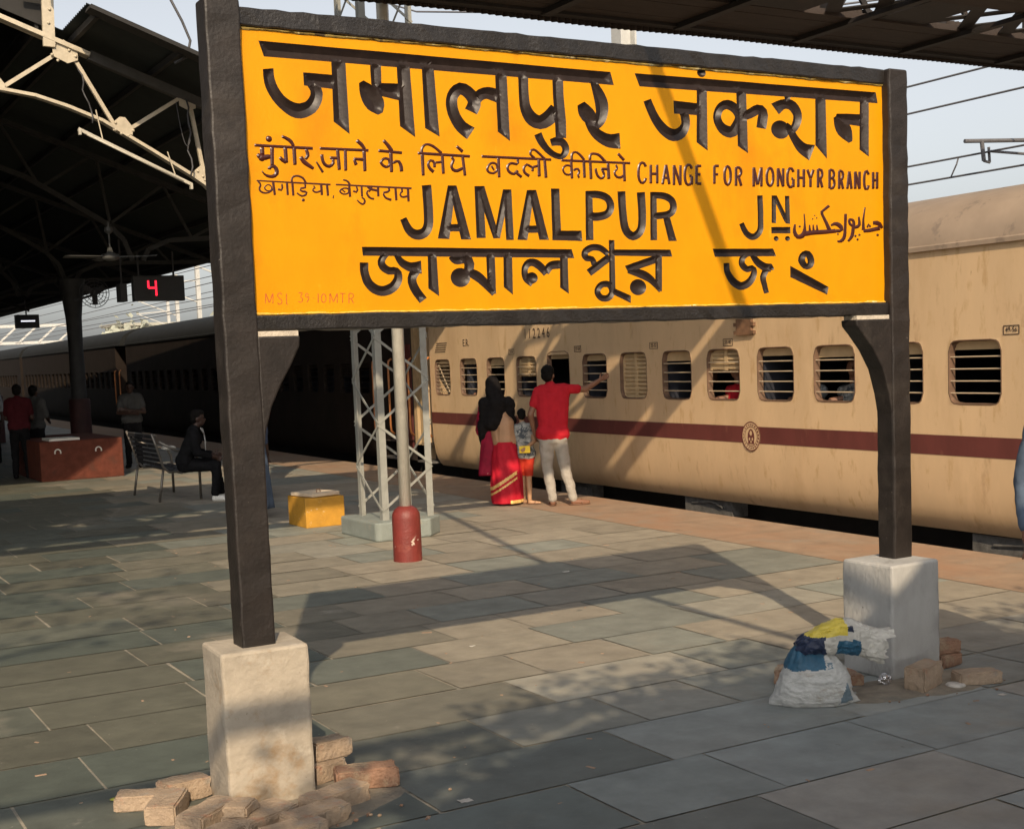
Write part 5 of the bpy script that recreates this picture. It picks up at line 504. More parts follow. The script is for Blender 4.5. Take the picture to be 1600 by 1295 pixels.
for z0,z1,mm in ((3.276,3.287,'flake_olive'),(2.090,2.100,'flake_pale')):
    m=MB(); n=240
    for i in range(n+1):
        x=1.913+(5.595-1.913)*i/n; d=.006*mnoise.noise(Vector((x*9,z0,0)))+.004*mnoise.noise(Vector((x*31,z0,2))); lo,hi=(z0+d,z1) if z0>3 else (z0,z1+d)
        m.v+=[(x,YF-.0015,lo),(x,YF-.012,(lo+hi)/2),(x,YF-.0015,hi)]
    for i in range(n): m.f+=[(3*i,3*i+3,3*i+4,3*i+1),(3*i+1,3*i+4,3*i+5,3*i+2)]
    m.build('paint_edge',mm,SG,smooth=True,fix=False)
for q in words('urdu_name',[]): lettering('urdu_name',q,'letter_brown',.003,.15)
for q in words('hindi_notice',[]): lettering('hindi_notice',q,'letter_brown',.006,.25)
for q in words('hindi_districts',[]): lettering('hindi_districts',q,'letter_brown',.0015,.1)
for q in words('english_notice',NC): lettering('english_notice',q,'letter_brown',.005,.25)
for q in words('height_mark',MC): lettering('height_mark',q,'mark_red',.0008,.05)
# ---------------------------------------------------------------- loose bricks, sack, litter
def brick(x,y,z,rz,label,m='brick',dims=(.23,.112,.072),tilt=(0,0),chip=.006,group='loose bricks round the sign pedestals'):
    bm=bmesh.new(); bmesh.ops.create_cube(bm,size=1)
    bmesh.ops.scale(bm,vec=dims,verts=bm.verts)
    bmesh.ops.bevel(bm,geom=bm.edges[:],offset=.008,segments=2,affect='EDGES')
    bmesh.ops.subdivide_edges(bm,edges=[e for e in bm.edges if e.calc_length()>.03],cuts=5,use_grid_fill=True)
    sd_=random.random()*50
    for v in bm.verts:
        q=v.co*22+Vector((sd_,0,0)); d=mnoise.noise(q)*chip+mnoise.noise(q*.35)*chip*1.2
        if v.co.x>dims[0]*.33: d-=abs(mnoise.noise(q*.7))*chip*2.5
        v.co+=v.co.normalized()*d
    me=bpy.data.meshes.new('loose_brick'); bm.to_mesh(me); bm.free()
    o=link('loose_brick',me,m,None,Vector((x,y,z+dims[2]/2)),True,40); o.rotation_euler=(R(tilt[0]),R(tilt[1]),R(rz))
    return tag(o,label,'brick',group)
d='brick_dusty'
brick(2.147,5.595,0,20,'pale half brick lying under another half brick right of the left pedestal',d,(0.209,0.143,0.094))
brick(2.194,5.623,.092,8,'sunlit broken half brick resting on top of another brick right of the left pedestal',d,(0.187,0.121,0.083),chip=.010)
brick(2.268,5.372,0,-14,'whole reddish brick sticking out to the right of the left pedestal','brick',(0.275,0.127,0.094))
brick(2.045,5.195,0,20,'long dusty brick lying across the front right corner of the left pedestal',d,(0.297,0.132,0.083))
brick(1.896,5.037,0,16,'dusty brick in the front row at the bottom edge below the left pedestal',d,(0.275,0.132,0.077))
brick(1.701,5.130,0,25,'broad flat dusty brick lying in front of the left pedestal',d,(0.297,0.165,0.083))
brick(1.524,5.288,0,38,'dusty brick angled outwards left of the front of the left pedestal',d,(0.275,0.132,0.088))
brick(1.417,5.521,0,62,'dusty brick at the far left end of the brick ring around the left pedestal',d,(0.264,0.132,0.086))
brick(1.552,5.707,0,8,'pale chipped brick lying against the left side of the left pedestal',d,(0.220,0.121,0.094),chip=.010)
brick(1.561,5.065,0,30,'dusty brick half out of frame at the bottom left below the left pedestal',d,(0.275,0.132,0.077))
brick(1.36,5.70,0,-25,'pale brick lying flat behind the far left brick of the ring',d,(.22,.12,.07))
brick(1.76,4.93,0,10,'dusty brick at the very bottom edge before the broad flat brick',d,(.26,.13,.07))
brick(1.62,5.14,.08,50,'broken piece of brick resting on the bricks in front of the left pedestal',d,(.15,.10,.05),chip=.010)
brick(5.43,5.08,0,18,'rough broken brick standing in front of the right pedestal','brick_dusty',(.25,.12,.135),chip=.012)
brick(5.72,4.98,0,-20,'low reddish brick lying right of the right pedestal','brick_dusty',(.25,.12,.07))
brick(5.90,5.36,0,6,'lower of the two stacked bricks right of the right pedestal','brick',(.20,.11,.075))
brick(5.89,5.37,.074,-4,'upper of the two stacked bricks right of the right pedestal','brick',(.19,.11,.075))
brick(4.93,5.63,0,40,'brown broken brick peeping out behind the sack','brick',(.17,.11,.09),chip=.012)
brick(5.20,5.42,0,70,'brick lying between the sack and the right pedestal','brick',(.2,.1,.06))
def patch(name,cx,cy,rx,ry,seed,z,label,mm='dust'):
    mb=MB(); rn=random.Random(seed); n=48; pts=[]
    for k in range(n):
        t=2*math.pi*k/n; q=1+.35*mnoise.noise(Vector((math.cos(t)*1.5+seed,math.sin(t)*1.5,0)))+.12*mnoise.noise(Vector((math.cos(t)*6,math.sin(t)*6,seed)))
        pts.append((cx+rx*q*math.cos(t),cy+ry*q*math.sin(t)))
    mb.v=[(x,y,z) for x,y in pts]+[(cx+(x-cx)*.6,cy+(y-cy)*.6,z+.010) for x,y in pts]+[(cx,cy,z+.012)]
    mb.f=[(k,(k+1)%n,n+(k+1)%n,n+k) for k in range(n)]+[(n+k,n+(k+1)%n,2*n) for k in range(n)]
    o=mb.build(name,mm,smooth=True); return tag(o,kind='stuff',label=label)
patch('brick_dust',1.83,5.32,.47,.38,2,.0015,'pale brick dust spread round the left pedestal')
patch('brick_dust',5.45,5.14,.44,.24,5,.0015,'brown dust in front of the right pedestal')
for i in range(26):
    rn=random.Random(100+i); c=(1.95,5.05) if i%2 else (5.5,4.95)
    x=c[0]+rn.gauss(0,.30); y=c[1]+rn.gauss(0,.12); s=.004+rn.random()*.008
    if i%2 and y>5.1: y=5.0-rn.random()*.2
    if not i%2 and y>5.15: y=4.9-rn.random()*.1
    if i==0: GR=MB()
    GR.ell((x,y,.004+s*.4),(s,s*.8,s*.6),6,4)
tag(GR.build('brick_crumbs','brick'),kind='stuff',label='small crumbs of brick scattered before the pedestals')
GR=MB()
for k in range(170):
    rn=random.Random(900+k); x=rn.uniform(.3,7.8); y=rn.uniform(3.0,14.5); q=.003+.006*rn.random()**3; d_=Vector((rn.gauss(0,1),rn.gauss(0,1),0)).normalized(); e_=Vector((-d_.y,d_.x,0))
    GR.obox((x,y,.0025),d_*q*(1+3*rn.random()),e_*q,(0,0,.0018))
tag(GR.build('grit','edge_dark'),kind='stuff',label='specks of grit scattered on the paving')
def scrap(x,y,r,label,mm,seed):
    m=MB(); n=9; rn=random.Random(seed); P_=[]
    for i in range(n):
        for j in range(n): u=(i/(n-1)-.5)*2*r; v=(j/(n-1)-.5)*1.4*r; P_.append((x+u+.15*r*mnoise.noise(Vector((u*30,v*30,seed))),y+v,.004+.35*r*abs(mnoise.noise(Vector((u*22+seed,v*22,3))))))
    m.v=P_; m.f=[(i*n+j,i*n+j+1,(i+1)*n+j+1,(i+1)*n+j) for i in range(n-1) for j in range(n-1)]
    return tag(m.build('paper_scrap',mm,smooth=True,fix=False),label,'scrap','scraps of litter on the paving')
scrap(2.53,4.93,.03,'crumpled paper scrap on the paving right of the reddish brick','cup',1)
scrap(5.62,4.72,.022,'small grey scrap in front of the crushed cup','cup',2)
scrap(6.05,9.7,.03,'pale paper scrap on the sunlit paving behind the sign','white_paint',3)
scrap(4.0,7.6,.02,'tiny pale scrap inside the open paving between sign shadow and camera','white_paint',4)
m=MB(); m.ell((1.30,5.86,.012),(.045,.022,.006),10,5); tag(m.build('fallen_leaf','leaf'),'yellow green leaf lying on the paving left of the left pedestal','leaf')
# sack
def ridge(q): return 1-2*abs(mnoise.noise(q))
def sack():
    t=thing('cement_sack',(4.76,5.22,0),'dirty white woven sack with a blue top slumped before the right pedestal','sack')
    X=rt.copy(); X.z=0; X.normalize(); Yv=Vector((-X.y,X.x,0)); c=Vector((4.76,5.22,0))
    prof=[(0,.200,.110,0),(.03,.212,.128,0),(.08,.205,.135,.002),(.14,.188,.130,.006),(.19,.166,.115,.006),(.235,.138,.096,-.004),(.265,.110,.080,-.016),(.29,.080,.060,-.028),(.31,.058,.048,-.032),(.33,.048,.040,-.028)]
    rings=[]; n=120; NR=70
    for r_ in range(NR+1):
        z=.33*(r_/NR); k=0
        while k<len(prof)-2 and prof[k+1][0]<z: k+=1
        a,b=prof[k],prof[k+1]; f=min(1,max(0,(z-a[0])/(b[0]-a[0]))); rx,ry,dx=[a[i]+(b[i]-a[i])*f for i in (1,2,3)]
        ring=[]
        for i in range(n):
            th=2*math.pi*i/n; cx=abs(math.cos(th))**.75*math.copysign(1,math.cos(th)); cy=abs(math.sin(th))**.75*math.copysign(1,math.sin(th))
            u=Vector((math.cos(th)*2.2,math.sin(th)*2.2,0)); q=u+Vector((0,0,z*20+.5*math.cos(th)))
            wr=.030*ridge(q*Vector((.8,.8,1.1)))+.022*ridge(q*Vector((1.6,1.6,2.1))+Vector((5,1,2)))+.03*mnoise.noise(q*.45)
            if z>.19: g=min(1,(z-.19)/.1); wr=wr*(1-.5*g)+.075*g*math.sin(th*11+2*mnoise.noise(u+Vector((0,0,z*5))))
            ear=.055*max(0,1-z/.07)**1.3*max(0,abs(math.cos(th)))**26*(1 if math.cos(th)>0 else .8)
            sag=-.006*math.sin(th*3)
            p=c+X*(.93*rx*(1+wr)*cx+dx+ear*math.copysign(1,math.cos(th)))+Yv*(ry*(1+wr*1.3)*cy)+Vector((0,0,max(.002,z+.004+(.012*mnoise.noise(q*.7)+sag)*min(1,z/.05))))
            ring.append(p)
        rings.append(ring)
    m=MB().loft(rings)
    mm=mat('sack_weave',(.45,.45,.43),rough=.8,var=.16,scale=26,stain=[((.27,.24,.19),5,.56,.12),((.55,.53,.49),9,.62,.1)],bump=.7,bscale=40,stretch=(1,1,2.2))
    o=m.build('sack_body',[mm,'sack_blue','sack_print'],t,smooth=True)
    og=Vector(ORG[t.name])
    for p in o.data.polygons:
        q=Vector(p.center)+og-c; a=q.dot(X); z=q.z+.010*mnoise.noise(q*20)
        if z>.200+.03*(a+.05)+(.085 if a>.045 else 0): p.material_index=1
        if q.dot(Yv)<-.02 and .02<z<.125 and abs(a-.155)<(.125-z)*.42: p.material_index=2
        if q.dot(Yv)<-.02 and .205<z<.232 and abs(a-.068)<.013 and not (abs(a-.068)<.006 and .211<z<.225): p.material_index=2
    return t
mk('sack_blue',(.022,.090,.155),rough=.6,var=.25,scale=18,stain=[((.20,.26,.30),22,.66,.06)],bump=.7,bscale=34)
mk('sack_print',(.13,.18,.215),rough=.7,var=.2,scale=20,bump=.5,bscale=34)
sack()
mk('bag_yellow',(.66,.52,.07),rough=.45,var=.14,stain=[((.75,.70,.50),16,.64,.06)],bump=.7,bscale=26)
mk('bag_navy',(.016,.026,.062),rough=.45,var=.25,bump=.7,bscale=26)
mk('bag_white',(.50,.48,.43),rough=.5,var=.2,scale=14,stain=[((.62,.56,.28),11,.64,.06),((.25,.25,.22),17,.68,.05)],bump=.8,bscale=26)
mk('bag_teal',(.018,.085,.150),rough=.45,var=.25,bump=.7,bscale=26)
def bagtop():
    X=rt.copy(); X.z=0; X.normalize(); Yv=Vector((-X.y,X.x,0)); c=Vector((4.74,5.20,0))
    t=thing('plastic_bag',(4.9,5.16,.34),'crumpled yellow, navy and white plastic bag folded over the sack','bag')
    path=[(-.085,.02,.300,.026,.03),(-.05,.0,.316,.045,.05),(.0,-.01,.332,.058,.060),(.06,-.01,.352,.072,.066),(.12,0,.362,.080,.068),(.18,.0,.356,.082,.066),(.23,.01,.338,.078,.062),(.28,.02,.318,.074,.062),(.325,.02,.304,.072,.066),(.385,.02,.296,.076,.072)]
    rings=[]; n=84; K=80
    for i in range(K+1):
        f=i/K*(len(path)-1); k=min(int(f),len(path)-2); f-=k; a,b=path[k],path[k+1]; x,y,z,rv,rh=[a[j]+(b[j]-a[j])*f for j in range(5)]
        ring=[]
        for j in range(n):
            th=2*math.pi*j/n; q=Vector((math.cos(th)*1.5,math.sin(th)*1.5,i*.075)); w_=.20*mnoise.noise(q)+.15*ridge(q*1.7)*.5+.10*ridge(q*3.3+Vector((3,3,3)))*.6+.05*mnoise.noise(q*7)
            rag=0
            if i>K-10: g=(i-K+10)/10; rag=g*(.05*mnoise.noise(Vector((math.cos(th)*2.5,math.sin(th)*2.5,7)))+.02*mnoise.noise(Vector((math.cos(th)*8,math.sin(th)*8,1)))); w_+=g*.10*math.sin(th*7+1)
            cs=abs(math.cos(th))**.7*math.copysign(1,math.cos(th)); sn=abs(math.sin(th))**.7*math.copysign(1,math.sin(th))
            ring.append(c+X*(x+rag+.018*mnoise.noise(q*1.7)+.022*math.sin(th)*(x>.05))+Yv*(y+rh*(1+w_)*cs)+Vector((0,0,z+rv*(1+w_)*sn)))
        rings.append(ring)
    inner=[[c+X*.30+Yv*.01+Vector((0,0,.32))+(p-(c+X*.30+Yv*.01+Vector((0,0,.32))))*.55 for p in rings[-1]]]
    o=MB().loft(rings+inner).build('bag_film',['bag_white','bag_yellow','bag_navy','bag_teal'],t,smooth=True,angle=32,fix=False)
    og=Vector(ORG[t.name])
    for p in o.data.polygons:
        q=Vector(p.center)+og-c; nz=mnoise.noise(q*16)*.014; a=q.dot(X)+nz; z=q.z+nz; i=0; top=.372-.06*max(0,a-.05)
        if z>top and a<.165: i=1
        elif a<.055: i=2
        elif a<.115: i=0
        elif a<.245 and z<.345-.05*(a-.1): i=3
        if i==0 and .165<a<.20 and .385<z<.415: i=2
        p.material_index=i
bagtop()
m=MB(); m.ell((5.30,5.24,.035),(.045,.035,.032),18,10)
for i,v in enumerate(m.v):
    q=Vector(v)*38; m.v[i]=tuple(Vector(v)+ (Vector(v)-Vector((5.30,5.24,.035)))*mnoise.noise(q)*.55)
tag(m.build('foil_wrapper','foil'),'small crumpled silver foil wrapper on the ground between sack and pedestal','wrapper')
m=MB(); m.lathe((5.57,4.99,0),[(.05,.002),(.055,.012),(.045,.02),(.02,.024),(.0,.024)],18); tag(m.build('crushed_cup','cup',smooth=True),'flat grey crushed cup on the ground in front of the rough brick','cup')
# ---------------------------------------------------------------- small platform furniture
t=thing('storage_box',(5.72,14.6,0),'small yellow concrete block with a pale slab on top','box')
MB().box((5.48,14.35,0),(5.96,14.92,.345)).build('block','yellow_box',t,bevel=.012)
m=MB(); m.obox((5.71,14.62,.372),(.19,.05,.0),(-.05,.22,.0),(0,0,.02)); m.build('lid_slab','slab_pale',t,bevel=.006)
m=MB(); m.tube([(5.68,14.5,.39),(5.69,14.51,.425),(5.73,14.52,.425),(5.74,14.53,.39)],.006,6); m.build('lid_handle','rust_box',t)
t=thing('steel_pole',(5.30,11.3,0),'round steel pole in a chipped red concrete base before the lattice mast','pole')
MB().lathe((5.305,11.3,0),[(.135,0),(.133,.40),(.128,.45),(.105,.49),(.07,.515),(.05,.52)],28).build('base','red_base',t,smooth=True,angle=40)
MB().tube([(5.305,11.3,.45),(5.305,11.3,9.5)],.055,20).build('tube','pole_alu',t,smooth=True)
t=thing('lattice_mast',(6.05,13.1,0),'grey steel lattice mast on a low grey green concrete plinth','mast')
x0,y0,x1,y1=5.60,12.66,6.45,13.62; c=.22
MB().prism([(x0+.04,y0),(x1-c,y0),(x1,y0+c),(x1,y1),(x0,y1),(x0,y0+.04)],lambda p,d:(p[0],p[1],d),0,.20).build('plinth','plinth_green',t,bevel=.02)
L4=[(5.76,12.84),(6.36,12.84),(5.76,13.46),(6.36,13.46)]
for k,(x,y) in enumerate(L4):
    m=MB(); sx=1 if k%2==0 else -1; sy=1 if k<2 else -1
    m.box((x,min(y,y+sy*.01),.19),(x+sx*.075,max(y,y+sy*.01),9.6)) if sx>0 else m.box((x-.075,min(y,y+sy*.01),.19),(x,max(y,y+sy*.01),9.6))
    xa,xb=(x,x+.01*sx); yy=y+sy*.0101
    m.box((min(xa,xb),min(yy,y+sy*.075),.19),(max(xa,xb),max(yy,y+sy*.075),9.6)); m.build('leg','steel_grey',t,fix=True)
for face in range(4):
    a,b=[(0,1),(2,3),(0,2),(1,3)][face]; m=MB(); z=.3; k=0
    while z<9.3:
        p,q=(L4[a],L4[b]) if k%2==0 else (L4[b],L4[a]); off=(0,-.006 if face==0 else .006 if face==1 else 0); ox=-.006 if face==2 else .006 if face==3 else 0
        m.bar((p[0]+ox,p[1]+off[1],z),(q[0]+ox,q[1]+off[1],z+.44),.026,.008,upv=((1,0,0) if face>1 else (0,1,0))); z+=.46; k+=1
    m.build('bracing','steel_grey',t)
# ---------------------------------------------------------------- coaches
def coach(y0,y1,wins,label,first=False,door=None,cb='train_cream',cr='train_roof',cw='train_maroon',cf='train_frame'):
    t=thing('railway_coach',(TX(y0)+1.6,(y0+y1)/2,-.6),label,'train coach','coaches of the stopped train')
    pt=lambda y,u,z:(TX(y)+u,y,z)
    doorw=.72 if door else 0
    ya,yb=(y0,y1-doorw-.1) if door=='far' else ((y0+doorw+.1,y1) if door=='near' else (y0,y1))
    def strip(prof,a,b,step=.5,dent=0):
        m=MB(); n=max(1,int((b-a)/step)); rings=[]
        for i in range(n+1):
            y=a+(b-a)*i/n; rings.append([pt(y,u+dent*min(1,max(0,(.70-z)/.3))*mnoise.noise(Vector((y*1.1,z*2.2,u))),z) for u,z in prof])
        for i in range(n):
            o=len(m.v); k=len(prof); m.v+=rings[i]+rings[i+1]; m.f+=[(o+j,o+j+1,o+k+j+1,o+k+j) for j in range(k-1)]
        return m
    Z0,Z1=1.265,1.862
    body=MB()
    lowp=[(.17,.075),(.12,.13),(.075,.21),(.045,.30),(.022,.44),(.008,.60),(0,.80),(0,1.02),(0,Z0)]
    s_=strip(lowp,ya,yb,.25,.012); body.add(s_.v,s_.f)
    # ragged bottom lip
    s_=strip([(0,Z1),(0,2.10),(0,2.40),(0,2.69)],ya,yb,.5,0); body.add(s_.v,s_.f)
    ws=sorted([(yc-w_/2,yc+w_/2) for yc,w_,k in wins]); prev=ya
    for a,b in ws+[(yb,yb)]:
        if a-prev>.01: s_=strip([(0,Z0),(0,1.56),(0,Z1)],prev,a,.5,0); body.add(s_.v,s_.f)
        prev=b
    ends=[pt(yb,u,z) for u,z in lowp+[(0,2.69)]]+[pt(yb,.5,2.69),pt(yb,.5,.075)]
    body.add(ends,[tuple(range(len(ends)))])
    ends=[pt(ya,u,z) for u,z in lowp+[(0,2.69)]]+[pt(ya,3.2,2.69),pt(ya,3.2,.075)]
    body.add(ends,[tuple(range(len(ends)))])
    body.add([pt(y0,3.2,.075),pt(y1,3.2,.075),pt(y1,3.2,2.7),pt(y0,3.2,2.7),pt(y1,.3,.075),pt(y1,.3,2.7)],[(0,1,2,3),(1,4,5,2)])
    B=body.build('body',cb,t,smooth=True,angle=30)
    rp=[(0.004,2.69),(-.035,2.69),(-.035,2.73),(.0,2.745),(.015,2.83),(.07,2.94),(.17,3.05),(.35,3.15),(.8,3.27),(1.6,3.34),(2.4,3.27),(2.85,3.15),(3.03,3.05),(3.15,2.9),(3.2,2.69)]
    rm=strip(rp,y0,y1,2); 
    for y in (y0,y1): rm.add([pt(y,u,z) for u,z in rp],[tuple(range(len(rp)))])
    rm.build('roof',cr,t,smooth=True,angle=35)
    if first:
        for yv in (8.3,12.5,16.6): 
            MB().lathe(pt(yv,1.35,3.28),[(.16,0),(.16,.08),(.2,.09),(.16,.15),(.02,.17)],14).build('roof_vent','train_roof',t)
    bm_=MB()
    s_=strip([(-.004,.80),(-.0045,.985)],ya,yb,2); bm_.add(s_.v,s_.f); bm_.build('waist_band',cw,t,fix=False)
    # interior: linings, floor, partitions
    m=MB(); m.add([pt(y0+.05,1.9,.3),pt(y1-.05,1.9,.3),pt(y1-.05,1.9,2.69),pt(y0+.05,1.9,2.69)],[(0,1,2,3)])
    m.add([pt(y0+.05,.05,.42),pt(y1-.05,.05,.42),pt(y1-.05,1.9,.42),pt(y0+.05,1.9,.42)],[(0,1,2,3)])
    m.add([pt(y0+.05,.02,2.60),pt(y1-.05,.02,2.60),pt(y1-.05,1.9,2.60),pt(y0+.05,1.9,2.60)],[(0,1,2,3)])
    m.build('interior','train_inside',t,fix=False)
    m=MB(); y=ya+1.35
    while y<yb-1:
        m.obox(pt(y,1.0,1.35),(.9,0,0),(0,.03,0),(0,0,.92)); m.obox(pt(y-.32,1.0,.85),(.9,0,0),(0,.26,0),(0,0,.05)); m.obox(pt(y+.32,1.0,.85),(.9,0,0),(0,.26,0),(0,0,.05)); y+=1.86
    m.build('seats','train_seat',t)
    for yc,w_,k in wins:
        z0,z1=(Z0,Z1) if k!='e' else (Z0-.02,Z1+.05)
        n=40; inn=[];out=[]; hw,hh=w_/2,(z1-z0)/2; zc=(z0+z1)/2; rr=.10
        angs=[2*math.pi*(i+.5)/n for i in range(n)]
        for qx,qz in ((1,1),(-1,1),(-1,-1),(1,-1)):
            ac=math.atan2(qz*(hh+.004),qx*(hw+.004))%(2*math.pi); k_=min(range(n),key=lambda i:abs(angs[i]-ac)); angs[k_]=ac
        for i in range(n):
            a=angs[i]; ca,sa=math.cos(a),math.sin(a)
            cx=(hw-.012-rr)*(1 if ca>0 else -1); cz=(hh-.010-rr)*(1 if sa>0 else -1)
            q=max(abs(ca)/(hw-.012),abs(sa)/(hh-.010)); px_,pz_=ca/q,sa/q
            if abs(px_)>abs(cx) and abs(pz_)>abs(cz):
                dx,dz=px_-cx,pz_-cz; l=math.hypot(dx,dz); px_,pz_=cx+dx/l*rr,cz+dz/l*rr
            inn.append((px_,pz_)); q2=max(abs(ca)/(hw+.004),abs(sa)/(hh+.004)); out.append((ca/q2,sa/q2))
        m=MB(); e=.004
        m.v=[pt(yc-a,-.0006,zc+b) for a,b in out]+[pt(yc-a*1.03,-.0012,zc+b*1.03) for a,b in inn]+[pt(yc-a,-.0045,zc+b) for a,b in inn]+[pt(yc-a*.965,.07,zc+b*.965) for a,b in inn]
        m.f=[(r*n+i,r*n+(i+1)%n,(r+1)*n+(i+1)%n,(r+1)*n+i) for r in range(3) for i in range(n)]
        W=m.build('window',[cb,'window_rubber'] if cb=='train_cream' else [cf,cf],t,smooth=True,angle=25)
        for p in W.data.polygons:
            if p.index>=n: p.material_index=1
        if k!='e' and k!='l':
            m=MB(); nb=9 if k=='d' else 4
            zs=[z0+(z1-z0)*(i+1)/(nb+1)*(.92 if nb==4 else 1) for i in range(nb)]
            for z in zs: m.tube([pt(yc-hw,.022,z),pt(yc+hw,.022,z)],.0075 if nb==4 else .006,6)
            if k=='d': m.tube([pt(yc+.2,.03,z1-.1),pt(yc-.2,.03,z0+.05)],.008,6)
            m.build('window_bars','train_bar' if cb=='train_cream' else cf,W)
        sh={'l':1.0,'h':.42,'p':.5}.get(k,.19+.035*math.sin(yc*5))
        m=MB(); zb=z1-(z1-z0)*sh
        m.obox(pt(yc,.075,(zb+z1)/2),(.004,hw*.035*.0+0,0),(0,hw,0),(0,0,(z1-zb)/2))
        if sh>.3:
            z=zb+.04
            while z<z1-.03:
                for q in (-.5,.5): m.obox(pt(yc+q*hw*.95,.062,z),(.012,0,.009),(0,hw*.40,0),(.002,0,.012)); 
                z+=.052
            for q in (-.93,0,.93): m.obox(pt(yc+q*hw,.056,(zb+z1)/2),(.012,0,0),(0,.028,0),(0,0,(z1-zb)/2))
        m.build('window_shutter','train_shut' if cb=='train_cream' else cf,W)
        if False: 
            m=MB(); m.obox(pt(yc+hw*.8,.09,(z0+z1)/2),(.006,0,0),(0,.010,0),(0,0,hh*.95)); m.obox(pt(yc+hw*.62,.09,(z0+z1)/2),(.006,0,0),(0,.008,0),(0,0,hh)); m.build('window_guide','train_bar' if cb=='train_cream' else cf,W)
    if door:
        a,b=(yb,y1) if door=='far' else (y0,ya)
        m=MB(); m.add([pt(a,.42,.05),pt(b,.42,.05),pt(b,.42,2.69),pt(a,.42,2.69)],[(0,1,2,3)]); D=m.build('door','train_inside',t,fix=False)
        m=MB(); m.obox(pt((a+b)/2,.39,1.2),(.02,0,0),(0,.30,0),(0,0,.95)); m.build('door_leaf','train_maroon',D)
        m=MB()
        for z in (.12,-.14,-.38): m.obox(pt((a+b)/2,.16,z),(.14,0,0),(0,.30,0),(0,0,.015))
        m.build('step','under_grey',D)
        for yy in (a+.03,b-.05):
            m=MB(); m.tube([pt(yy,-.0,1.90),pt(yy,-.06,1.86),pt(yy,-.07,1.78),pt(yy,-.07,.72),pt(yy,-.06,.62),pt(yy,.0,.56)],.019,8); m.build('grab_rail','rail_orange',t,smooth=True)
    m=MB(); m.obox(pt((y0+y1)/2,1.75,-.30),(1.05,0,0),(.035*(y1-y0)/2*.96,(y1-y0)/2*.96,0),(0,0,.33)); m.build('underframe','train_under',t)
    return t
W1=[(19.69,.60,'d'),(18.72,.62,'o'),(17.785,.60,'o'),(16.81,.62,'p'),(15.88,.64,'e'),(14.915,.63,'o'),(13.98,.63,'l'),(13.025,.62,'o'),(12.105,.63,'h'),(11.175,.63,'o'),(10.24,.63,'o'),(9.31,.62,'o'),(8.385,.63,'o'),(7.45,.62,'o'),(6.5,.62,'o')]
CO=coach(-1.0,21.0,W1,'cream railway coach with maroon waist band, number 112246 and sunlit barred windows',True,'far')
def Lc(y,u,z): return (TX(y)+u,y,z)
for (yv,u,z,dx,dy,dz) in ((12.75,.34,-.03,.12,.45,.10),(8.05,.36,-.06,.14,.55,.12),(16.0,.4,-.05,.1,.4,.1)): m=MB(); m.obox(Lc(yv,u,z),(dx,0,0),(0,dy,0),(0,0,dz)); m.tube([Lc(yv-.3,u-dx-.01,z+.02),Lc(yv-.1,u-dx-.01,z+.07),Lc(yv+.3,u-dx-.01,z+.03)],.02,6); m.build('battery_box','under_grey',CO)
def ctext(body,y,z,size,sx=1,name='painted_number',sp=1):
    o=text(body,size,Lc(y,-.0045,z),(-.035,-1,0),(0,0,1),sx,name,'text_dark',CO,.0008); return o
for i,ch in enumerate('112246'): ctext(ch,16.80-.135*i,2.172,.205,.85)
ctext('E.R.',18.77,2.10,.155,1.0)
for s_,y in (('49-56',7.965),('41-48',9.77),('33-40',12.0),('25-32',13.50),('17-24',15.33),('9-16',17.25)):
    ctext(s_,y,1.932,.062,.9,'berth_number'); m=MB()
    for a,b in (((-.085,-.038),(.085,-.038)),((.085,-.038),(.085,.038)),((.085,.038),(-.085,.038)),((-.085,.038),(-.085,-.038))): m.bar(Lc(y+a[0],-.004,1.93+a[1]),Lc(y+b[0],-.004,1.93+b[1]),.006,.003,upv=(1,0,0))
    m.build('berth_plate','text_dark',CO)
m=MB(); 
for i in range(5): m.bar(Lc(19.95-.02*i,-.004,1.98+.035*i),Lc(19.55-.02*i,-.004,1.98+.035*i),.012,.003,upv=(1,0,0))
m.build('small_print','text_dark',CO)
# destination board holder
m=MB(); m.obox(Lc(11.67,-.02,2.15),(.018,0,0),(0,.13,0),(0,0,.15)); B_=m.build('board_holder','rust_box',CO,bevel=.004)
m=MB()
for dy in (-.15,.15):
    for z in (2.03,2.12,2.24): m.obox(Lc(11.67+dy,-.02,z),(.02,0,0),(0,.025,0),(0,0,.02))
m.build('clip','rust_box',B_)
# round emblem on the band
def disc(y,z,r0,r1,u,mm,name,par,n=40):
    m=MB(); 
    if r0>0:
        m.v=[Lc(y-r0*math.cos(2*math.pi*i/n),u,z+r0*math.sin(2*math.pi*i/n)) for i in range(n)]+[Lc(y-r1*math.cos(2*math.pi*i/n),u,z+r1*math.sin(2*math.pi*i/n)) for i in range(n)]
        m.f=[(i,(i+1)%n,n+(i+1)%n,n+i) for i in range(n)]
    else: m.v=[Lc(y-r1*math.cos(2*math.pi*i/n),u,z+r1*math.sin(2*math.pi*i/n)) for i in range(n)]; m.f=[tuple(range(n))]
    return m.build(name,mm,par,fix=False)
E_=disc(11.61,.875,0,.165,-.007,'train_cream','emblem',CO)
disc(11.61,.875,.153,.165,-.009,'train_maroon','emblem_ring',E_); disc(11.61,.875,.104,.112,-.009,'train_maroon','emblem_ring',E_)
m=MB()
for i in range(22):
    a=2*math.pi*i/22+.14; m.obox(Lc(11.61-.132*math.cos(a),-.009,.875+.132*math.sin(a)),(.001,0,0),(0,.006*math.cos(a)+.003,.006*math.sin(a)),(0,-.011*math.sin(a),.011*math.cos(a)))
pts=[(-.055,-.085),(.055,-.085),(.05,-.06),(.06,-.02),(.055,.03),(.03,.068),(0,.085),(-.03,.068),(-.055,.03),(-.06,-.02),(-.05,-.06)]
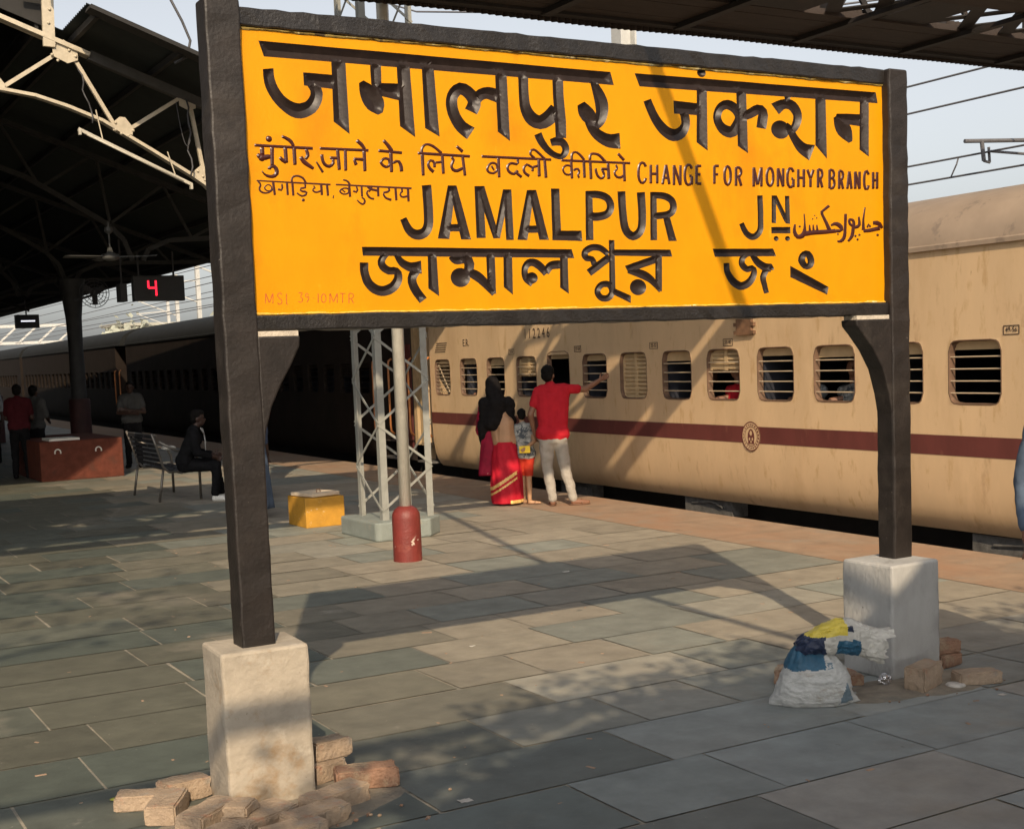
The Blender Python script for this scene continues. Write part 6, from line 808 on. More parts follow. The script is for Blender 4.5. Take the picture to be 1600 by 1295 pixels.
m.add([Lc(11.61-a,-.009,.875+b) for a,b in pts],[tuple(range(len(pts)))]); m.build('emblem_motif','train_maroon',E_,fix=False)
m=MB()
for a,b,r in ((0,.035,.022),(-.025,-.03,.013),(.025,-.03,.013),(0,-.062,.012)): m.add([Lc(11.61-a-r*math.cos(2*math.pi*i/14),-.0105,.875+b+r*1.3*math.sin(2*math.pi*i/14)) for i in range(14)],[tuple(range(14))])
m.build('emblem_detail','train_cream',E_,fix=False)
def auto(a,b): 
    o=[];y=a
    while y<b: o.append((y,.62,'o' if int(y*7)%4 else 'h')); y+=.935
    return o
coach(21.8,43.8,auto(23.2,43.2),'shaded railway coach under the canopy, second in the train behind the mast',False,'near',cb='coach_shade',cr='coach_shade_roof',cw='coach_shade',cf='coach_shade')
coach(44.6,66.6,auto(46,66),'third railway coach in the shade, far left between canopy column and eave',False,'near',cb='coach_shade',cr='coach_shade_roof',cw='coach_shade',cf='coach_shade')
coach(67.4,90,auto(69,89.5),'farthest railway coach at the dark left end of the platform',False,None,cb='coach_shade',cr='coach_shade_roof',cw='coach_shade',cf='coach_shade')
m=MB()
for k in range(5): m.obox(Lc(21.12+.14*k,1.65,1.6),(1.15 if k%2 else 1.28,0,0),(0,.06,0),(0,0,1.25))
tag(m.build('vestibule_bellows','train_shut'),'folded gangway bellows joining the first and second coach','gangway')
# ---------------------------------------------------------------- far platform canopy with trusses
CN=thing('platform_canopy',(3.4,18,0),'dark pitched platform canopy on riveted steel trusses and columns at the left','canopy')
RX=2.2                                   # ridge line
zs=lambda X:6.13+.362*(4.03-X)
def sheet(xa,za,xb,zb,y0,y1,name,mm,pitch=.1,amp=.014):
    m=MB(); n=int(abs(y1-y0)/pitch*2)
    for i in range(n+1):
        y=y0+(y1-y0)*i/n; d=amp*(1 if i%2 else -1); m.v+=[(xa,y,za+d),(xb,y,zb+d)]
    m.f=[(2*i,2*i+1,2*i+3,2*i+2) for i in range(n)]; return m.build(name,mm,CN,fix=False)
YF0=16.75
mx=lambda X:2*RX-X
sheet(3.98,zs(3.98)+.13,9.25,zs(9.25)+.13,YF0,70,'roof_sheet','canopy_sheet'); sheet(3.62,zs(3.62)+.14,4.0,zs(4.0)+.14,18.2,70,'roof_sheet','canopy_sheet')
sheet(mx(3.62),zs(3.62)+.13,mx(9.25),zs(9.25)+.13,YF0,70,'roof_sheet','canopy_sheet')
sheet(4.3,7.6,RX,8.2,YF0+.3,70,'roof_sheet','canopy_sheet'); sheet(mx(4.3),7.6,RX,8.2,YF0+.3,70,'roof_sheet','canopy_sheet')
MB().bar((3.98,YF0-.03,zs(3.98)+.06),(9.25,YF0-.03,zs(9.25)+.06),.05,.26,upv=(0,1,0)).build('barge_board','canopy_dark',CN)
MB().box((9.25,YF0,zs(9.25)-.02),(9.40,70,zs(9.25)+.17)).build('gutter','canopy_dark',CN)
m=MB(); y=YF0+.6
while y<68: m.obox((3.71,y,7.1),(.01,0,0),(0,.34,0),(0,0,.43)); y+=.8
m.build('ridge_louvre','canopy_dark',CN)
MB().box((3.63,18.12,zs(3.65)-.05),(3.67,70,7.85)).build('clerestory','canopy_dark',CN); MB().box((mx(3.67),18.12,zs(3.65)-.05),(mx(3.63),70,7.85)).build('clerestory','canopy_dark',CN)
m=MB()
for X in (4.1,5.1,6.1,7.1,8.1,9.0): m.box((X-.03,YF0+.05,zs(X)+.02),(X+.03,70,zs(X)+.10)); m.box((mx(X)-.03,YF0+.05,zs(X)+.02),(mx(X)+.03,70,zs(X)+.10))
m.build('purlin','canopy_dark',CN)
def plate(m,pts,y,th=.012): m.prism(pts,lambda p,d:(p[0],d,p[1]),y-th/2,y+th/2)
K=1.125
kx=lambda X:X*K
kz=lambda z:1.88+(z-1.88)*K
def truss(Y,mm,detail=False):
    m=MB(); up=(0,1,0)
    ch=lambda X: zs(X)-.11
    bc=[(2.0,5.12),(2.78,5.05),(3.15,5.0),(3.5,4.90),(3.88,4.76),(4.46,4.43),(4.9,4.17),(5.05,4.07),(5.25,3.86),(5.36,3.55)]
    bc2=[(5.52,3.55),(5.62,3.72),(5.95,3.86),(6.6,3.90),(7.3,3.90),(8.15,3.92)]
    sc=lambda c:[(kx(a),kz(b)) for a,b in c]
    bc,bc2=sc(bc),sc(bc2)
    for mir in (0,1):
        fx=(lambda X:X) if not mir else mx
        for dy in ((-.035,.035) if detail else (0,)):
            xs_=4.25 if detail else 9.2
            m.bar((fx(RX),Y+dy,ch(RX)),(fx(xs_),Y+dy,ch(xs_)),.055 if detail else .08,.11,upv=up)
            for c in (bc,bc2):
                for a,b in zip(c,c[1:]): m.bar((fx(a[0]),Y+dy,a[1]),(fx(b[0]),Y+dy,b[1]),.04 if detail else .08,.06,upv=up)
        nodes=[((2.79,5.06),(3.52,5.55)),((3.55,5.55),(4.06,4.64)),((4.12,4.64),(4.85,5.10)),((4.92,5.05),(5.06,4.1)),((5.06,4.1),(5.9,4.70)),((5.9,4.70),(6.3,3.9)),((6.3,3.9),(7.0,4.25)),((7.0,4.25),(7.3,3.9))]
        for a,b in nodes: (a,b)=sc((a,b)); m.bar((fx(a[0]),Y,a[1]),(fx(b[0]),Y,b[1]),.048,.048,upv=up)
        if detail:
            for (X,z,q) in ((2.72,5.12,.15),(4.1,4.72,.16),(5.02,4.2,.15),(6.3,3.98,.14)): X,z,q=kx(X),kz(z),q*.86; plate(m,[(fx(X-q),z+q*.1),(fx(X-q*.9),z-q*.55),(fx(X+q*.9),z-q*.9),(fx(X+q),z-q*.2),(fx(X+q*.3),z+q*.7),(fx(X-q*.2),z+q*.75)],Y-.045)
            for (X,z,q) in ((3.5,5.52,.18),(4.88,5.03,.13)): X,z,q=kx(X),kz(z),q*.9; plate(m,[(fx(X-q*.9),z+q*.3),(fx(X-q*.9),z-q*.5),(fx(X+q*.2),z-q),(fx(X+q),z-q*.7),(fx(X+q),z+q*.1),(fx(X),z+q*.8)],Y-.045)
    m.bar((3.75,Y-.06,6.0),(3.80,Y-.06,7.7),.145,.05,upv=up); m.bar((mx(3.75),Y-.06,6.0),(mx(3.80),Y-.06,7.7),.145,.05,upv=up)
    m.bar((3.75,Y-.09,6.63),(3.43,Y-.09,6.65),.065,.03,upv=up)
    m.build('truss',mm,CN)
    if detail:
        r=MB()
        for mir in (0,1):
            fx=(lambda X:X) if not mir else mx
            r=MB(); r.bar((fx(4.25),Y,ch(4.25)),(fx(9.2),Y,ch(9.2)),.12,.11,upv=up); r.build('rafter','chord_shade',CN)
    if detail:
        r=MB()
        for X,z in [(3.40,5.58),(3.47,5.60),(3.55,5.52),(3.62,5.46),(3.36,5.46),(3.42,5.40),(4.02,4.66),(4.08,4.62),(4.16,4.60),(4.22,4.66),(4.02,4.74),(4.96,4.22),(5.02,4.16),(5.09,4.14),(2.7,5.12),(2.76,5.06),(3.34,5.8),(3.36,5.95),(3.35,6.1),(3.37,6.3)]: MB().ell((kx(X),Y-.092 if z>5.7 else Y-.055,kz(z)),.02,8,5).build('rivet',mm,CN,smooth=True)
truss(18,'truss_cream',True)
MB().prism([(-4.6,4.30),(2.05,4.42),(2.98,5.02),(3.06,6.52),(3.74,6.28),(3.76,7.9),(2.2,8.4),(-4.6,5.2)],lambda p,d:(p[0],d,p[1]),18.08,18.11).build('gable_shade_cladding','canopy_dark',CN)  # upper gable cladding; the unseen lower part is added to shade the plinth
CY=(18,28.8,39.6,50.4,61.2)
for Y in (23.4,28.8,34.2,39.6,50.4,61.2): truss(Y,'truss_shade')
for Y in CY:
    for X in (6.13,mx(6.13)):
        m=MB().lathe((X,Y,0),[(.18,0),(.18,1.05),(.165,1.06),(.15,2.4),(.165,3.0),(.21,3.4),(.28,3.8)],16); m.build('column','col_dark',CN,smooth=True,angle=40)
        MB().lathe((X,Y,0),[(.22,0),(.22,1.30),(.20,1.33)],16).build('column_casing','col_red',CN,smooth=True,angle=40)
m=MB(); m.bar((3.915,17.381,4.895),(5.310,17.381,4.254),.04,.045,upv=(0,1,0))
t=thing('tube_light',(4.612,17.381,4.603),'unlit white tube light batten hung under the front canopy truss','light'); m.build('batten','batten_white',t)
m=MB(); m.tube([(4.005,17.336,4.828),(5.197,17.336,4.282)],.013,8); m.build('tube','batten_white',t,smooth=True)
for p in ((3.49,4.555),(4.71,3.995)): MB().obox((p[0]*K,15.43*K,kz(p[1]-.03)),(.016,0,0),(0,.025,0),(0,0,.035)).build('end_cap','batten_white',t)
for p in ((3.75,4.42,4.86),(4.55,4.06,4.42)): MB().tube([(p[0]*K,15.46*K,kz(p[1])),(p[0]*K+.05,15.9*K,kz(p[2]))],.008,6).build('hanger','truss_cream',t)
S3=lambda x,y,z:(x*K,y*K,kz(z))
m=MB(); m.tube([S3(3.62+.02*math.sin(k*1.3)+.016*k,15.85+.03*math.cos(k*2.1),5.30-.075*k) for k in range(9)],.010,6); m.tube([S3(4.86+.02*math.sin(k*1.9),15.88+.04*math.cos(k*1.1),5.05-.10*k) for k in range(10)],.012,6); m.tube([S3(4.72+.016*k,15.86,5.0-.06*k-.012*k*(8-k)) for k in range(10)],.006,6)
tag(m.build('loose_wiring','cable',smooth=True),'loose black wires wound round the pale truss diagonals','wire')
# tank / seat round the column
t=thing('plinth_seat',(5.1,25.2,0),'brick red plinth by the canopy column behind the bench','plinth')
MB().box((4.42,24.2,0),(5.85,26.9,.70)).build('block','tank_red',t,bevel=.02); MB().box((4.60,24.25,.70),(5.12,24.9,.74)).build('tray','white_paint',t)
for X in (4.72,5.42):
    MB().tube([(X+.05*math.cos(a),24.19,.50+.055*math.sin(a)) for a in [math.pi*k/8-.4 for k in range(11)]],.012,6).build('hook_ring','white_paint',t)
# ceiling fan
t=thing('ceiling_fan',(5.2,21.5,3.65),'grey three blade ceiling fan hanging under the dark canopy','fan'); m=MB()
m.lathe((5.2,21.5,3.65),[(.06,-.05),(.13,-.03),(.15,.0),(.13,.05),(.05,.08),(.03,.16)],18); m.build('motor','fan_grey',t,smooth=True)
MB().tube([(5.2,21.5,3.75),(5.2,21.5,4.2)],.014,8).build('rod','fan_grey',t); MB().lathe((5.2,21.5,4.02),[(.03,0),(.07,.04),(.06,.10)],14).build('canopy_cup','fan_grey',t)
for a in (-28,152+32,95):
    d=Vector((math.cos(R(a)),math.sin(R(a)),0)); q=Vector((-d.y,d.x,0)); c=Vector((5.2,21.5,3.66)); MB().obox(c+d*.42,d*.30,q*.065+Vector((0,0,.012)),(0,0,.004)).build('blade','fan_grey',t)
# caged wall fan on the column
t=thing('caged_fan',(6.5,28.5,3.5),'round caged pedestal style fan fixed to the canopy column','fan'); c=Vector((6.52,28.5,3.50)); m=MB()
for r_ in (.30,.24,.17,.10): m.tube([c+Vector((r_*math.cos(a),-.05*(1-(r_/.3)**2),r_*math.sin(a))) for a in [2*math.pi*k/28 for k in range(28)]],.008,5,closed=True)
for k in range(16): a=2*math.pi*k/16; m.tube([c+Vector((.05*math.cos(a),-.05,.05*math.sin(a))),c+Vector((.30*math.cos(a),0,.30*math.sin(a)))],.005,5)
m.build('cage','cable',t); m=MB(); m.lathe(c+Vector((0,.03,-.06)),[(.06,0),(.07,.06),(.06,.12)],12); m.bar(c+Vector((-.4,.08,-.15)),c+Vector((0,.08,-.03)),.05); m.build('motor','cable',t)
for k in range(3): a=R(30+120*k); d=Vector((math.cos(a),0,math.sin(a))); MB().obox(c+d*.13,d*.1,Vector((-d.z,.3,d.x))*.06,(0,.003,0)).build('blade','cable',t)
# platform number display and small sign
t=thing('platform_display',(6.7,24.2,3.3),'black hanging display board showing a red number 4','display')
MB().box((6.20,24.1,3.10),(7.12,24.26,3.55)).build('housing','display_black',t,bevel=.01)
for X in (6.32,6.95): MB().box((X-.015,24.16,3.55),(X+.015,24.19,3.98)).build('hanger','display_black',t)
m=MB(); x,z=6.54,3.33
for a,b in (((-.075,.13),(-.075,0)),((-.075,0),(.06,0)),((.06,.13),(.06,0)),((.06,0),(.06,-.14))): m.bar((x+a[0],24.094,z+a[1]),(x+b[0],24.094,z+b[1]),.032,.01,upv=(0,1,0))
m.build('digit','led_red',t)
t=thing('hanging_board',(6.0,24.3,3.3),'narrow black board hanging just left of the number display','board'); MB().box((5.99,24.2,3.10),(6.11,24.5,3.42)).build('panel','display_black',t); MB().box((6.03,24.3,3.42),(6.06,24.33,4.2)).build('hanger','display_black',t)
t=thing('small_display',(7.98,44.2,3.5),'small far hanging display with a white lit line, at the left edge','display')
MB().box((7.62,44.1,3.32),(8.33,44.3,3.74)).build('housing','display_black',t); MB().box((7.95,44.2,3.74),(7.99,44.24,4.2)).build('hanger','display_black',t); MB().box((7.78,44.088,3.52),(8.20,44.099,3.56)).build('lit_line','led_white',t)
# bench
t=thing('bench',(5.3,19.5,0),'steel tube platform bench with a slatted back under the canopy','bench')
for y in (18.85,20.25):
    MB().tube([(5.06,y,.86),(5.30,y,.72),(5.46,y,.70),(5.56,y,.66),(5.61,y,.56),(5.62,y,.42),(5.62,y,.0)],.020,8).build('arm_frame','steel_tube',t,smooth=True)
    MB().tube([(4.96,y,.98),(5.02,y,.80),(5.10,y,.5),(5.18,y,.42),(5.58,y,.42)],.018,8).build('seat_frame','steel_tube',t,smooth=True)
    MB().tube([(5.10,y,.46),(5.02,y,0)],.018,8).build('rear_leg','steel_tube',t,smooth=True)
for k in range(3):
    m=MB()
    for j in range(7): m.obox((5.23+.055*j,19.1+.47*k,.43+.004*abs(j-3)),(.02,0,0),(0,.21,0),(0,0,.006))
    m.build('seat','bench_black',t)
    m=MB()
    for j in range(7): m.obox((5.11-.022*j,19.1+.47*k,.52+.068*j),(.006,0,0),(0,.21,0),(0,0,.024))
    m.build('backrest','bench_black',t)
m=MB(); m.tube([(5.0,18.8,.95),(5.0,20.3,.95)],.016,8); m.tube([(5.35,18.8,.40),(5.35,20.3,.40)],.016,8); m.build('cross_tube','steel_tube',t,smooth=True)
# ---------------------------------------------------------------- footbridge overhead
FB=thing('footbridge',(8,9.3,5),'dark steel footbridge crossing overhead at the top right','bridge')
XA,XB=-4,30; ZB=5.09
def planks(ya,yb,name):
    m=MB(); y=ya
    while y<yb-.02: m.box((XA,y+.004,ZB+.002*math.sin(y*9)),(XB,min(y+.22,yb)-.004,ZB+.06)); y+=.22
    return m.build(name,'bridge_deck',FB)
planks(8.20,9.35,'deck'); MB().tube([(XA,7.98,ZB-.02),(XB,7.98,ZB-.02)],.045,8).build('pipe','bridge_steel',FB); planks(10.12,10.95,'deck')
m=MB(); x=XA; k=0
while x<XB:
    m.box((x-.05,7.7,ZB-.05),(x+.05,11.0,ZB-.003)); 
    if k%3!=1: m.box((x+.1,9.35,ZB+.005),(x+.85,10.12,ZB+.05)) if k%3==2 else None
    x+=1.55; k+=1
m.build('cross_beam','bridge_steel',FB)
m=MB(); x=XA; k=0
while x<XB:
    if k%4!=3:
        m.bar((x,9.35,ZB+.03),(x+.62,10.12,ZB+.03),.15,.012); m.bar((x+.62,9.35,ZB+.045),(x,10.12,ZB+.045),.15,.012)
    else: m.box((x-.02,9.35,ZB+.02),(x+.64,10.12,ZB+.04))
    x+=.62; k+=1
m.build('floor_bracing','bridge_steel',FB)
for Y in (7.7,11.0):
    m=MB(); m.box((XA,Y-.06,ZB-.03),(XB,Y+.06,ZB+.14)); m.box((XA,Y-.05,6.35),(XB,Y+.05,6.47)); m.box((XA,Y-.03,5.7),(XB,Y+.03,5.76)); x=XA
    while x<XB: m.bar((x,Y,ZB+.14),(x+.8,Y,6.35),.07,.03,upv=(0,1,0)); m.bar((x+.8,Y+.032,ZB+.14),(x,Y+.032,6.35),.07,.03,upv=(0,1,0)); m.box((x-.04,Y-.062,ZB),(x+.04,Y+.062,6.4)); x+=1.55 if False else 1.6
    m.build('girder','bridge_steel',FB)
m=MB(); n=int((XB-XA)/.038)
for i in range(n+1): x=XA+.038*i; d=.016*(1 if i%2 else -1); zz=ZB-.07+.02*mnoise.noise(Vector((x*.6,0,0))); m.v+=[(x,11.08+d,zz),(x,11.08+d,5.5)]
m.f=[(2*i,2*i+1,2*i+3,2*i+2) for i in range(n)]; m.build('corrugated_skirt','bridge_deck',FB,fix=False)
m=MB(); n=int((5.6-XA)/.05)
for i in range(n+1): x=XA+.05*i; d=.016*(1 if i%2 else -1); m.v+=[(x,11.13+d,5.45),(x,11.13+d,7.25)]
m.f=[(2*i,2*i+1,2*i+3,2*i+2) for i in range(n)]; m.build('side_shade_cladding','bridge_deck',FB,fix=False)  # unseen cladding added over the left stretch to shade bench and ground
for X in (-3.4,):
    for Y in (7.7,11.0): MB().box((X-.12,Y-.12,0),(X+.12,Y+.12,ZB-.06)).build('support','bridge_steel',FB)
for X in (14.6,27):
    for Y in (7.7,11.0): MB().box((X-.1,Y-.1,-.86),(X+.1,Y+.1,ZB-.06)).build('support','bridge_steel',FB)
t=thing('unseen_light_block',(-7,40,0),'long unseen wall and roof added beyond the canopy to keep side light out','building')  # unseen block added to darken the space under the canopy
MB().box((-8,14,0),(-5,80,5.2)).build('wall','wall_dark',t); MB().box((-8.2,13.8,5.2),(-4.6,80.2,5.4)).build('roof','canopy_dark',t)
# canopy the photographer stands under (its edge throws the shade over the foreground)
t=thing('near_canopy',(2,-6,0),'dark canopy roof above and behind the photographer, outside the picture','canopy')
m=MB(); n=90; ed=[]
EDG=[(-7,-2.8),(-.4,-.80),(.77,-.10),(1.53,.05),(2.36,.05),(2.92,.02),(3.08,.05),(3.42,.32),(3.62,.34),(3.80,.08),(4.3,-.05),(9.1,-.30)]
for i in range(n+1):
    X=-7+16.1*i/n; k=0
    while k<len(EDG)-2 and EDG[k+1][0]<X: k+=1
    a,b=EDG[k],EDG[k+1]; ed.append((X,a[1]+(b[1]-a[1])*(X-a[0])/(b[0]-a[0])+.03*mnoise.noise(Vector((X*2,1,0)))))
ed=[(x,y-.22*min(1,max(0,abs(x-3.35)-.65)/.3)) for x,y in ed]
m.v=[(x,y,4.2) for x,y in ed]+[(x,-14,4.2) for x,y in ed]+[(x,y,4.27) for x,y in ed]+[(x,-14,4.27) for x,y in ed]
q=n+1
m.f=[(i,i+1,q+i+1,q+i) for i in range(n)]+[(2*q+i,3*q+i,3*q+i+1,2*q+i+1) for i in range(n)]+[(i,2*q+i,2*q+i+1,i+1) for i in range(n)]
m.build('roof','canopy_sheet',t)
for X in (-1.4,6.6):
    for Y in (-3,-11): MB().lathe((X,Y,0),[(.15,0),(.15,3.6),(.22,4.2)],14).build('column','col_dark',t,smooth=True)
# unseen leafy branches added over the roof edge: they break the edge of the shade and dapple the left of the platform
t=thing('tree',(-6.5,-1,0),'unseen leafy tree, its fringe over the roof edge added to soften the shade','tree')
m=MB(); m.tube([(-6.5,-1,0),(-6.4,-.9,3),(-5.6,-.4,5)],[.22,.18,.12],10); m.tube([(-5.6,-.4,5),(-3,-.9,5.0),(1,-.7,4.7),(6,-.8,4.5),(8.5,-.8,4.5)],[.10,.07,.05,.035,.015],8); m.tube([(-5.6,-.4,5),(-4.5,-1.5,7.4),(-2.2,-1,8.0)],[.08,.05,.02],8); m.build('trunk','col_dark',t)
m=MB(); rn=random.Random(77)
def leaf(p,s_):
    d=Vector((rn.gauss(0,1),rn.gauss(0,1),rn.gauss(0,.5))).normalized(); q=d.orthogonal().normalized(); m.add([p-d*s_*1.5,p+q*s_*.7,p+d*s_*1.5,p-q*s_*.7],[(0,1,2,3)])
EL=lambda X:next((a[1]+(b[1]-a[1])*(X-a[0])/(b[0]-a[0]) for a,b in zip(ed,ed[1:]) if a[0]<=X<=b[0]),0)
for k in range(3600):
    X=rn.uniform(-6.5,9)
    if 2.75<X<3.95: continue
    leaf(Vector((X,EL(X)-.05+abs(rn.gauss(0,.30)),4.28+rn.random()*.25)),.028+.02*rn.random())
for k in range(1900):
    X=rn.uniform(-6.5,.9); Y=rn.uniform(0,9); c=mnoise.noise(Vector((X*.9,Y*.9,3.3)))
    P_=Vector((X-1.6,Y*.62-3.2,7.4+rn.random()*1.4)); dy=YF-P_.y; xh=P_.x+.4557*dy; zh=P_.z-.7218*dy   # keep the board itself in full sun
    if dy>0 and 1.5<xh<6.1 and 1.85<zh<3.6: continue
    if c>.02 and rn.random()<min(1,(.9-X)*.35): leaf(P_,.035+.03*rn.random())
m.build('crown','leaf',t,fix=False)
m=MB(); m.tube([(2.95,-.5,4.22),(3.15,.85,4.1),(3.02,2.04,4.52),(3.09,3.48,4.84),(3.34,4.6,5.0),(3.72,6.3,5.35),(3.95,7.62,5.7)],.042,8)
tag(m.build('overhead_cable','cable',smooth=True),'black cable strung from the near roof edge to the footbridge','cable')
# ---------------------------------------------------------------- wires, masts and the far distance
def wire(pts,r,label,grp=None,mm='wire_dark'): return tag(MB().tube(pts,r,6).build('overhead_wire',mm,smooth=True),label,'wire',grp)
G='overhead wires of the next track'
for z,l in ((5.76,'topmost thin overhead wire right of the sign post'),(5.35,'second thin overhead wire from the top, right of the sign post'),(4.55,'third overhead wire, tied by a dropper to the one below it'),(4.275,'lowest overhead wire just above the coach roof')):
    wire([(16,y,z) for y in (-20,0,20,40,80,140)],.016,l,G)
m=MB(); m.tube([(16,14.2,4.55),(15.98,14.22,4.45),(16,14.35,4.275)],.012,6); tag(m.build('wire_dropper','wire_dark'),'short dropper joining the two lowest overhead wires','wire')
t=thing('cantilever_arm',(16.2,13.4,4.7),'dark registration arm with insulator at the right edge above the coach','insulator'); m=MB()
m.tube([(15.62,13.75,4.70),(17.5,13.3,4.74)],.03,8); m.build('arm','wire_dark',t); m=MB(); m.tube([(15.9,13.68,4.70),(15.93,13.67,4.42)],.03,8); m.tube([(16.02,13.66,4.62),(16.04,13.66,4.40)],.02,8); m.tube([(15.93,13.67,4.42),(16.04,13.66,4.40)],.02,8); m.build('clamp','wire_dark',t); m=MB(); m.tube([(16.0,13.6,4.55),(17.3,13.2,4.45)],.02,8); m.build('strut','wire_dark',t)
t=thing('overhead_mast',(14.2,20.2,0),'pale steel overhead line mast behind the top of the sign','mast'); m=MB()
m.box((14.05,20.05,-.86),(14.09,20.35,9)); m.box((14.35,20.05,-.86),(14.39,20.35,9)); m.box((14.09,20.19,-.86),(14.35,20.21,9)); m.build('column','mast_grey',t)
wire([(9.5,30,11.2),(12,24,8.6),(15.5,18,7.45),(20,10,7.1)],.018,'thin sagging wire under the footbridge edge above the sign')
m=MB(); m.tube([(4.82,16.9,6.88),(5.17,16.9,6.2),(5.26,16.9,5.97),(5.21,16.9,5.77),(5.04,16.9,5.68)],.018,8); tag(m.build('hanging_cable','cable',smooth=True),'dark cable looping down against the sky onto the canopy edge','cable')
m=MB(); m.tube([(1.80,5.5,3.38),(1.795,5.5,3.5),(1.77,5.48,3.75)],.005,6); tag(m.build('post_wire','cable',smooth=True),'thin wire rising from the top of the left sign post','wire')
# far side: trees, walls, gantry
rn=random.Random(5)
def far_tree(x,y,h,r,label):
    t=thing('tree',(x,y,-.8),label,'tree','pale trees beyond the train')
    m=MB(); m.tube([(x,y,-.8),(x+.2,y,h*.4),(x,y+.3,h*.7)],[.35,.25,.1],7); m.build('trunk','far_tree',t)
    m=MB()
    for k in range(240):
        a=rn.random()*6.28; e=rn.gauss(0,1); rr=r*(rn.random()**.45); p=Vector((x+rr*math.cos(a),y+rr*math.sin(a),h*.68+e*h*.14)); s=.25+rn.random()*.5
        d=Vector((rn.gauss(0,1),rn.gauss(0,1),rn.gauss(0,1))).normalized(); q=d.orthogonal().normalized(); m.add([p-q*s,p+d*s*.6,p+q*s,p-d*s*.6],[(0,1,2,3)])
    m.build('crown','far_tree',t,fix=False)
for i,(x,y,h,r) in enumerate(((47,185,9,4),(60,175,11,5),(66,165,8,4),(38,150,7,3.5),(70,140,7,4))):
    far_tree(x,y,h,r,['far pale tree left of the canopy column','far pale tree seen under the number display','far pale tree nearest the left sign post','low far tree by the white gantry','low far tree hidden low above the coach roofs'][i])
hb=MB()
for i in range(60):
    a=R(20+2.4*i); d=330
    hb.v+=[(d*math.cos(a),d*math.sin(a),-2),(d*math.cos(a),d*math.sin(a),3.5+3*mnoise.noise(Vector((i*.21,0,0)))+1.2*mnoise.noise(Vector((i*.9,3,0)))),((d+60)*math.cos(a),(d+60)*math.sin(a),-2)]
hb.f=[(3*i,3*i+1,3*i+4,3*i+3) for i in range(59)]+[(3*i+1,3*i+2,3*i+5,3*i+4) for i in range(59)]
M['far_hill']=mat('far_hill',(.34,.34,.28),rough=1,var=.12,scale=.05); tag(hb.build('hills','far_hill'),kind='structure')  # distance haze put into the pale hill colour
t=thing('gantry',(24,126,0),'white lattice signal gantry far away at the left edge above the coach roof','gantry'); m=MB()
for z in (4.7,6.2): m.bar((17,127.5,z),(27.0,125.8,z),.25)
for k in range(6): x=17+1.66*k; m.bar((x,127.4-.17*k*1.66,4.7),(x+1.66,127.4-.17*(k+1)*1.66,6.2),.16)
m.build('truss','mast_grey',t); m=MB(); m.bar((18,127,-.8),(18,127,5),.3); m.bar((26.5,126,-.8),(26.5,126,5),.3); m.build('legs','mast_grey',t)
for i,(x,y) in enumerate(((20,58),(22,72),(26,90),(31,110),(19,47))):
    t=thing('line_mast',(x,y,-.8),['far grey line mast under the number display','far line mast seen between canopy column and display','far line mast right of the caged fan','farthest line mast near the small display','line mast nearest the left sign post'][i],'mast','far masts beyond the train')
    m=MB(); m.bar((x,y,-.8),(x,y,8.2),.22); m.build('column','mast_grey',t); m=MB(); m.bar((x,y,6.6),(x-2.6,y,6.4),.08); m.bar((x,y,5.4),(x-2.4,y,6.35),.07); m.build('bracket','mast_grey',t)
for i,(dx,z) in enumerate(((17.3,5.8),(17.3,4.7),(20.3,6.0))): wire([(dx+.035*y,y,z) for y in (30,60,100,150)],.022,['far wire above the left coach roofs, upper','far wire above the left coach roofs, lower','farthest wire above the left coach roofs'][i],'far wires above the left coach roofs')
t=thing('signal_cabin',(58,190,0),'pale low building far beyond the train under the canopy eave','building'); MB().box((46,188,-1),(56,196,8)).build('wall','far_wall',t); MB().box((45.5,187.5,8),(56.5,196.5,8.4)).build('roof','far_wall',t)
# ---------------------------------------------------------------- people
V=Vector
def hand(m,w,d,side,s=1,curl=.5,n=7):
    """palm and five separate fingers starting at wrist w, pointing along d; side = direction of the thumb"""
    w=V(w); d=V(d).normalized(); side=V(side); side=(side-d*side.dot(d)).normalized(); nrm=d.cross(side)
    m.cap(w,w+d*.045*s,.024*s,.027*s,n); m.ell(w+d*.055*s,(.040*s,.036*s,.016*s),10,7,(d,side,nrm))
    for k,(o,l) in enumerate(((.030,.070),(.011,.078),(-.010,.072),(-.029,.056))):
        a=w+d*.085*s+side*o*s; b=a+(d+nrm*curl*.3+side*o*2)*(l*.5*s); c=b+(d*.9+nrm*curl)*(l*.5*s)
        m.cap(a,b,.0095*s,.009*s,n); m.cap(b,c,.009*s,.0075*s,n)
    a=w+d*.03*s+side*.030*s; b=a+(d*.7+side*.8)*.035*s; m.cap(a,b,.011*s,.010*s,n); m.cap(b,b+(d+side*.3)*.030*s,.010*s,.008*s,n)
def head(m,c,f,s=1,upv=V((0,0,1))):
    f=V(f).normalized(); r=f.cross(upv).normalized(); u=r.cross(f)
    m.ell(c+u*.02*s-f*.008*s,(.095*s,.074*s,.098*s),16,11,(f,r,u)); m.ell(c-u*.045*s+f*.028*s,(.060*s,.054*s,.066*s),14,9,(f,r,u))
    m.ell(c+f*.096*s-u*.018*s,(.016*s,.012*s,.022*s),8,6,(f,r,u))
    for q in (-1,1): m.ell(c+r*q*.075*s-u*.012*s-f*.01*s,(.018*s,.010*s,.030*s),8,6,(f,r,u))
    m.cap(c-u*.052*s+f*.083*s-r*.014*s,c-u*.052*s+f*.083*s+r*.014*s,.007*s,.007*s,7)
def face_bits(c,f,root,s=1):
    f=V(f).normalized(); r=f.cross(V((0,0,1))).normalized(); u=r.cross(f); m=MB()
    for q in (-1,1): m.ell(c+f*.083*s+r*q*.032*s+u*.005*s,(.008*s,.013*s,.007*s),8,6,(f,r,u))
    m.build('eyes','hair',root,smooth=True)
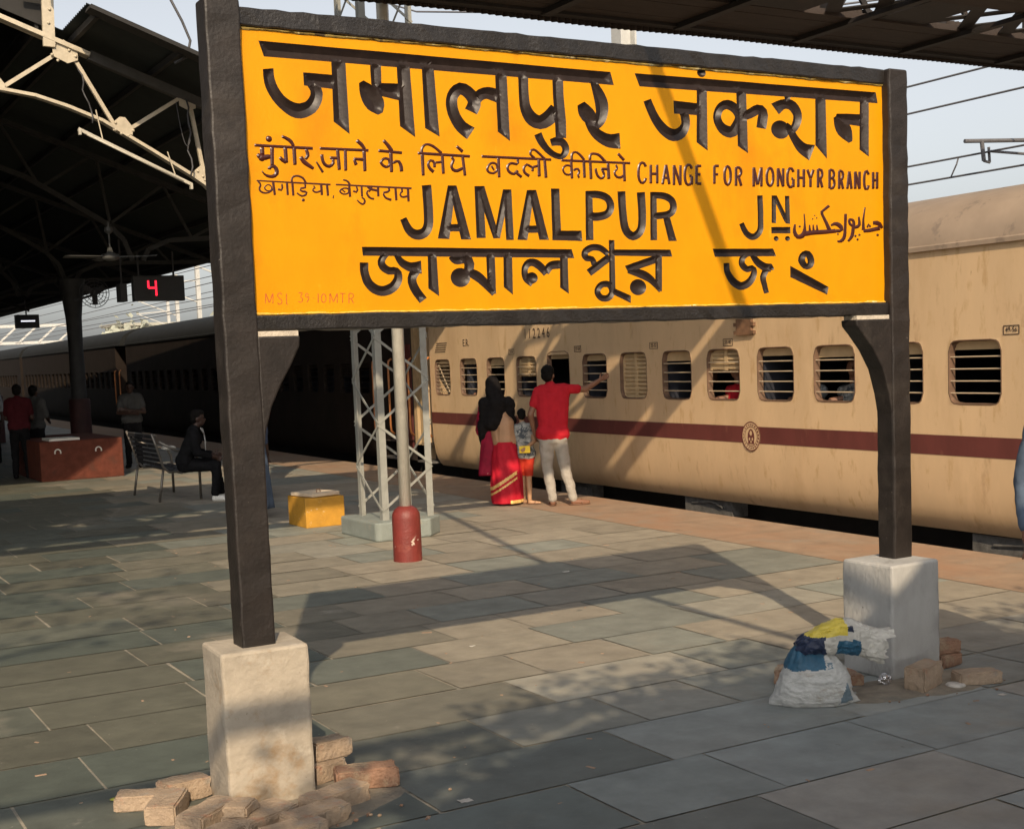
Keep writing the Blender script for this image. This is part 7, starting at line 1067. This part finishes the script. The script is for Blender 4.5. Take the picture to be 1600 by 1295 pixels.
def hairmesh(c,f,root,s=1,long=0,mm='hair',voxel=.008):
    f=V(f).normalized(); r=f.cross(V((0,0,1))).normalized(); u=r.cross(f); m=MB()
    m.ell(c+u*.045*s-f*.022*s,(.095*s,.082*s,.088*s),16,10,(f,r,u)); m.ell(c-f*.055*s+u*.0*s,(.058*s,.076*s,.080*s),14,9,(f,r,u)); m.ell(c+u*.085*s+f*.035*s,(.055*s,.062*s,.036*s),12,8,(f,r,u))
    if long: m.cap(c-f*.07*s,c-f*.09*s-u*long,.05*s,.03*s)
    return fuse(m,'hair',mm,root,voxel,1,.006,28)
def person(J,f,label,group=None,skin='skin',shirt='red_shirt',sleeve=.55,trousers='grey_trousers',shoe='sandal',s=1,voxel=.010,hair=True,legs=True,tuck=.02,face=True):
    J={k:V(v) for k,v in J.items()}
    base=(J['anL']+J['anR'])/2; t=thing('person',(base.x,base.y,0),label,'person',group)
    f=V(f).normalized(); m=MB(); head(m,J['head'],f,s); m.cap(J['neck'],J['head']-V((0,0,.04*s)),.052*s,.048*s)
    mh=(J['hipL']+J['hipR'])/2; ms=(J['shL']+J['shR'])/2
    def torso(q,e):
        q.cap(J['shL'].lerp(ms,.25),J['shR'].lerp(ms,.25),.068*s+e); q.cap(J['shL'].lerp(ms,.35)-V((0,0,.06*s)),J['hipL'].lerp(mh,.1)+V((0,0,.10*s)),.090*s+e,.082*s+e); q.cap(J['shR'].lerp(ms,.35)-V((0,0,.06*s)),J['hipR'].lerp(mh,.1)+V((0,0,.10*s)),.090*s+e,.082*s+e)
        q.cap(ms-V((0,0,.09*s)),mh+V((0,0,.08*s)),.105*s+e,.098*s+e); q.cap(J['neck'],ms,.06*s+e*.5,.085*s+e)
    torso(m,0); m.cap(J['hipL'],J['hipR'],.098*s)
    for q in 'LR':
        m.cap(J['sh'+q],J['el'+q],.050*s,.040*s); m.cap(J['el'+q],J['ha'+q],.041*s,.028*s); d=(J['ha'+q]-J['el'+q]).normalized(); hand(m,J['ha'+q],d,V((0,0,1)) if abs(d.z)<.7 else f,s)
        if legs:
            m.cap(J['hip'+q],J['kn'+q],.082*s,.056*s); m.cap(J['kn'+q],J['kn'+q].lerp(J['an'+q],.35),.054*s,.055*s); m.cap(J['kn'+q].lerp(J['an'+q],.35),J['an'+q],.055*s,.038*s)
            an=J['an'+q].copy(); to=J['toe'+q]; dd=(to-an); dd.z=0; dd.normalize(); z0=.042*s
            m.cap((an.x,an.y,z0),(an.x+dd.x*.11*s,an.y+dd.y*.11*s,z0-.008),.038*s,.034*s); m.cap((an.x+dd.x*.11*s,an.y+dd.y*.11*s,z0-.01),(an.x+dd.x*.19*s,an.y+dd.y*.19*s,.028*s),.036*s,.024*s)
    fuse(m,'body',skin,t,voxel*.8)
    if hair: hairmesh(J['head'],f,t,s,voxel=voxel)
    if face: face_bits(J['head'],f,t,s)
    if shirt:
        m=MB(); torso(m,.016*s); m.cap(J['hipL']+V((0,0,.06*s)),J['hipR']+V((0,0,.06*s)),.100*s+.026)
        for q in 'LR':
            e=J['sh'+q].lerp(J['el'+q],min(1,sleeve)); m.cap(J['sh'+q],e,.066*s,.060*s)
            if sleeve>1: m.cap(J['el'+q],J['el'+q].lerp(J['ha'+q],sleeve-1),.056*s,.040*s)
        fuse(m,'shirt',shirt,t,voxel,2,.010,9)
    if trousers and legs:
        m=MB(); m.cap(J['hipL'],J['hipR'],.108*s); m.cap(mh+V((0,0,.0)),mh+V((0,0,.06*s)),.102*s,.090*s)
        for q in 'LR': m.cap(J['hip'+q],J['kn'+q],.098*s,.070*s); m.cap(J['kn'+q],J['an'+q].lerp(J['kn'+q],.06),.070*s,.056*s)
        fuse(m,'trousers',trousers,t,voxel,2,.012,10)
    if legs:
        for q in 'LR':
            an=J['an'+q]; to=J['toe'+q]; dd=(to-an); dd.z=0; dd.normalize(); sd_=V((-dd.y,dd.x,0)); m=MB()
            if shoe=='sandal':
                m.ell((an.x+dd.x*.075*s,an.y+dd.y*.075*s,.010),(.145*s,.050*s,.010),18,6,(dd,sd_,V((0,0,1)))); m.tube([V((an.x,an.y,0))+dd*.10*s+sd_*.048*s+V((0,0,.015)),V((an.x,an.y,.070*s))+dd*.10*s,V((an.x,an.y,0))+dd*.10*s-sd_*.048*s+V((0,0,.015))],.010*s,6)
            else:
                m.cap((an.x-dd.x*.01,an.y-dd.y*.01,.045),(an.x+dd.x*.13*s,an.y+dd.y*.13*s,.040),.045*s,.042*s); m.cap((an.x+dd.x*.12*s,an.y+dd.y*.12*s,.038),(an.x+dd.x*.20*s,an.y+dd.y*.20*s,.032),.044*s,.030*s); m.cap((an.x,an.y,.05),(an.x,an.y,.09),.045*s,.044*s)
            m.build('sandal' if shoe=='sandal' else 'shoe',shoe,t,smooth=True)
    return t
def stand(x,y,face,h=1.68,arms='down'):
    f=V((math.cos(R(face)),math.sin(R(face)),0)); r=V((f.y,-f.x,0)); o=V((x,y,0)); k=h/1.70
    P=lambda a,b,c:o+r*a*k+f*b*k+V((0,0,c*k))
    J=dict(head=P(0,.03,1.585),neck=P(0,0,1.45),shL=P(-.175,0,1.39),shR=P(.175,0,1.39),hipL=P(-.085,0,.90),hipR=P(.085,0,.90),knL=P(-.10,.03,.49),knR=P(.10,.03,.49),anL=P(-.11,-.02,.08),anR=P(.11,-.02,.08),toeL=P(-.14,.18,.02),toeR=P(.14,.18,.02))
    if arms=='down': J.update(elL=P(-.24,-.02,1.10),elR=P(.24,-.02,1.10),haL=P(-.25,.06,.86),haR=P(.25,.06,.86))
    elif arms=='fold': J.update(elL=P(-.25,.06,1.10),elR=P(.25,.06,1.10),haL=P(.05,.20,1.15),haR=P(-.05,.23,1.08))
    elif arms=='hip': J.update(elL=P(-.36,-.06,1.14),elR=P(.26,.02,1.10),haL=P(-.19,.06,1.02),haR=P(.20,.18,1.0))
    elif arms=='work': J.update(elL=P(-.23,.05,1.10),elR=P(.23,.05,1.10),haL=P(-.12,.30,1.02),haR=P(.12,.30,1.02))
    return J,f
# the man in red
JM={'head':(8.705,14.214,1.615),'neck':(8.715,14.19,1.49),'shL':(8.575,14.262,1.415),'shR':(8.885,14.085,1.435),'elR':(9.135,14.035,1.425),'haR':(9.35,14.05,1.52),'elL':(8.475,14.29,1.136),'haL':(8.545,14.335,.93),'hipL':(8.615,14.17,.84),'hipR':(8.765,14.085,.835),'knL':(8.638,14.19,.46),'anL':(8.632,14.09,.075),'knR':(8.82,14.075,.45),'anR':(8.855,13.96,.073),'toeL':(8.72,14.25,0),'toeR':(9.04,13.90,0)}
person(JM,(.75,.66,0),'person in a red T-shirt and grey trousers pointing an arm at the train windows',skin='skin',shirt='red_shirt',voxel=.009,face=False)
# the woman: sari, black shawl over head and shoulders
def woman():
    t=thing('person',(8.27,14.66,0),'person in a black shawl and red sari with a gold border','person')
    H=V((8.235,14.80,1.49)); sL=V((8.135,14.83,1.29)); sR=V((8.385,14.685,1.28)); ms=(sL+sR)/2; hp=V((8.305,14.655,.80)); Rr=V((.868,-.497,0)); F=V((.497,.868,0))
    m=MB(); head(m,H,F,.95); m.cap(H-V((0,0,.07)),ms,.048,.06); m.cap(sL,sR,.07); m.cap(ms-V((0,0,.05)),hp+V((0,0,.18)),.125,.115); m.cap(hp+V((0,0,.22)),hp,.125,.135); m.cap(ms-V((0,0,.05))+Rr*.05,hp+Rr*.045,.10,.115); m.cap(ms-V((0,0,.05))-Rr*.05,hp-Rr*.045,.10,.115)
    eR=V((8.47,14.75,1.05)); hR=V((8.53,14.86,1.10)); m.cap(sR,eR,.048,.038); m.cap(eR,hR,.038,.027); hand(m,hR,(hR-eR),V((0,0,1)),.9)
    eL=V((8.13,15.00,1.05)); hL=V((8.24,15.08,1.10)); m.cap(sL,eL,.048,.038); m.cap(eL,hL,.038,.027); hand(m,hL,(hL-eL),V((0,0,1)),.9)
    for q in (-.07,.06):
        b=V((8.29,14.60,0))+Rr*q; m.cap(b+V((0,0,.04))-F*.0,b-F*.0+F*.12+V((0,0,.03)),.036,.030)
    fuse(m,'body','skin_light',t,.009)
    m=MB(); n=130; rings=[]
    for i in range(91):
        z=.03+(.80-.03)*i/90; k=i/90; rx=.158+.030*math.sin(k*3.1)**.7*(1-.3*k)-(.0 if k<.8 else (k-.8)*.12)+.035*(1-k)**2; ry=.142+.018*math.sin(k*3.1)+.03*(1-k)**2-(0 if k<.8 else (k-.8)*.05); ring=[]
        c=V((8.285+.02*k,14.625+.03*k,z))
        for j in range(n):
            a=2*math.pi*j/n; pl=1+(.045*math.sin(a*9+k*2)+.03*math.sin(a*5+1-k*3))*(1-k)**.6+.012*math.sin(a*14+z*20); ring.append(c+Rr*(rx*pl*math.cos(a))+F*(ry*pl*math.sin(a)))
        rings.append(ring)
    m.loft(rings); sk=m.build('skirt',['red_sari','gold_trim'],t,smooth=True); og=V(ORG[t.name])
    for p in sk.data.polygons:
        q=V(p.center)+og-V((8.29,14.64,0)); a=q.dot(Rr); l=.27+.62*(a+.10)
        if q.dot(F)<.03 and a<.14 and (abs(q.z-l)<.022 or abs(q.z-l+.07)<.014): p.material_index=1
        if q.z<.07 and a>.05: p.material_index=1
    # loose end of the sari hanging on the left
    m=MB(); rings=[]
    for i in range(20):
        k=i/19; z=.98-.60*k; c=V((8.145,14.76,z))-Rr*(.0+.035*k)+F*.0; rx=.080+.045*k; ring=[]
        for j in range(24):
            a=2*math.pi*j/24; pl=1+.12*math.sin(a*6+k*4); ring.append(c+Rr*(rx*pl*math.cos(a))+F*(.035*pl*math.sin(a)))
        rings.append(ring)
    m.loft(rings).build('sari_end','pink_sari',t,smooth=True)
    m=MB(); m.cap(sL+V((0,0,-.02))-Rr*.02,V((8.08,14.86,.95)),.07,.075); m.cap(sR+F*.05,ms+F*.09-V((0,0,.2)),.07,.09); fuse(m,'sari_blouse','pink_sari',t,.010,2,.012,14)
    m=MB(); m.ell(H+V((0,0,.02))-F*.012,(.112,.098,.122),16,11,(F,Rr,V((0,0,1)))); m.cap(H-F*.05,ms-F*.04+V((0,0,.02)),.085,.12)
    m.cap(sL+V((0,0,-.02)),sR+V((0,0,-.02)),.098); m.cap(ms-F*.05,ms-F*.07-V((0,0,.22))-Rr*.05,.13,.14); m.cap(sL-F*.02,sL-V((0,0,.30))-Rr*.02-F*.03,.085,.095); m.cap(sR-F*.02,sR-V((0,0,.20))-F*.03+Rr*.0,.085,.075); m.cap(sL-V((0,0,.28))-F*.04-Rr*.02,sL-V((0,0,.50))-F*.0-Rr*.035,.085,.055); m.cap(sR-V((0,0,.06)),eR-F*.0,.07,.055)
    fuse(m,'shawl','black_shawl',t,.011,3,.022,8)
    m=MB()
    for q in (-.07,.06): b=V((8.29,14.60,0))+Rr*q; m.ell(b+F*.06+V((0,0,.010)),(.048,.135,.010),16,6,(Rr,F,V((0,0,1))))
    m.build('sandals','sandal',t,smooth=True)
woman()
# the child
f=V((.35,.94,0)); Rr=V((.868,-.497,0)); F=V((.497,.868,0)); b=V((8.50,14.50,0)); P=lambda a,d,z:b+Rr*a+F*d+V((0,0,z))
JC=dict(head=P(-.03,.06,1.12),neck=P(-.025,.04,1.015),shL=P(-.115,.05,.965),shR=P(.075,.03,.965),hipL=P(-.045,.03,.60),hipR=P(.045,.01,.60),knL=P(-.03,.08,.33),knR=P(.035,.0,.33),anL=P(-.035,.07,.055),anR=P(.035,-.02,.055),toeL=P(.06,.12,0),toeR=P(.20,-.04,0),elL=P(-.16,.03,.80),haL=P(-.10,.12,.74),elR=P(.125,-.03,.80),haR=P(.03,-.12,.735))
person(JC,f,'small child in a patterned grey top and red shorts holding a packet','' or None,'skin_light','kid_shirt',.4,'kid_shorts','sandal',.68,.008,face=False)
tk=[o for o in bpy.data.objects if o.name.startswith('trousers')][-1]
# shorts: keep only the part above the knee
bm=bmesh.new(); bm.from_mesh(tk.data); bmesh.ops.bisect_plane(bm,geom=bm.verts[:]+bm.edges[:]+bm.faces[:],plane_co=(0,0,.36),plane_no=(0,0,-1),clear_outer=True); bm.to_mesh(tk.data); bm.free(); tk.name='shorts'
m=MB(); c=P(-.005,-.145,.705); m.obox(c,Rr*.068,F*.012,V((0,0,.045))); 
tag(m.build('snack_packet','packet_yellow',bevel=.006),'bright yellow packet held by the child','packet')
# person at the right edge
J,f=stand(6.04,4.62,235,1.70,'down'); 
person(J,f,'person in a grey shirt half cut off by the right edge of the photo',skin='skin',shirt='blue_cloth',sleeve=1.95,trousers='navy_cloth',shoe='sandal',voxel=.012)
# person hidden behind the left sign post
def hidden():
    J,f=stand(5.36,15.95,60,1.62,'down')
    t=person(J,f,'person in a long dusty blue garment almost hidden behind the left sign post',skin='skin_shade',shirt='navy_cloth',sleeve=1.5,trousers='navy_cloth',voxel=.013,face=False)
    m=MB(); rings=[]; Rr=V((.868,-.497,0)); F=V((.497,.868,0))
    for i in range(24):
        k=i/23; z=1.25-1.13*k; c=V((5.37,15.9,z))+Rr*(.045*k); ring=[]
        for j in range(40):
            a=2*math.pi*j/40; pl=1+(.05*math.sin(a*8+k*2)+.04*math.sin(a*3+k*5))*(.3+k); ring.append(c+Rr*((.155+.085*k)*pl*math.cos(a))+F*((.14+.07*k)*pl*math.sin(a)))
        rings.append(ring)
    m.loft(rings).build('long_garment','blue_cloth',t,smooth=True)
hidden()
# people in the shade of the canopy
b=V((5.42,18.52,0)); f=V((.95,-.30,0)); r=V((-.30,-.95,0)); P=lambda a,d,z:b+r*a+f*d+V((0,0,z))
JS=dict(head=P(0,.12,1.17),neck=P(0,.07,1.04),shL=P(-.17,.04,.97),shR=P(.17,.04,.97),hipL=P(-.09,-.10,.53),hipR=P(.09,-.10,.53),knL=P(-.12,.33,.53),knR=P(.12,.33,.50),anL=P(-.12,.38,.09),anR=P(.12,.30,.09),toeL=P(-.13,.6,0),toeR=P(.13,.52,0),elL=P(-.22,.08,.70),elR=P(.22,.08,.70),haL=P(-.08,.30,.66),haR=P(.10,.28,.63))
t=person(JS,f,'person in dark clothes and white shoes sitting on the near end of the bench',skin='skin_shade',shirt='dark_cloth',sleeve=1.85,trousers='dark_cloth',shoe='white_shoe',voxel=.012)
m=MB(); m.tube([P(-.05,.17,1.03),P(-.02,.19,.95),P(.02,.20,.85),P(.03,.20,.72)],.009,6); m.tube([P(.07,.15,1.04),P(.0,.19,.95)],.009,6); m.build('lanyard','pale_cloth',t,smooth=True)
m=MB(); m.ell((5.22,18.95,.76),(.11,.10,.035),14,8); tag(m.build('cloth_bundle','white_paint',smooth=True),'small white bundle lying on the bench arm','bundle')
J,f=stand(6.52,26.1,250,1.66,'fold'); person(J,f,'person in a pale top with folded arms standing in the dark behind the bench',skin='skin_shade',shirt='shade_pale',sleeve=.6,trousers='dark_cloth',shoe='dark_cloth',voxel=.013)
J,f=stand(4.33,25.5,70,1.70,'work'); person(J,f,'person in a shade-darkened red shirt standing at the far left',skin='skin_shade',shirt='shade_red',sleeve=.7,trousers='dark_cloth',shoe='dark_cloth',voxel=.013,face=False)
J,f=stand(4.70,26.0,50,1.66,'work'); person(J,f,'person in a shade-darkened pale shirt just right of the red shirt',skin='skin_shade',shirt='shade_pale',sleeve=.9,trousers='dark_cloth',shoe='dark_cloth',voxel=.014,face=False)
J,f=stand(4.62,30.5,240,1.74,'down'); person(J,f,'person in a grey top at the extreme left edge deep in the shade',skin='skin_shade',shirt='grey_shirt',sleeve=.9,trousers='dark_cloth',shoe='dark_cloth',voxel=.014)
# passengers behind the window bars
def passenger(y,u,label,mm,lean=0,hd=True):
    x=TX(y)+u; t=thing('person',(x,y,.9),label,'person','passengers in the coach'); m=MB()
    if hd: head(m,V((x,y,1.62)),(-.7,lean,0),1); m.cap((x,y,1.52),(x,y,1.42),.05)
    m.cap((x-.05,y,1.30),(x-.22,y+.12,1.28),.04,.03)
    fuse(m,'body','skin',t,.012)
    if hd: hairmesh(V((x,y,1.62)),(-.7,lean,0),t,1,voxel=.012)
    m=MB(); m.cap((x,y-.14,1.36),(x,y+.14,1.36),.08); m.cap((x,y,1.32),(x,y,.95),.14,.15); fuse(m,'top',mm,t,.013,2,.012,9)
passenger(12.2,.30,'passenger in red behind the half shuttered window','red_shirt',.5)
passenger(11.05,.42,'passenger with a bare head at the window right of the emblem','grey_shirt',.4)
passenger(10.35,.38,'passenger in dark clothes at the window beside the right sign post','kid_shirt',-.5)
passenger(13.0,.55,'passenger in dark clothes behind the window left of the half shuttered one','dark_cloth',.2)
passenger(18.75,.4,'passenger in a pale top behind the second window from the coach end','pale_cloth',.2)
bpy.context.view_layer.update()
